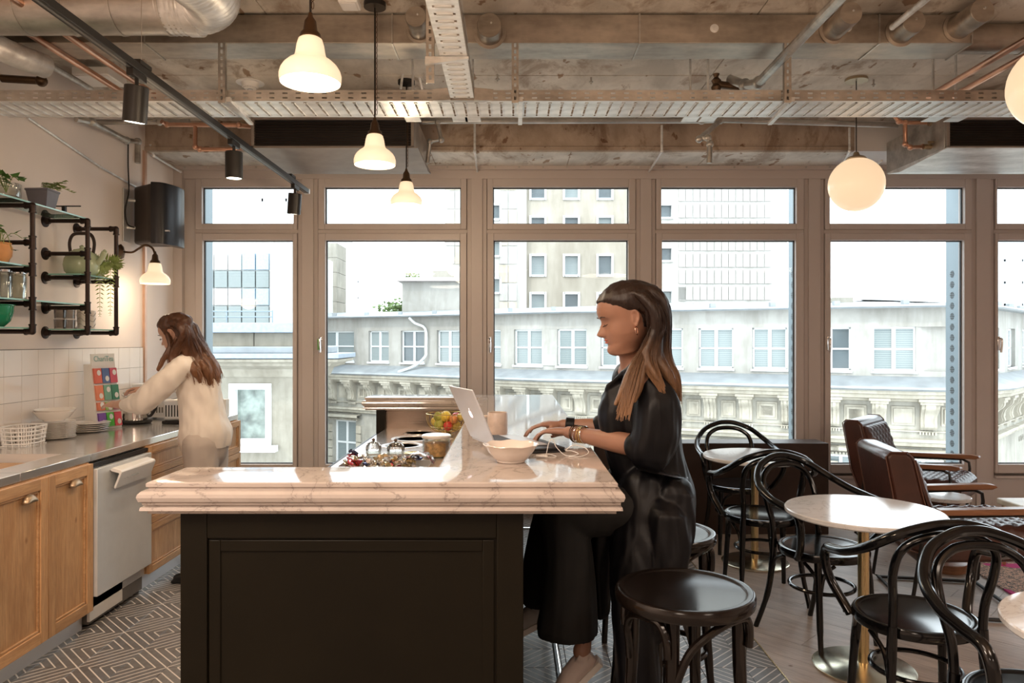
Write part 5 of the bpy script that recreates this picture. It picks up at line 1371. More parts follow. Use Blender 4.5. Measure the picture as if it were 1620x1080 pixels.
for a in (-.18, .15):
    for b_ in (-.12, .12): M().lathe([(.015, 0), (.015, .016), (0, .016)], 10, (a, b_, 0)).build('foot', BLK, mw)
ts = thing('toaster', 'dark silver toaster between kettle and woman in white', 'toaster', (-2.33, 5.22, CZ+.001))
M().b(-.09, .09, -.12, .10, .02, .17).build('casing', STEELM, ts, bevel=.02)
for k in range(7): M().b(-.07+.02*k, -.062+.02*k, -.1215, -.1195, .05, .13).build('vent_slot', BLK, ts, smooth=0)
for k in (-.035, .035): M().b(k-.012, k+.012, -.09, .07, .1695, .1715).build('bread_slot', BLK, ts)
M().b(-.095, .095, -.125, .105, 0, .02).build('base', BLK, ts, bevel=.004)
wc = M().b(-2.245, -2.175, 5.60, 5.67, CZ+.001, CZ+.13); tag(wc.build('paper_carton', CARD, bevel=.003), 'small cream carton at the window end of the worktop', 'carton')
# ================================================================ ISLAND
BZ = 1.041
isl = thing('kitchen_island', 'dark green panelled island with raised marble bar and low steel counter', 'kitchen island', (-.4, 4.0, 0))
IX0, IX1, IY0 = -1.02, .035, 2.275
BT = .094
def skirt(m, poly, prof, z):
    """profile (inset, dz) swept round a closed plan polygon (ccw)"""
    n = len(poly); rings = []
    for ins, dz in prof:
        ring = []
        for i in range(n):
            p0, p1, p2 = Vector(poly[i-1]), Vector(poly[i]), Vector(poly[(i+1) % n])
            d1 = (p1-p0).normalized(); d2 = (p2-p1).normalized(); n1 = Vector((-d1.y, d1.x)); n2 = Vector((-d2.y, d2.x))
            b = (n1+n2); b = b/b.dot(n1) if abs(b.dot(n1)) > 1e-6 else n1
            q = p1+b*ins; ring.append((q.x, q.y, z+dz))
        rings.append(ring)
    v = [p for r in rings for p in r]; f = []
    for k in range(len(rings)-1):
        for i in range(n): f.append((k*n+i, (k+1)*n+i, (k+1)*n+(i+1) % n, k*n+(i+1) % n))
    f.append(tuple(range(n))); f.append(tuple((len(rings)-1)*n+i for i in range(n))[::-1])
    m.add(v, f)
XL2, XR2, YN2, YF2, XI, YB2, YB3 = -1.107, .32, 2.226, 5.81, -.251, 2.50, 5.53
U = [(XL2, YN2), (XR2, YN2), (XR2, YF2), (XL2, YF2), (XL2, YB3), (XI, YB3), (XI, YB2), (XL2, YB2)]
pr = [(.012, 0), (.004, -.001), (0, -.004), (0, -.014), (.006, -.018), (.006, -.022), (-.010, -.026), (-.018, -.034), (-.020, -.044), (-.016, -.056), (-.008, -.06), (-.008, -.066), (.0, -.072), (-.012, -.074), (-.014, -.084), (.004, -.086), (.004, -.096)]
m = M(); skirt(m, U, pr, BZ)
m.build('bar_top', MARB, isl, world=True, smooth=25)
def framepanel(m, x0, x1, z0, z1, y, w1=.05, d=.006):
    # nested recesses facing -y
    return m
b = M(); b.b(IX0, IX1, IY0, IY0+.03, 0, BZ-.096)
pan = b.build('end_panel', DKGREEN, isl, world=True, bevel=.002)
# raised frame mouldings: px 328..785 / y 858 ..  and 350..768 / y 874
fx0, fx1, fz = X(330, IY0), X(782, IY0), Z(857, IY0)
q = M(); t = .003
def ring(m, x0, x1, z0, z1, w, y0, y1):
    m.b(x0, x0+w, y0, y1, z0, z1); m.b(x1-w, x1, y0, y1, z0, z1); m.b(x0+w, x1-w, y0, y1, z1-w, z1); m.b(x0+w, x1-w, y0, y1, z0, z0+w)
ring(q, IX0, IX1, .0, BZ-.098, .082, IY0-.012, IY0); q.build('outer_stile', DKGREEN, isl, world=True, bevel=.003)
q = M(); ring(q, fx0+.002, fx1, .09, fz, .036, IY0-.006, IY0); q.build('bead_frame', DKGREEN, isl, world=True, bevel=.004)
LZ = .80
m = M(); m.b(IX0, IX0+.03, IY0+.03, 5.6, 0, LZ-.03); m.build('side_panel', DKGREEN, isl, world=True)
m = M(); m.b(IX1-.06, IX1, IY0+.03, 5.78, 0, BZ-.094); m.build('bar_support', DKGREEN, isl, world=True)
m = M(); m.b(IX0, IX1-.06, 5.60, 5.78, 0, BZ-.094); m.build('far_panel', DKGREEN, isl, world=True)
M().b(-.955, XI-.0+.05, 5.575, 5.60, LZ, BZ-.094).build('far_splash', m_('brushed_brown_steel', brushed, (.28, .215, .17), .25, (1, 1, 30)), isl, world=True)
M().b(IX0, -.955, 5.53, 5.60, LZ-.03, BZ-.094).build('far_post', DKGREEN, isl, world=True)
M().b(XI+.17, XI+.19, IY0+.03, 5.575, LZ, BZ-.094).build('bar_splash', STEELM, isl, world=True)
# low counter with round holes
HOL = [(-.675, 5.34, .115, .100, 'shallow steel ring hole furthest'), (-.674, 5.02, .150, .118, ''), (-.70, 4.69, .135, .108, '')]
def holed(x0, x1, y0, y1, z0, z1, holes, rect=None):
    bm = bmesh.new(); import mathutils
    me = bpy.data.meshes.new('t'); mm = M()
    # strips: build the slab as a grid ring round each hole
    ys = sorted(holes, key=lambda h: h[1]); cuts = [y0]
    for a, b_ in zip(ys, ys[1:]): cuts.append((a[1]+a[2]+b_[1]-b_[2])/2)
    cuts.append(y1)
    for h, ya, yb in zip(ys, cuts, cuts[1:]):
        n = 48; r = h[3]+.004; ring_i = []; ring_o = []
        for i in range(n):
            a = 2*PI*i/n; c_, s_ = math.cos(a), math.sin(a); ring_i.append((h[0]+r*c_, h[1]+r*s_))
            tx = ((x1-h[0])/c_ if c_ > 0 else (x0-h[0])/c_) if abs(c_) > 1e-9 else 1e9
            ty = ((yb-h[1])/s_ if s_ > 0 else (ya-h[1])/s_) if abs(s_) > 1e-9 else 1e9
            tt = min(tx, ty); ring_o.append((h[0]+tt*c_, h[1]+tt*s_))
        # insert corners
        v = [(p[0], p[1], z1) for p in ring_i]+[(p[0], p[1], z1) for p in ring_o]+[(p[0], p[1], z0) for p in ring_i]
        f = []
        for i in range(n):
            j = (i+1) % n; f.append((i, n+i, n+j, j)); f.append((i, j, 2*n+j, 2*n+i))
            a_, b_ = ring_o[i], ring_o[j]
            if abs(a_[0]-b_[0]) > 1e-6 and abs(a_[1]-b_[1]) > 1e-6:
                cx_ = x1 if max(a_[0], b_[0]) > h[0]+1e-6 and abs(max(a_[0], b_[0])-x1) < 1e-5 else x0
                cy_ = yb if (abs(a_[1]-yb) < 1e-5 or abs(b_[1]-yb) < 1e-5) else ya
                v.append((cx_, cy_, z1)); f.append((n+i, len(v)-1, n+j))
        mm.add(v, f)
    return mm
TXR = (-.92, -.50, 3.93, 4.09)   # sunken rectangular tray
hm = holed(-.965, XI+.17, 4.35, 5.575, LZ-.03, LZ, HOL)
hm.build('low_counter_far', STEEL, isl, world=True, smooth=0)
m = M(); m.b(-.965, XI+.17, 4.13, 4.35, LZ-.03, LZ); m.b(-.965, XI+.17, 2.31, 3.90, LZ-.03, LZ); m.b(-.965, -.93, 3.90, 4.13, LZ-.03, LZ); m.b(-.44, XI+.17, 3.90, 4.13, LZ-.03, LZ)
m.build('low_counter', MARB, isl, world=True)
m = M(); m.b(-.965, -.96, 2.31, 5.575, LZ-.045, LZ-.0); m.build('counter_edge', STEEL, isl, world=True)
m = M(); m.b(-.93, -.44, 3.90, 4.13, LZ-.06, LZ-.058); m.b(-.93, -.925, 3.90, 4.13, LZ-.06, LZ); m.b(-.445, -.44, 3.90, 4.13, LZ-.06, LZ); m.b(-.93, -.44, 3.90, 3.905, LZ-.06, LZ); m.b(-.93, -.44, 4.125, 4.13, LZ-.06, LZ)
m.build('sunken_tray', STEELM, isl, world=True)
for (x, y, ro, ri, _) in HOL:
    M().lathe([(ri-.003, -.004), (ri, -.001), (ri+.002, .003), (ro-.002, .003), (ro, 0), (ri+.002, -.0), (ri+.004, -.004)], 48, (x, y, LZ)).build('steel_ring', STEELM if ri > .105 else STEEL, isl, world=True, smooth=50)
    M().lathe([(ri-.004, -.12), (ri-.002, -.002), (ri, -.002), (ri-.002, -.12)], 48, (x, y, LZ)).build('bin_wall', m_('brown_bin_steel', simple, (.32, .20, .12), .25, .8), isl, world=True)
    M().lathe([(0, 0), (ri, 0), (ri, .005), (0, .005)], 32, (x, y, LZ-.12)).build('bin_floor', BLK, isl, world=True)
fr = thing('foot_rail', 'chrome foot rail running along the dark island under the bar overhang', 'foot rail', (.17, 4, .13))
M().tube([(.19, 2.5, .14), (.19, 5.7, .14)], .016, 14).build('rail', CHROME, fr, world=True)
for y in (2.7, 3.9, 5.2): M().tube([(IX1, y, .14), (.19, y, .14)], .010, 10).build('rail_bracket', CHROME, fr, world=True)
# ---- things on the island
mg = thing('stoneware_mug', 'beige cylindrical mug behind the laptop on the marble bar', 'mug', (-.066, 3.36, BZ+.001))
M().lathe([(0, 0), (.044, 0), (.046, .006), (.046, .098), (.0445, .1), (.042, .098), (.042, .01), (0, .008)], 32).build('mug_body', m_('beige_speckled_glaze', simple, (.62, .50, .42), .3, 0, .12, 30), mg, smooth=50)
M().tube(smooth_path([(-.04, .02, .08), (-.07, .03, .075), (-.075, .035, .05), (-.06, .03, .028), (-.04, .02, .025)], 5), .006, 8).build('handle', m_('beige_speckled_glaze', simple, (.62, .50, .42), .3, 0, .12, 30), mg)
def scallop(x, y, z):
    n = 48; prof = [(0, 0), (.048, 0), (.052, .004), (.052, .008), (.06, .012), (.078, .035), (.094, .060), (.098, .062), (.096, .064), (.088, .060), (.07, .034), (.05, .014), (0, .012)]
    v = []; f = []; 
    for (r, q) in prof:
        for i in range(n):
            a = 2*PI*i/n; rr = r*(1+.018*math.cos(8*a)*min(1, max(0, q-.01)/.03)); v.append((rr*math.cos(a), rr*math.sin(a), q+(.0015*math.cos(8*a) if q > .05 else 0)))
    for k in range(len(prof)-1):
        for i in range(n): f.append((k*n+i, k*n+(i+1) % n, (k+1)*n+(i+1) % n, (k+1)*n+i))
    o = M().add(v, f).build('scalloped_bowl', m_('warm_white_china', simple, (.78, .70, .64), .12, 0, .02), smooth=60); o.location = (x, y, z); return o
tag(scallop(-.004, 2.60, BZ+.0005), 'white scalloped china bowl on the marble bar in front of the laptop', 'bowl')
# laptop
hn = Vector((-.057, 2.80, 0)); hf = Vector((-.157, 3.05, 0)); ax = (hf-hn); ang_ = math.atan2(ax.y, ax.x)
NOTE = .020
nb = M().b(-.0, .20, .02, .29, 0, .009); nb.b(.0, .20, .02, .29, .0105, .018); nb.b(0, .004, .02, .29, .0, .018)
nbo = nb.build('black_notebook', m_('black_leather_cover', simple, (.012, .012, .014), .35), bevel=.002); nbo.location = (.02, 2.74, BZ+.001); nbo.rotation_euler = (0, 0, .32); tag(nbo, 'black notebook lying under the laptop on the bar', 'notebook')
lap = thing('laptop', 'silver laptop open on the marble bar, lid back towards the viewer', 'laptop', (hn.x, hn.y, BZ+.0195), ang_)
ALU = m_('silver_aluminium', simple, (.72, .74, .79), .32, .35, .02)
LW, LD = .295, .21
m = M(); m.prism([(0, -.0), (LD, -.0), (LD, .004), (.0, .012)], 0, LW, 'x')
bs = M(); bs.add([(0, 0, 0), (LW, 0, 0), (LW, -LD, 0), (0, -LD, 0), (0, 0, .013), (LW, 0, .013), (LW, -LD, .005), (0, -LD, .005)], [(3, 2, 1, 0), (4, 5, 6, 7), (0, 1, 5, 4), (1, 2, 6, 5), (2, 3, 7, 6), (3, 0, 4, 7)])
bs = bs.build('base', ALU, lap, bevel=.002)
kb = None
for r_ in range(5):
    for c_ in range(13):
        x0 = .022+c_*.0206; y0 = -.018-r_*.0195; zz = .013-.008*(-y0)/LD
        m = M(); m.b(0, .0178, -.0165, 0, 0, .0018)
        if kb is None: kb = m.build('key', BLK, bs, smooth=0); o = kb
        else: o = bpy.data.objects.new('key', kb.data); C.objects.link(o); o.parent = bs
        o.location = (x0, y0, zz-.0003)
lean = math.radians(24)
lid_m = Matrix.Translation((0, .002, .012)) @ Matrix.Rotation(-lean, 4, 'X')
ld = M().b(0, LW, -.0, .006, 0, .232, lid_m).build('lid', ALU, lap, bevel=.0025)
M().b(.008, LW-.008, -.0008, .0, .012, .224, lid_m).build('screen', m_('laptop_display', emis, (.8, .85, 1), .6, (.1, .1, .12)), ld)
# glowing fruit emblem on the lid
ap = []
for i in range(40):
    a = 2*PI*i/40; r = .0165*(1+.10*math.cos(2*a)*.3-.16*max(0, math.sin(a))**8-.09*max(0, -math.sin(a))**10)
    x_, z_ = r*math.cos(a)*.98, r*math.sin(a)*1.05
    d_ = math.dist((x_, z_), (.0205, .003))
    if d_ < .0085: x_ = .0205-.0085*(.0205-x_)/max(d_, 1e-4) if x_ < .0205 else x_
    ap.append((x_, z_))
em = M(); em.prism(ap, .006, .0066, 'y', lid_m @ Matrix.Translation((LW/2, 0, .118)) @ Matrix.Scale(-1, 4, (1, 0, 0)))
em.prism([(0, .019), (.003, .0245), (.008, .027), (.0075, .022), (.004, .019)], .006, .0066, 'y', lid_m @ Matrix.Translation((LW/2, 0, .118)) @ Matrix.Scale(-1, 4, (1, 0, 0)))
em.build('lid_emblem', m_('lit_emblem', emis, (1, .86, .95), .95, (.9, .85, .9)), ld)
# white earphones
ep = thing('earphone_cable', 'white earphone cable looped on the marble bar beside the notebook', 'cable', (.13, 2.67, BZ+.002))
pts = [at(845, 727, 2.70), at(865, 722, 2.74), at(880, 728, 2.70), at(862, 731, 2.68), at(852, 728, 2.70), at(863, 724, 2.72), at(868, 705, 2.72), at(874, 699, 2.72), at(881, 712, 2.72), at(896, 726, 2.72), at(915, 722, 2.74), at(905, 717, 2.78), at(895, 716, 2.80), at(908, 708, 2.80), at(925, 712, 2.78), at(931, 720, 2.74), at(918, 729, 2.70), at(900, 730, 2.70)]
pts = [(p.x, p.y, max(p.z, BZ+.003)) for p in pts]
M().tube(smooth_path(pts, 6), .0016, 6).build('cord', WHITEP, ep, world=True)
M().tube([(at(848, 729, 2.69).x, 2.69, BZ+.006), (at(866, 730, 2.68).x, 2.68, BZ+.006)], .0055, 8).build('plug', WHITEP, ep, world=True)
# fruit basket
fb = thing('fruit_basket', 'brass wire basket full of fruit at the far end of the low counter', 'basket', (-.468, 5.20, LZ+.001))
GOLD = m_('gold_wire', simple, (.75, .58, .25), .25, 1, .1)
def bprof(t): return (.05+.088*math.sin(t*PI/2)**.8, .028+.125*(1-math.cos(t*PI/2)))
for t_ in (0, .5, .999):
    r_, z_ = bprof(t_); M().tube([(r_*math.cos(a), r_*math.sin(a), z_) for a in [2*PI*i/36 for i in range(36)]], .003 if t_ > .9 else .002, 6, closed=True).build('hoop', GOLD, fb)
for k in range(22):
    a = 2*PI*k/22; M().tube([(bprof(t_)[0]*math.cos(a), bprof(t_)[0]*math.sin(a), bprof(t_)[1]) for t_ in (0, .15, .3, .5, .7, .85, 1)], .0014, 5).build('wire', GOLD, fb)
M().lathe([(.055, 0), (.056, .004), (.03, .02), (.05, .028), (0, .03)], 24).build('foot', GOLD, fb)
FR = [('lemon', 'yellow lemon', (.80, .58, .08)), ('pear', 'green pear', (.42, .42, .08)), ('apple', 'red apple', (.62, .06, .05)), ('apple', 'yellow apple', (.75, .55, .12)), ('peach', 'orange peach', (.75, .30, .10))]
sp_ = [(-.045, -.03, .075, 1, .036, 'green pear at the front left of the fruit basket'), (.02, -.05, .07, 2, .034, 'red apple at the front of the fruit basket'), (.07, .0, .072, 3, .036, 'yellow apple at the right in the fruit basket'), (.0, .045, .075, 0, .034, 'lemon at the back of the fruit basket, low'), (-.075, .02, .095, 3, .034, 'yellow apple at the far left of the basket'), (.0, -.01, .132, 0, .042, 'large yellow melon-like fruit on top of the basket'), (.06, -.05, .118, 4, .032, 'orange peach near the laptop side of the basket'), (.07, .05, .125, 2, .032, 'red apple on top at the right of the basket'), (-.05, -.02, .13, 1, .034, 'green pear lying on top at the left'), (.105, -.01, .13, 3, .028, 'small yellow fruit against the basket rim')]
for (x, y, z, k, r, lab) in sp_:
    nm, _, cc = FR[k]
    o = M().lathe([(0, -r*.92), (r*.4, -r*.9), (r*.85, -r*.5), (r, 0), (r*.88, r*.5), (r*(.35 if k == 1 else .5), r*(1.1 if k == 1 else .85)), (.004, r*(1.3 if k == 1 else .80))], 22, (0, 0, 0))
    o = o.build(nm, m_('skin_of_%s_%d' % (nm, k), simple, cc, .35, 0, .35, 30), smooth=70); o.location = (-.468+x, 5.20+y, LZ+z); o.rotation_euler = (R.uniform(-.5, .5), R.uniform(-.5, .5), 0)
    tag(o, lab, 'fruit', 'fruit in the wire basket')
    M().tube([(0, 0, r*.8), (.004, 0, r*1.2+(.01 if k == 1 else 0))], .0018, 5).build('stalk', m_('stalk_brown', simple, (.12, .08, .04), .8), o)
nt = M().b(-.03, .03, -.045, .045, 0, .0012); nt = nt.build('paper_note', m_('kraft_card', simple, (.72, .58, .46), .8)); nt.location = (-.44, 4.98, LZ+.001); nt.rotation_euler = (0, 0, -.25); tag(nt, 'small card note lying before the fruit basket', 'note')
# biscuit jar
bj = thing('biscuit_jar', 'glass jar of biscuits with flat white lid beside the bar', 'jar', (-.435, 4.24, LZ+.001))
M().lathe([(0, 0), (.075, 0), (.08, .008), (.08, .10), (.074, .108), (.07, .108), (.076, .1), (.076, .01), (0, .006)], 36).build('jar_body', CLEARG, bj, smooth=50)
M().lathe([(0, .11), (.084, .11), (.086, .114), (.086, .122), (.08, .126), (0, .124)], 36).build('lid', WHITEC, bj)
M().lathe([(0, .008), (.071, .008), (.072, .08), (0, .085)], 22).build('biscuits', m_('biscuit_brown', simple, (.62, .36, .16), .8, 0, .5, 40), bj)
def domejar(x, y, lab, r=.052, knob=BRONZE):
    t = thing('domed_glass_jar', lab, 'jar', (x, y, LZ+.001), 0, 'domed glass jars on the low counter'); t.scale = (1, 1, .8)
    M().lathe([(0, 0), (r*.8, 0), (r*.95, .012), (r, .03), (r*.9, .055), (r*.86, .055), (r*.92, .03), (r*.7, .008), (0, .006)], 28).build('jar_body', CLEARG, t, smooth=50)
    M().lathe([(r*.98, .055), (r*.98, .06), (r*.95, .085), (r*.7, .108), (.008, .118), (.008, .122), (0, .122)], 28).build('glass_lid', m_('ribbed_clear_glass', clear, (.86, .86, .84), .35, .05), t, smooth=50)
    M().lathe([(.006, .120), (.010, .126), (.009, .134), (.0, .140)], 14).build('knob', knob, t)
    for k in range(7):
        a = 2*PI*k/7; M().tube([((r*.99)*math.cos(a), (r*.99)*math.sin(a), .058), (r*.72*math.cos(a), r*.72*math.sin(a), .107)], .0014, 5).build('rib', CHROME, t)
domejar(-.66, 4.18, 'domed glass jar with brown knob, right one beside the steel rings')
domejar(-.79, 4.20, 'domed glass jar with brown knob, left one behind the foil sweets', .046)
# foil sweets in the tray: each a crinkled wrapped sweet
def sweet(x, y, z, s, colr, rz, lab, grp):
    m = M(); rr = random.Random(int(x*9999+y*777))
    n = 8; v = []
    prof = [(-1.5, .55), (-1.2, .62), (-.85, .16), (-.6, .5), (-.2, .62), (.2, .62), (.6, .5), (.85, .16), (1.2, .62), (1.5, .55)]
    f = []
    for k, (a, r_) in enumerate(prof):
        for i in range(n): 
            q = 2*PI*i/n; jr = r_*(1+rr.uniform(-.3, .3)); v.append((a*s*.9, jr*s*math.cos(q), jr*s*math.sin(q)*(.4 if abs(a) > 1 else 1)))
    for k in range(len(prof)-1):
        for i in range(n): f.append((k*n+i, k*n+(i+1) % n, (k+1)*n+(i+1) % n, (k+1)*n+i))
    f.append(tuple(range(n))[::-1]); f.append(tuple((len(prof)-1)*n+i for i in range(n)))
    o = m.add(v, f).build('wrapped_sweet', m_('foil_%d' % colr, simple, [(.75, .72, .70), (.10, .11, .22), (.80, .66, .45), (.50, .08, .10), (.70, .55, .30)][colr], .16, .95, .3, 60), smooth=15)
    o.location = (x, y, z); o.rotation_euler = (rr.uniform(-.6, .6), rr.uniform(-.5, .5), rz); tag(o, lab, 'sweet', grp)
cn_ = ['silver', 'dark blue', 'gold', 'dark red', 'bronze']
for k in range(46):
    x = -.90+.40*R.random(); y = R.uniform(3.93, 4.10); z = LZ-.035+.020*(k//11); cc = [0, 0, 1, 2, 0, 3, 4][k % 7]
    sweet(x, y, z, R.uniform(.020, .031), cc, R.uniform(0, 3.1), '%s foil-wrapped sweet in the sunken counter tray' % cn_[cc], '%s foil sweets' % cn_[cc])
# crumpled foil pouch
v = []; f = []; n = 14; rr = random.Random(4)
for i in range(n+1):
    for j in range(9):
        u_, w2 = i/n-.5, j/8-.5; a = u_*2.6
        v.append((.085*math.sin(a)+rr.uniform(-.004, .004), w2*.13+rr.uniform(-.003, .003), .075*math.cos(a)+rr.uniform(-.006, .006)-.02))
for i in range(n):
    for j in range(8): f.append((i*9+j, (i+1)*9+j, (i+1)*9+j+1, i*9+j+1))
def foilmat(n_):
    n = NT(n_); n.rm(.2, .8); f_ = n.noise(n.mapping(), 14, 3); n.col(n.ramp(f_, [(.3, (.08, .14, .24)), (.45, (.75, .74, .73)), (.56, (.7, .7, .7)), (.64, (.6, .05, .06)), (.7, (.75, .72, .7))])); return n.m
fo = M().add(v, f).build('foil_pouch', m_('printed_foil', foilmat), smooth=12); fo.location = (-.50, 3.96, LZ+.012); s_ = fo.modifiers.new('s', 'SOLIDIFY'); s_.thickness = .0015
tag(fo, 'crumpled open foil packet, blue silver and red, on the low counter', 'packet')
tag(M().lathe([(0, 0), (.03, 0), (.055, .012), (.052, .014), (.028, .004), (0, .004)], 26, (-.575, 4.30, LZ+.001)).build('small_dish', GOLD), 'small golden dish beside the domed jar', 'dish')
# ================================================================ BENTWOOD FURNITURE
def rodpath(c, k=8): return smooth_path(c, k)
def round_seat(t, r, z, top=SEATB, rim=BW):
    M().lathe([(r-.035, z-.038), (r-.004, z-.038), (r, z-.032), (r+.001, z-.012), (r-.004, z-.002), (r-.014, z+.001), (r-.026, z-.004), (r-.035, z-.006)], 48).build('seat_ring', rim, t, smooth=40)
    M().lathe([(0, z-.016), (r-.033, z-.016), (r-.030, z-.006), (r*.6, z-.009), (0, z-.011)], 48).build('seat', top, t, smooth=60)
def armchair(label, loc_, rz):
    """bentwood armchair; local +y is the facing direction"""
    t = thing('bentwood_armchair', label, 'chair', loc_, rz, 'black bentwood armchairs')
    r, z = .212, .462
    round_seat(t, r, z)
    for s in (-1, 1):
        M().tube(rodpath([(s*.155, .115, z-.03), (s*.163, .13, .30), (s*.172, .145, .12), (s*.178, .158, 0)], 5), [.0175]*6+[.0155]*5+[.013]*5, 12).build('leg', BW, t)
        M().tube(rodpath([(s*.150, -.175, z+.01), (s*.156, -.18, .34), (s*.165, -.205, .18), (s*.185, -.265, 0)], 5), [.0175]*6+[.0155]*5+[.013]*5, 12).build('leg', BW, t)
    # inner back hoop from the rear legs
    hp = [(-.150, -.175, z), (-.152, -.185, .56), (-.165, -.215, .67), (-.150, -.250, .76), (-.085, -.272, .808), (0, -.278, .82)]
    hoop = hp+[(-x, y, q) for x, y, q in hp[-2::-1]]
    M().tube(rodpath(hoop, 6), .0150, 12).build('inner_hoop', BW, t)
    # outer hoop forming the back rail and both arms
    op = [(-.212, .045, .435), (-.228, .075, .47), (-.262, .118, .545), (-.278, .128, .62), (-.280, .098, .668), (-.280, .02, .684), (-.272, -.08, .705), (-.240, -.185, .750), (-.165, -.262, .815), (-.07, -.292, .852), (0, -.298, .860)]
    outer = op+[(-x, y, q) for x, y, q in op[-2::-1]]
    M().tube(rodpath(outer, 6), .0175, 12, r2=.018).build('arm_hoop', BW, t)
    for s in (-1, 1):
        M().tube([(s*.195, .05, .44), (s*.235, .055, .44)], .006, 8).build('bolt', BLK, t)
        # curved braces under the seat
        M().tube(rodpath([(s*.10, .165, z-.045), (s*.145, .145, .37), (s*.165, .138, .25), ], 5), .009, 8).build('brace', BW, t)
        M().tube(rodpath([(s*.185, .06, z-.045), (s*.172, .115, .36), (s*.168, .135, .25)], 5), .009, 8).build('brace', BW, t)
        M().tube(rodpath([(s*.185, -.07, z-.045), (s*.168, -.15, .37), (s*.165, -.185, .28)], 5), .009, 8).build('brace', BW, t)
    ringp = [(.150*math.cos(a), .150*math.sin(a)-.01, .265) for a in [2*PI*i/36 for i in range(36)]]
    M().tube(ringp, .0095, 10, closed=True).build('stretcher_ring', BW, t)
    return t
def face(dx, dy): return math.atan2(-dx, dy)
armchair('black bentwood armchair facing the room, behind the far round table by the window', (1.60, 5.20, .001), face(0, -1))
armchair('black bentwood armchair tucked in front of the far round table, back to the viewer', (1.46, 4.31, .001), face(.05, 1))
armchair('black bentwood armchair behind the near round table, facing right and forward', (1.53, 3.62, .001), face(.40, -.92))
armchair('black bentwood armchair before the near round table, back to the viewer', (1.49, 2.73, .001), face(.08, 1))
armchair('black bentwood armchair nearest the viewer, only back hoop and seat edge visible', (1.50, 2.06, .001), face(.12, -.99))
def rtable(x, y, label, r=.333, z=.71):
    t = thing('round_table', label, 'table', (x, y, .001), 0, 'round marble cafe tables')
    M().lathe([(0, z-.024), (r-.006, z-.024), (r, z-.018), (r, z-.004), (r-.004, z), (0, z)], 64).build('table_top', MARBT, t, smooth=30)
    M().lathe([(.0, 0), (.21, 0), (.215, .003), (.215, .010), (.208, .014), (.05, .022), (.03, .03), (0, .03)], 48).build('base', BRASSP, t, smooth=40)
    M().lathe([(.024, .02), (.024, z-.03), (.0, z-.03)], 24).build('column', BRASS, t, smooth=40)
    M().lathe([(.09, z-.032), (.09, z-.024), (0, z-.024)], 24).build('mounting_plate', BLK, t)
rtable(1.606, 4.87, 'round white marble table with brass column, by the window')
rtable(1.575, 3.30, 'round white marble table with brass column, in the middle of the room')
rtable(1.665, 1.92, 'round white marble table cut by the lower right picture corner')
def stool(label, x, y, rz=0, rr=.205):
    t = thing('bentwood_bar_stool', label, 'stool', (x, y, .001), rz, 'dark bentwood bar stools')
    z = .73; round_seat(t, rr, z, SEATB, STOOLW)
    A = [PI/4+PI/2*k for k in range(4)]
    for a in A:
        c, s = math.cos(a), math.sin(a)
        M().tube(rodpath([(.155*c, .155*s, z-.03), (.16*c, .16*s, .5), (.175*c, .175*s, .25), (.20*c, .20*s, 0)], 5), [.0195]*6+[.0175]*5+[.0145]*5, 12).build('leg', STOOLW, t)
    for k in range(4):
        a0, a1 = A[k], A[(k+1) % 4]
        def P3(a, r, zz): return (r*math.cos(a), r*math.sin(a), zz)
        am = (a0+a1)/2 if a1 > a0 else (a0+a1+2*PI)/2
        aa1 = a1 if a1 > a0 else a1+2*PI
        pts = [P3(a0+.06, .165, .50), P3(a0+.14, .165, .545), P3(a0+.34, .168, .615), P3(am, .172, .672), P3(aa1-.28, .178, .683), P3(aa1-.12, .186, .668), P3(aa1-.05, .188, .63), P3(aa1-.04, .186, .59)]
        M().tube(rodpath(pts, 5), .012, 10).build('bent_brace', STOOLW, t)
    rg = [(.166*math.cos(2*PI*i/40), .166*math.sin(2*PI*i/40), .28) for i in range(40)]
    M().tube(rg, .011, 10, closed=True).build('foot_ring', STOOLW, t)
    return t
stool('dark bentwood bar stool in the foreground beside the island, empty seat', .515, 2.20, .35)
stool('dark bentwood bar stool under the seated woman, seat edge showing behind her', .585, 2.87, .5)
stool('dark bentwood bar stool further along the bar, behind the seated woman legs', .56, 3.75, .2)
# ================================================================ LEATHER ARMCHAIRS, side table, rug
LEA = m_('dark_brown_leather', simple, (.060, .021, .014), .33, 0, .35, 4, .25, coat=.15)
LEAT = m_('piping_leather', simple, (.13, .06, .04), .5)
WALN = m_('walnut_armrest', wood, (.20, .085, .04), (.38, .18, .09), 1.0, 0, .35, False)
def quilt(w, d, th, nx, ny, puff=.012):
    """quilted pad: top surface at z = th with diamond stitching"""
    gx, gy = nx*6, ny*6; v = []; f = []
    for i in range(gx+1):
        for j in range(gy+1):
            a, b = i/gx, j/gy; u_, w2 = a*nx, b*ny
            h_ = abs(math.sin(PI*(u_+w2)))**.5*abs(math.sin(PI*(u_-w2)))**.5
            ex_ = min(a, 1-a, b, 1-b); e = min(1, ex_*12); e = 1-(1-e)**2
            v.append(((a-.5)*w, (b-.5)*d, th*.55+th*.45*e+puff*h_*e))
    o = len(v)
    for i in range(gx):
        for j in range(gy): f.append((i*(gy+1)+j, (i+1)*(gy+1)+j, (i+1)*(gy+1)+j+1, i*(gy+1)+j+1))
    m = M().add(v, f)
    m.b(-w/2, w/2, -d/2, d/2, 0, th*.56)
    return m
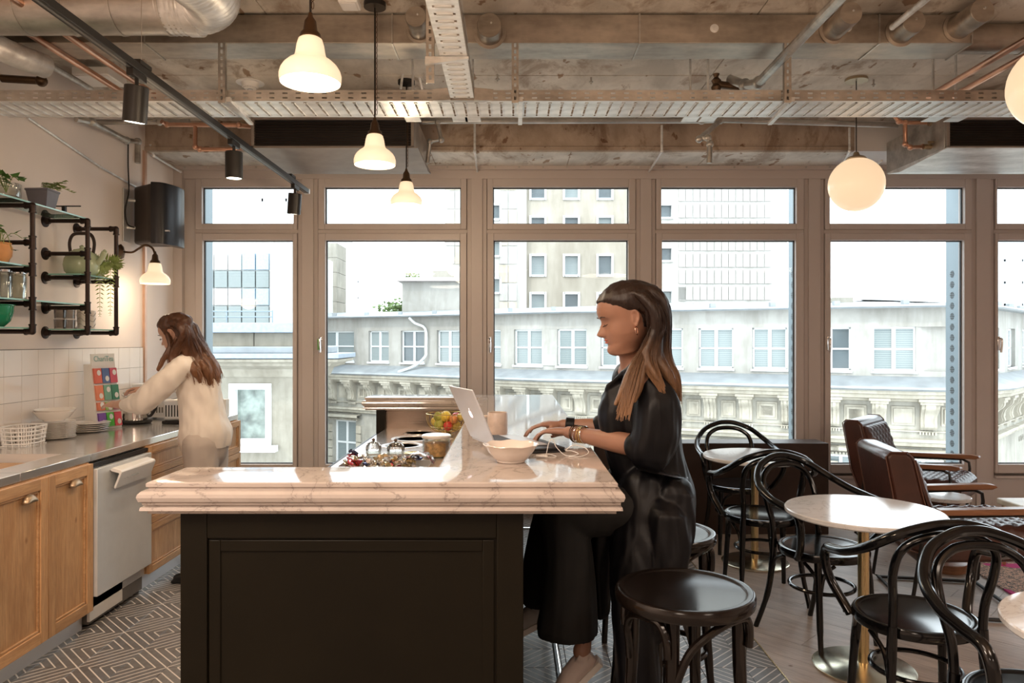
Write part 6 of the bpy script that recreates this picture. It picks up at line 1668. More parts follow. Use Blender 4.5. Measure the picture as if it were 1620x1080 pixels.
def lounge(label, x, y, rz):
    """local +x is the facing direction"""
    t = thing('leather_lounge_chair', label, 'armchair', (x, y, .001), rz, 'quilted leather lounge chairs')
    w = .56
    q = quilt(.58, w, .11, 7, 7).build('seat', LEA, t, smooth=60); q.location = (.10, 0, .365); q.rotation_euler = (0, -.05, 0)
    # seat underside pan
    M().prism([(-.24, .27), (.36, .31), (.39, .35), (.37, .40), (-.24, .38)], -w/2, w/2, 'y').build('seat_base', LEA, t, bevel=.02)
    # backrest: thick wedge leaning back
    side = [(-.24, .33), (-.15, .38), (-.22, .66), (-.26, .835), (-.29, .865), (-.375, .865), (-.40, .84), (-.34, .50), (-.28, .34)]
    M().prism(side, -w/2, w/2, 'y').build('backrest', LEA, t, bevel=.018)
    bq = quilt(.44, w-.03, .03, 6, 7, .011).build('quilted_back_pad', LEA, t, smooth=60)
    bq.matrix_local = Matrix.Translation((-.195, 0, .61)) @ Matrix.Rotation(math.radians(73), 4, 'Y') @ Matrix.Rotation(PI, 4, 'Z')
    for s in (-1, 1):
        M().tube([(p[0], s*(w/2-.004), p[1]) for p in side], .004, 6, closed=True).build('piping', LEAT, t)
        a = M().prism([(-.16, .578), (.34, .606), (.39, .60), (.40, .588), (.37, .574), (-.16, .548)], s*.325-.032, s*.325+.032, 'y').build('armrest', WALN, t, bevel=.004)
        # flat black sled frame on each side
        fr_ = [(-.20, s*.325, .535), (.28, s*.325, .565), (.325, s*.325, .545), (.33, s*.325, .50), (.30, s*.325, .03), (.28, s*.325, .012), (-.26, s*.325, .012), (-.29, s*.325, .03), (-.22, s*.325, .50)]
        M().tube(fr_, .010, 8, closed=True, r2=.013).build('sled_frame', BLK, t)
    for xx, zz in ((-.26, .014), (.28, .014), (-.1, .33), (.28, .335)): M().tube([(xx, -.325, zz), (xx, .325, zz)], .010, 8).build('cross_bar', BLK, t)
    return t
lounge('quilted dark leather lounge chair nearest, leather back seen beside the round table', 2.46, 4.18, math.radians(-10))
lounge('quilted dark leather lounge chair by the window, behind the nearer one', 3.0, 5.55, math.radians(-42))
stb = thing('side_table', 'small round pale-topped side table between the leather chairs', 'side table', (2.78, 4.74, .001))
M().lathe([(0, .45), (.15, .45), (.155, .455), (.155, .468), (.15, .473), (0, .473)], 36).build('table_top', MARBT, stb)
M().lathe([(0, 0), (.13, 0), (.13, .05), (.12, .055), (.02, .06), (.018, .45), (0, .45)], 32).build('pedestal', WALN, stb)
cf = thing('low_table', 'low beige table edge at the right picture border beyond the leather chairs', 'side table', (3.42, 4.62, .001))
M().b(-.25, .3, -.2, .2, .40, .44).build('table_top', m_('beige_top', simple, (.60, .55, .45), .4), cf, bevel=.008)
for a in (-.22, .26):
    for b_ in (-.17, .17): M().tube([(a, b_, 0), (a, b_, .40)], .012, 10).build('leg', BRASS, cf)
def rugmat(name):
    n = NT(name); n.rm(.95); v = n.tc.outputs['Object']
    w_2 = n.node('ShaderNodeTexWave', wave_type='BANDS', bands_direction='DIAGONAL'); w_2.inputs['Scale'].default_value = 14; w_2.inputs['Distortion'].default_value = 9; w_2.inputs['Detail Scale'].default_value = 4; n.L(v, w_2.inputs['Vector'])
    vo = n.node('ShaderNodeTexVoronoi', feature='F1', distance='MANHATTAN'); vo.inputs['Scale'].default_value = 9; n.L(v, vo.inputs['Vector'])
    base = n.ramp(w_2.outputs['Fac'], [(.35, (.10, .09, .09)), (.5, (.55, .47, .40)), (.7, (.62, .40, .30))])
    pk_ = n.ramp(vo.outputs['Color'], [(.74, (0, 0, 0)), (.78, (1, 1, 1))])
    n.col(n.mix(pk_, base, (.55, .05, .22))); n.bump(n.noise(v, 90, 3), .5, .004); return n.m
rg = M().prism([(2.86, 4.10), (4.9, 3.55), (5.2, 4.75), (3.02, 5.30)], .0005, .011)
tag(rg.build('woven_rug', m_('pink_and_grey_kilim', rugmat), bevel=.002), 'patterned woven rug in greys and pinks in front of the leather chairs', 'rug')
# ================================================================ PEOPLE
HEADP = [  # z, front x, back x, half width
    (-.012, .045, .000, .022), (-.004, .073, -.012, .036), (.004, .085, -.020, .036), (.014, .0900, -.030, .041), (.026, .0870, -.040, .048), (.034, .0815, -.048, .0530), (.044, .0845, -.056, .058), (.053, .0855, -.062, .0615),
    (.060, .0860, -.067, .0655), (.068, .0865, -.071, .0670), (.080, .0855, -.078, .0690), (.095, .0835, -.086, .0710), (.108, .0820, -.091, .0725), (.118, .0845, -.095, .0740), (.130, .0910, -.098, .0750),
    (.145, .0935, -.100, .0760), (.160, .0915, -.099, .0760), (.178, .0840, -.094, .0720), (.195, .0680, -.084, .0640), (.208, .0480, -.066, .0500), (.218, .0220, -.042, .0320), (.223, -.0080, -.0100, .004)]
def head(m, T, grow=0, zmin=-1, nose=True):
    P = [p for p in HEADP if p[0] >= zmin]; n = 56; v = []; f = []
    P2 = []
    for a, b in zip(P, P[1:]):
        for j in range(3): t = j/3; P2.append(tuple(x+(y-x)*t for x, y in zip(a, b)))
    P2.append(P[-1])
    g = lambda q, s: math.exp(-(q/s)**2)
    for (z, xf, xb, w) in P2:
        c = (xf+xb)/2; hx = (xf-xb)/2+grow; w_ = w+grow
        for i in range(n):
            a = 2*PI*i/n; ca, sa = math.cos(a), math.sin(a)
            e = .86 if ca > 0 else 1.0
            x = c+hx*math.copysign(abs(ca)**e, ca); y = w_*math.copysign(abs(sa)**(.95 if ca < 0 else 1.08), sa); zz = z+(grow if z > .1 else 0)
            if nose and ca > 0:
                # nose
                if .060 < z < .124:
                    t = (.124-z)/.050; pr = max(0, min(t, 1))**1.3*.0290
                    if z < .074: pr *= max(0, (z-.060)/.014)**.6
                    wd = .0078+.0055*max(0, min(1, (.100-z)/.03)); x += pr*g(y, wd)
                    x += .004*g(z-.076, .008)*g(abs(y)-.0125, .005)
                x -= .0105*g(z-.108, .012)*g(abs(y)-.031, .014)      # sockets
                x += .0058*g(z-.107, .0085)*g(abs(y)-.031, .0135)     # closed lids
                x += .0025*g(z-.126, .006)*g(abs(y)-.026, .02)       # brow
                x += .0040*g(z-.0525, .0042)*g(y, .019); x += .0038*g(z-.0435, .0045)*g(y, .016)  # lips
                x -= .0030*g(z-.0482, .0022)*g(y, .022); x -= .0025*g(z-.036, .004)*g(y, .02)
                x += .004*g(z-.082, .018)*g(abs(y)-.045, .016)      # cheeks
            v.append((x, y, zz))
    k = len(P2)
    for r in range(k-1):
        for i in range(n): f.append((r*n+i, r*n+(i+1) % n, (r+1)*n+(i+1) % n, (r+1)*n+i))
    f.append(tuple(range(n))[::-1]); f.append(tuple((k-1)*n+i for i in range(n)))
    m.add(v, f, T)
def ear(m, T, s):
    y = .0735*s
    pts = [(-.006, y, .122), (-.014, y+s*.004, .126), (-.023, y+s*.007, .118), (-.023, y+s*.007, .103), (-.016, y+s*.004, .088), (-.008, y+s*.003, .076), (-.004, y, .083), (-.003, y, .10)]
    m.tube(smooth_path(pts, 4, True), .0034, 8, closed=True, mat=T)
    m.ball((-.013, y+s*.001, .102), (.012, .0055, .022), 12, T @ Matrix.Identity(4)) if False else m.add(*ballvf((-.014, y-s*.002, .102), (.011, .005, .020)), T)
def ballvf(c, r, n=14):
    q = M(); q.ball(c, r, n); return q.v, q.f
def limb(m, pts, rad, n=18, k=5, flat=None):
    pp = smooth_path([(*p, r) for p, r in zip(pts, rad)], k)
    m.tube([p[:3] for p in pp], [p[3] for p in pp], n, r2=None if flat is None else [p[3]*flat for p in pp])
    m.ball(pp[0][:3], pp[0][3]*.98, n); m.ball(pp[-1][:3], pp[-1][3]*.98, n)
def hand(m, wrist, d, up, side, curl=.5, s=1.0, spread=1.0):
    """palm with four bent fingers and thumb; d: direction, up: back-of-hand normal, side: thumb side"""
    w = Vector(wrist); d = Vector(d).normalized(); up = Vector(up); up = (up-d*up.dot(d)).normalized(); sd = d.cross(up).normalized()
    if sd.dot(Vector(side)) < 0: sd = -sd
    P = lambda a, b, c: w+d*a*s+sd*b*s+up*c*s
    m.tube([P(-.02, 0, 0), P(.01, 0, .0), P(.04, -.002, .002), (P(.075, -.004, .003)), P(.088, -.004, .002)], [.024*s, .026*s, .036*s, .039*s, .034*s], 16, r2=[.020*s, .016*s, .0135*s, .012*s, .009*s]) if False else None
    # flattened palm built from overlapping metacarpal chains
    Ls = [(.024, .043, .026, .020, .0082), (.008, .047, .030, .021, .0084), (-.008, .043, .028, .020, .0080), (-.023, .034, .021, .018, .0070)]
    for b, l1, l2, l3, r in Ls:
        a0, kx = .085-(.006 if b < -.015 else 0)-(.002 if b > .02 else 0), b
        p = [P(.0, b*.55, 0), P(.045, b*.85, .006), P(a0, kx, .007)]
        m.tube([tuple(q) for q in p], [.016*s, .0140*s, .0100*s], 12); m.ball(p[0], .016*s, 10); m.ball(p[2], .0102*s, 10)
        an = curl*.45; q = p[2]; sp = b*1.2*spread
        for L, da, rr in ((l1, curl*.5, r), (l2, curl*.75, r*.93), (l3, curl*.5, r*.84)):
            an += 0 if L == l1 else da
            q2 = q+(d*math.cos(an)+sd*sp*math.cos(an)*.6-up*math.sin(an))*L*s
            m.tube([tuple(q), tuple(q2)], [rr*s, rr*.92*s], 10); m.ball(q2, rr*.93*s, 10); q = q2
    m.ball(P(.05, 0, -.002), .018*s, 12)
    t0, t1, t2, t3 = P(.012, .016, -.004), P(.042, .042, -.012), P(.068, .052, -.018), P(.090, .053, -.024)
    for a, b, r in ((t0, t1, .0135), (t1, t2, .0098), (t2, t3, .0086)): m.tube([tuple(a), tuple(b)], [r*s*1.05, r*s*.92], 10); m.ball(b, r*s*.93, 10)
def hairmat(name, c0, c1, z0, z1):
    n = NT(name); n.rm(.38)
    geo = n.node('ShaderNodeNewGeometry'); sp = n.node('ShaderNodeSeparateXYZ'); n.L(n.tc.outputs['Object'], sp.inputs[0])
    t = n.math('DIVIDE', n.math('SUBTRACT', sp.outputs[2], z0), z1-z0)
    f = n.noise(n.mapping((90, 90, 5)), 2.2, 5, .6); f2 = n.noise(n.mapping((8, 8, 2)), 2, 3)
    base = n.ramp(n.math('ADD', t, n.math('MULTIPLY', n.math('SUBTRACT', f2, .5), .5)), [(0, c1), (.95, c0)])
    n.col(n.mix(.55, base, n.ramp(f, [(.3, (.35, .33, .31)), (.62, (1.25, 1.2, 1.15))]), 'MULTIPLY'))
    n.bump(f, .5, .004); n.b.inputs['Anisotropic'].default_value = .5
    return n.m
def headT(ear_pos, yaw, pitch, s, roll=0):
    Rm = Matrix.Rotation(yaw, 4, 'Z') @ Matrix.Rotation(pitch, 4, 'Y') @ Matrix.Rotation(roll, 4, 'X')
    return Matrix.Translation(ear_pos) @ Rm @ Matrix.Scale(s, 4) @ Matrix.Translation((0, 0, -.10))
def ribbon_hair(m, T, paths, w, th, n=12):
    for p in paths:
        pp = smooth_path([(*q[:3], q[3]) for q in p], 5); m.tube([tuple(x) for x in [Vector(q[:3]) for q in pp]], [q[3]*th for q in pp], n, r2=[q[3]*w for q in pp])
def folds(scale, amp, dirv=(1, 1, .25), seed=0):
    def f(co):
        p = Vector((co.x*dirv[0]*scale+seed, co.y*dirv[1]*scale, co.z*dirv[2]*scale))
        return amp*(noise.noise(p)+.5*noise.noise(p*2.1+Vector((3, 1, 2))))
    return f
LIP = m_('lip_colour', simple, (.42, .13, .10), .4, 0, .05); LASH = m_('lash_and_brow_hair', simple, (.04, .022, .015), .6)
def face_bits(t, T, lips=LIP, near=1):
    q = M()
    for s in (-1, 1):
        q.tube(smooth_path([(.0855, s*.014, .1245), (.0905, s*.024, .1290), (.0885, s*.038, .1300), (.079, s*.050, .1262)], 4), [.0013]*3+[.0019]*6+[.0014]*3+[.0008], 6, mat=T)
    q.build('eyebrows', LASH, t, world=True, smooth=60, kind='stuff')
    q = M()
    for s in (-1, 1):
        q.tube(smooth_path([(.0815, s*.018, .1035), (.0848, s*.027, .1008), (.0825, s*.038, .1005), (.076, s*.046, .1030)], 4), .0011, 6, mat=T)
        for k in range(9):
            a = k/8; y = s*(.021+.024*a); x = .0842-.0065*a*a; q.tube([(x, y, .1012), (x+.0065, y*1.05, .0972)], .00045, 4, mat=T)
    q.build('eyelashes', LASH, t, world=True, smooth=60, kind='stuff')
    q = M()
    q.add(*ballvf((.0830, 0, .0525), (.0085, .0185, .0038)), T); q.add(*ballvf((.0825, 0, .0440), (.0085, .0165, .0045)), T)
    q.build('lips', lips, t, world=True, smooth=80)
# ---------------------------------------------------------------- woman in black at the bar
wa = thing('person', 'woman in black with long straight brown hair typing on the laptop at the marble bar', 'person', (.58, 2.87, .001))
TA = headT((.428, 2.735, 1.545), PI+.06, .24, 1.12)
sk = M(); head(sk, TA); 
for s in (-1, 1): ear(sk, TA, s)
limb(sk, [(.425, 2.745, 1.50), (.445, 2.765, 1.43), (.475, 2.80, 1.35)], [.050, .047, .062], 18)
limb(sk, [(.47, 2.66, 1.33), (.48, 2.80, 1.36), (.46, 2.95, 1.33)], [.045, .06, .045], 18)
limb(sk, [(.49, 2.80, 1.30), (.52, 2.83, 1.10), (.58, 2.86, .87)], [.09, .08, .10], 18)
# near (left) arm and far arm
limb(sk, [(.485, 2.66, 1.31), (.485, 2.655, 1.18), (.470, 2.665, 1.085)], [.045, .042, .040])
limb(sk, [(.470, 2.665, 1.085), (.40, 2.735, 1.09), (.30, 2.85, 1.098), (.225, 2.93, 1.104)], [.040, .041, .031, .0245])
hand(sk, (.215, 2.94, 1.106), (-.86, .42, -.10), (0, 0, 1), (-.2, 1, 0), .62, .93)
limb(sk, [(.46, 2.97, 1.31), (.455, 3.02, 1.19), (.43, 3.06, 1.10)], [.045, .041, .038])
limb(sk, [(.43, 3.06, 1.10), (.36, 3.09, 1.105), (.28, 3.12, 1.108), (.215, 3.13, 1.11)], [.038, .038, .030, .024])
hand(sk, (.205, 3.135, 1.112), (-.97, .02, -.08), (0, 0, 1), (0, -1, 0), .55, .93)
# legs to the ankles
limb(sk, [(.58, 2.78, .84), (.38, 2.77, .82), (.22, 2.76, .80)], [.085, .075, .055]); limb(sk, [(.22, 2.76, .80), (.245, 2.77, .60), (.262, 2.77, .42), (.268, 2.775, .33), (.262, 2.77, .30)], [.054, .052, .038, .032, .034])
limb(sk, [(.58, 2.94, .84), (.38, 2.97, .82), (.18, 2.99, .80)], [.085, .075, .055]); limb(sk, [(.18, 2.99, .80), (.14, 3.0, .60), (.11, 3.0, .42), (.10, 3.0, .37)], [.054, .05, .036, .032])
remesh('body', sk, .0042, SKIN, wa, 3)
face_bits(wa, TA)
# black tunic: torso, sleeves, skirts
BLKF = m_('black_satin_cloth', simple, (.0035, .0035, .005), .42, 0, .3, 6)
BLKF.node_tree.nodes['Principled BSDF'].inputs['Specular IOR Level'].default_value = .25
BLKT = m_('black_trouser_cloth', simple, (.004, .004, .004), .8, 0, .3, 6)
cl = M()
limb(cl, [(.49, 2.82, 1.355), (.495, 2.82, 1.28), (.51, 2.83, 1.15), (.545, 2.85, 1.0), (.575, 2.87, .86), (.575, 2.87, .80)], [.070, .125, .128, .120, .138, .125], 24)
limb(cl, [(.475, 2.69, 1.335), (.50, 2.80, 1.345), (.47, 2.93, 1.325)], [.062, .060, .062])
limb(cl, [(.49, 2.68, 1.33), (.515, 2.655, 1.24), (.515, 2.645, 1.14), (.495, 2.65, 1.075)], [.060, .082, .086, .082])
limb(cl, [(.47, 2.95, 1.33), (.46, 3.0, 1.24), (.45, 3.03, 1.16), (.43, 3.05, 1.12)], [.058, .070, .072, .066])
limb(cl, [(.50, 2.64, 1.07), (.455, 2.665, 1.085)], [.075, .058]); limb(cl, [(.42, 3.06, 1.12), (.385, 3.08, 1.115)], [.060, .050])
limb(cl, [(.44, 2.80, 1.30), (.40, 2.80, 1.20), (.42, 2.82, 1.08), (.47, 2.84, .95)], [.055, .075, .075, .08])
# stand-up collar flaps
cl.tube(smooth_path([(.445, 2.70, 1.365), (.41, 2.75, 1.335), (.375, 2.79, 1.29), (.365, 2.84, 1.25)], 4), .012, 10, r2=.028)
# skirts hanging behind and in front of the stool
limb(cl, [(.575, 2.80, .86), (.59, 2.78, .75), (.57, 2.73, .66), (.55, 2.70, .58)], [.12, .085, .05, .03])
limb(cl, [(.50, 2.80, .92), (.46, 2.72, .72), (.44, 2.65, .50), (.45, 2.62, .28), (.46, 2.61, .13)], [.10, .095, .085, .080, .070], 20)
limb(cl, [(.46, 2.95, .90), (.36, 2.92, .70), (.345, 2.90, .50), (.345, 2.89, .42)], [.09, .075, .05, .04], 20)
limb(cl, [(.60, 2.76, .88), (.605, 2.72, .77), (.585, 2.68, .68), (.56, 2.66, .60)], [.09, .07, .05, .02])
limb(cl, [(.56, 2.72, .80), (.56, 2.66, .66), (.54, 2.63, .52), (.53, 2.62, .42)], [.10, .07, .055, .03])
tu = remesh('tunic', cl, .0065, BLKF, wa, 5, folds(16, .011, (1, 1, .22)))
tr_ = M()
limb(tr_, [(.58, 2.79, .84), (.42, 2.77, .835), (.24, 2.755, .815), (.18, 2.755, .80)], [.105, .095, .085, .08], 20)
limb(tr_, [(.19, 2.76, .82), (.212, 2.76, .68), (.212, 2.76, .50), (.205, 2.76, .39)], [.090, .092, .105, .118], 24)
limb(tr_, [(.58, 2.95, .84), (.38, 2.97, .83), (.18, 2.99, .81)], [.10, .09, .08], 20); limb(tr_, [(.17, 2.99, .80), (.14, 3.0, .62), (.12, 3.0, .45)], [.078, .085, .10], 20)
remesh('trousers', tr_, .007, BLKT, wa, 4, folds(14, .008, (1, 1, .2), 5), cut=lambda c: (c.z < .372 and c.y < 2.9) or (c.z < .40 and c.y >= 2.9))
# waist tie and pocket flap
M().tube(smooth_path([(.46, 2.71, 1.00), (.53, 2.705, .985), (.60, 2.74, .965), (.655, 2.81, .95)], 5), .006, 8, r2=.02).build('waist_tie', m_('dark_blue_black_satin', simple, (.02, .021, .028), .35), wa, world=True)
# bracelets, watch, earring, wrap on the far wrist
wr = Vector((.262, 2.89, 1.102)); ax_ = Vector((-.70, .71, 0)).normalized(); n1 = ax_.cross(Vector((0, 0, 1))).normalized()
for k, (dd, mm_) in enumerate(((-.022, GOLD), (-.012, GOLD), (.0, CHROME), (.010, BRONZE), (.018, BRONZE), (-.032, CHROME))):
    c = wr+ax_*dd; M().tube([tuple(c+n1*.034*math.cos(a)+Vector((0, 0, 1))*.033*math.sin(a)+ax_*.004*math.cos(a+k)) for a in [2*PI*i/24 for i in range(24)]], .0020, 6, closed=True).build('bracelet', mm_, wa, world=True)
M().tube([(.265, 3.125, 1.108), (.228, 3.13, 1.11)], .033, 20).build('wrist_wrap', BLKF, wa, world=True, bevel=.003)
ec = TA @ Vector((-.004, .0785, .063)); ax2 = (TA.to_3x3() @ Vector((0, 1, 0))).normalized(); ux = (TA.to_3x3() @ Vector((1, 0, 0))).normalized(); uz = (TA.to_3x3() @ Vector((0, 0, 1))).normalized()
M().tube([tuple(ec+ux*.006*math.cos(a)+uz*.0155*math.sin(a)+ax2*.010*math.cos(a)) for a in [2*PI*i/24 for i in range(24)]], .0019, 8, closed=True).build('hoop_earring', m_('rose_gold', simple, (.85, .50, .38), .2, 1), wa, world=True)
# sneakers
def sneaker(parent, heel, toe, up, s=1.0, col=None):
    h = Vector(heel); d = (Vector(toe)-h); L = d.length; d.normalize(); u_ = Vector(up); u_ = (u_-d*u_.dot(d)).normalized(); sd = d.cross(u_)
    P = lambda a, b, c: tuple(h+d*a*L+sd*b+u_*c)
    m = M()
    m.tube([P(.02, 0, .045), P(.12, 0, .045), P(.3, 0, .042), P(.5, 0, .036), P(.7, 0, .028), P(.88, 0, .022), P(.99, 0, .018)], [.030, .042, .045, .042, .034, .026, .012], 18, r2=[.022, .034, .036, .040, .044, .040, .02])
    m.tube([P(.12, 0, .05), P(.16, 0, .085)], .037, 16)
    m.tube([P(.3, 0, .055), P(.5, 0, .055), P(.62, 0, .045)], [.030, .026, .018], 14)
    o = remesh('sneaker', m, .004, col or m_('off_white_canvas', simple, (.56, .47, .43), .75, 0, .06), parent, 4)
    q = M(); out = [(-.0, -.030), (.06, -.036), (.3, -.036), (.5, -.042), (.75, -.046), (.92, -.036), (1.01, 0), (.92, .036), (.75, .046), (.5, .042), (.3, .036), (.06, .036), (0, .03)]
    k = smooth_path([(a, b, 0) for a, b in out], 3, True); n = len(k)
    q.add([P(a, b, -.006) for a, b, _ in k]+[P(a, b, .016) for a, b, _ in k], [tuple(range(n))[::-1], tuple(range(n, 2*n))]+[(i, (i+1) % n, n+(i+1) % n, n+i) for i in range(n)])
    q.build('shoe_sole', m_('white_rubber', simple, (.70, .66, .62), .5), o, world=False).matrix_parent_inverse = Matrix.Translation(parent.location).inverted()
    for i in range(6):
        a = .34+.052*i; M().tube(smooth_path([P(a, -.026+.001*i, .072-.09*(a-.3)), P(a+.01, 0, .088-.10*(a-.3)), P(a, .026-.001*i, .072-.09*(a-.3))], 4), .0022, 6).build('lace', m_('white_lace', simple, (.6, .55, .52), .8), o).matrix_parent_inverse = Matrix.Translation(parent.location).inverted()
    return o
sneaker(wa, (.335, 2.775, .262), (.155, 2.77, .085), (-.62, 0, .78))
sneaker(wa, (.155, 3.0, .335), (-.035, 3.0, .25), (-.35, 0, .93), col=m_('grey_canvas', simple, (.40, .39, .38), .8))
# hair: cap over skull, long straight falls
hm_ = hairmat('long_brown_hair', (.020, .009, .0055), (.30, .165, .085), 1.20, 1.50)
hr = M()
def pl_(pts):
    def f(z):
        if z <= pts[0][0]: return pts[0][1]
        for a, b in zip(pts, pts[1:]):
            if z <= b[0]: return a[1]+(b[1]-a[1])*(z-a[0])/(b[0]-a[0])
        return pts[-1][1]
    return f
def hcap(m, T, g, zf):
    """scalp hair: skull sections grown outward behind a slanting hairline"""
    q = M(); head(q, Matrix.Identity(4), g, .055, False)
    v = []
    for (x, y, z) in q.v:
        lim = zf(z)
        if x > .03:
            d = Vector((x, y, z-.12)); L = d.length; d = d*((L-g*.9*min(1, (x-.03)/.05))/L); x, y, z = d.x, d.y, d.z+.12
        if x > lim-.035 and lim < .099:
            d = Vector((x, y, z-.12)); L = d.length; k = min(1, max(0, (x-lim+.035)/.035)); d = d*((L-g*1.15*k)/L); x, y, z = d.x, d.y, d.z+.12
        if x > lim: x = lim-(x-lim)*.02
        v.append((x, y, z))
    m.add(v, q.f, T)
hcap(hr, TA, .0085, pl_([(.108, -.034), (.118, -.016), (.130, .006), (.146, .034), (.162, .060), (.175, .080), (.184, .10)]))
L_ = lambda p, r: (*p, r)
H1 = [
    [TA @ Vector((.01, .0, .215)), TA @ Vector((-.08, .02, .18)), TA @ Vector((-.115, .02, .11)), (.565, 2.745, 1.42), (.605, 2.745, 1.33), (.622, 2.745, 1.26)],
    [TA @ Vector((.02, .03, .20)), TA @ Vector((-.05, .065, .165)), TA @ Vector((-.075, .075, .09)), (.525, 2.685, 1.42), (.565, 2.67, 1.34), (.600, 2.68, 1.275)],
    [TA @ Vector((.01, .045, .19)), TA @ Vector((-.055, .080, .14)), TA @ Vector((-.075, .080, .07)), (.480, 2.640, 1.42), (.500, 2.615, 1.35), (.53, 2.60, 1.31)],
    [TA @ Vector((.03, -.03, .20)), TA @ Vector((-.06, -.06, .16)), TA @ Vector((-.09, -.05, .08)), (.55, 2.80, 1.40), (.60, 2.80, 1.32), (.615, 2.80, 1.27)],
]
W1 = [(.03, .055, .062, .055, .04, .018), (.02, .045, .052, .055, .045, .016), (.015, .028, .034, .040, .03, .012), (.02, .04, .045, .045, .03, .012)]
for p, w in zip(H1, W1): ribbon_hair(hr, None, [[(*q, r) for q, r in zip(p, w)]], 1.0, .55)
# front lock over the shoulder, fanning to blond tips
for k, (dx, dy, zz) in enumerate(((0, 0, 1.225), (.018, .012, 1.235), (-.016, .006, 1.24), (.034, -.004, 1.25))):
    p = [TA @ Vector((-.025, .070, .155)), TA @ Vector((-.055, .078, .10)), TA @ Vector((-.048, .078, .03)), (.450+dx*.6, 2.625+dy, 1.40), (.418+dx, 2.60+dy, 1.32), (.385+dx*1.3, 2.592+dy, zz)]
    ribbon_hair(hr, None, [[(*q, r) for q, r in zip(p, (.012, .020, .022, .021, .022, .012))]], 1.0, .6)
ho = remesh('hair', hr, .0042, hm_, wa, 2, folds(42, .0035, (1, 1, .12), 2))
st_ = M(); rr = random.Random(3)
for k in range(170):
    i = rr.choice((0, 1, 1, 2, 2, 4, 4)); 
    if i < 3:
        p = H1[i]; w = W1[i]
    else:
        p = [TA @ Vector((-.025, .074, .155)), TA @ Vector((-.055, .082, .10)), TA @ Vector((-.048, .082, .03)), (.450, 2.618, 1.40), (.418, 2.588, 1.32), (.385, 2.580, 1.22)]; w = (.02, .022, .022, .024, .03, .03)
    a = rr.uniform(-.95, .95); pts = []
    for j, (q, r) in enumerate(zip(p, w)):
        q = Vector(q); pts.append((q.x+a*r*(.85 if i else .5), q.y-r*.60-.003, q.z+rr.uniform(-.004, .004)-(rr.uniform(0, .03) if j == 5 else 0)))
    st_.tube(smooth_path(pts[1:], 5), .0011, 4)
st_.build('hair_strands', hm_, wa, world=True, smooth=80, kind='stuff')
# ---------------------------------------------------------------- woman in white at the counter
wb = thing('person', 'woman in white blouse and beige trousers with wavy brown hair reaching over the worktop', 'person', (-1.90, 4.55, .001))
TB = headT((-2.058, 4.50, 1.505), PI-.12, .38, .96)
sk = M(); head(sk, TB)
for s in (-1, 1): ear(sk, TB, s)
limb(sk, [(-2.045, 4.53, 1.47), (-2.01, 4.55, 1.41), (-1.975, 4.56, 1.35)], [.045, .043, .055])
limb(sk, [(-1.96, 4.55, 1.30), (-1.93, 4.56, 1.10), (-1.905, 4.56, .90)], [.085, .07, .07])
limb(sk, [(-1.99, 4.42, 1.31), (-2.10, 4.36, 1.19), (-2.20, 4.38, 1.10)], [.042, .038, .034]); limb(sk, [(-2.20, 4.38, 1.10), (-2.32, 4.44, 1.085), (-2.43, 4.52, 1.075)], [.034, .033, .023])
hand(sk, (-2.435, 4.525, 1.074), (-.83, .5, -.05), (0, -.5, 1), (0, 0, 1), .4, .92)
limb(sk, [(-1.96, 4.70, 1.31), (-2.08, 4.76, 1.24), (-2.20, 4.80, 1.19)], [.042, .038, .034]); limb(sk, [(-2.20, 4.80, 1.19), (-2.32, 4.83, 1.165), (-2.42, 4.86, 1.15)], [.034, .033, .023])
hand(sk, (-2.425, 4.862, 1.149), (-.9, .2, -.05), (0, 0, 1), (0, -1, 0), .6, .9)
for s in (-1, 1):
    y = 4.56+s*.085; limb(sk, [(-1.905, y*.5+4.56*.5, .86), (-1.90, y, .50), (-1.87, y, .12), (-1.87, y, .08)], [.06, .055, .038, .036])
remesh('body', sk, .0055, SKIN2, wb, 3)
face_bits(wb, TB)
WHB = m_('cream_blouse_cloth', simple, (.80, .72, .64), .6, 0, .05, 5, sheen=.05)
BEI = m_('grey_beige_trouser_cloth', simple, (.50, .43, .38), .75, 0, .06, 5)
cl = M()
limb(cl, [(-1.985, 4.56, 1.375), (-1.965, 4.56, 1.29), (-1.94, 4.56, 1.15), (-1.915, 4.56, 1.0), (-1.90, 4.56, .90), (-1.90, 4.56, .83)], [.068, .120, .128, .138, .155, .150], 24)
limb(cl, [(-1.985, 4.43, 1.325), (-1.97, 4.56, 1.36), (-1.955, 4.69, 1.325)], [.060, .066, .060])
limb(cl, [(-1.985, 4.42, 1.315), (-2.06, 4.37, 1.22), (-2.17, 4.36, 1.115), (-2.24, 4.39, 1.09), (-2.34, 4.45, 1.082)], [.066, .072, .074, .062, .036])
limb(cl, [(-1.96, 4.70, 1.315), (-2.08, 4.76, 1.245), (-2.20, 4.80, 1.19), (-2.31, 4.83, 1.168)], [.062, .062, .058, .036])
remesh('blouse', cl, .0075, WHB, wb, 5, folds(15, .012, (1, 1, .4), 9), cut=lambda c: c.z < .80+.03*(c.x+1.9)*3)
pt = M()
limb(pt, [(-1.905, 4.56, .98), (-1.90, 4.56, .88), (-1.895, 4.56, .80)], [.11, .135, .135], 24)
for s in (-1, 1):
    y = 4.56+s*.075; limb(pt, [(-1.90, y, .84), (-1.89, y, .66), (-1.895, y, .45), (-1.875, y, .10)], [.108, .095, .075, .060], 20)
remesh('trousers', pt, .008, BEI, wb, 4, folds(13, .007, (1, 1, .5), 4))
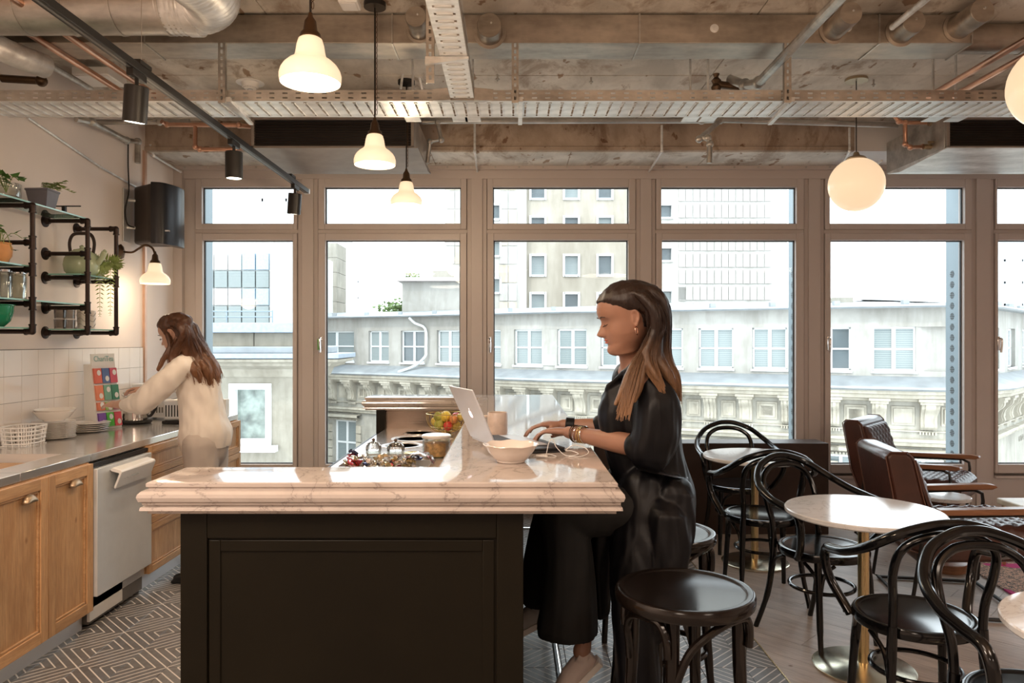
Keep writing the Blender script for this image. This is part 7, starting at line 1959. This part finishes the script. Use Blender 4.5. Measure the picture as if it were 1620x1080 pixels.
for s in (-1, 1): 
    y = 4.56+s*.085
    q = M(); q.tube([(-1.83, y, .045), (-1.90, y, .045), (-1.98, y, .035), (-2.05, y, .028)], [.03, .036, .032, .018], 14, r2=[.03, .036, .042, .03]); q.b(-2.06, -1.82, y-.035, y+.035, .001, .018); remesh('shoe', q, .006, BLKT, wb, 3)
hb = hairmat('wavy_brown_hair', (.085, .034, .016), (.24, .11, .05), 1.20, 1.46)
hr = M()
hcap(hr, TB, .011, pl_([(.10, -.03), (.125, -.008), (.145, .02), (.160, .045), (.172, .068), (.181, .085), (.186, .10)]))
hr.add(*ballvf((-.085, 0, .155), (.050, .055, .05)), TB)
H2 = []
for k, (y0, xx, yy, zz) in enumerate(((.05, -1.885, 4.46, 1.21), (.02, -1.845, 4.50, 1.19), (-.02, -1.82, 4.56, 1.20), (-.05, -1.84, 4.62, 1.23), (.065, -1.96, 4.43, 1.24))):
    p = [TB @ Vector((-.02, y0, .17)), TB @ Vector((-.095, y0*1.1, .12)), TB @ Vector((-.10, y0*1.2, .05)), (xx-.07, yy, 1.37), (xx-.025+.012*(k % 2), yy-.01, 1.29), (xx, yy, zz)]
    H2.append(p); ribbon_hair(hr, None, [[(*q, r) for q, r in zip(p, (.02, .042, .045, .046, .044, .016))]], 1.0, .62)
p = [TB @ Vector((.03, .068, .15)), TB @ Vector((.0, .086, .09)), TB @ Vector((.005, .09, .02)), (-2.075, 4.385, 1.36), (-2.105, 4.37, 1.29)]
ribbon_hair(hr, None, [[(*q, r) for q, r in zip(p, (.012, .02, .022, .018, .008))]], 1.0, .6)
remesh('hair', hr, .005, hb, wb, 2, folds(30, .008, (1, 1, .45), 7))
st_ = M()
for k in range(110):
    p = rr.choice(H2); a = rr.uniform(-.04, .04); ph = rr.uniform(0, 6)
    st_.tube(smooth_path([(Vector(q).x+a+.006*math.sin(ph+j*1.7), Vector(q).y-.026-abs(a)*.1, Vector(q).z+.01*math.sin(ph)) for j, q in enumerate(p[1:])], 5), .0013, 4)
st_.build('hair_strands', hb, wb, world=True, smooth=80, kind='stuff')
M().tube([tuple(TB @ Vector((-.098+.014*math.cos(a), .0+.03*math.sin(a)+.02, .135+.012*math.sin(a)))) for a in [2*PI*i/20 for i in range(20)]], .005, 8, closed=True).build('hair_tie', BLK, wb, world=True)
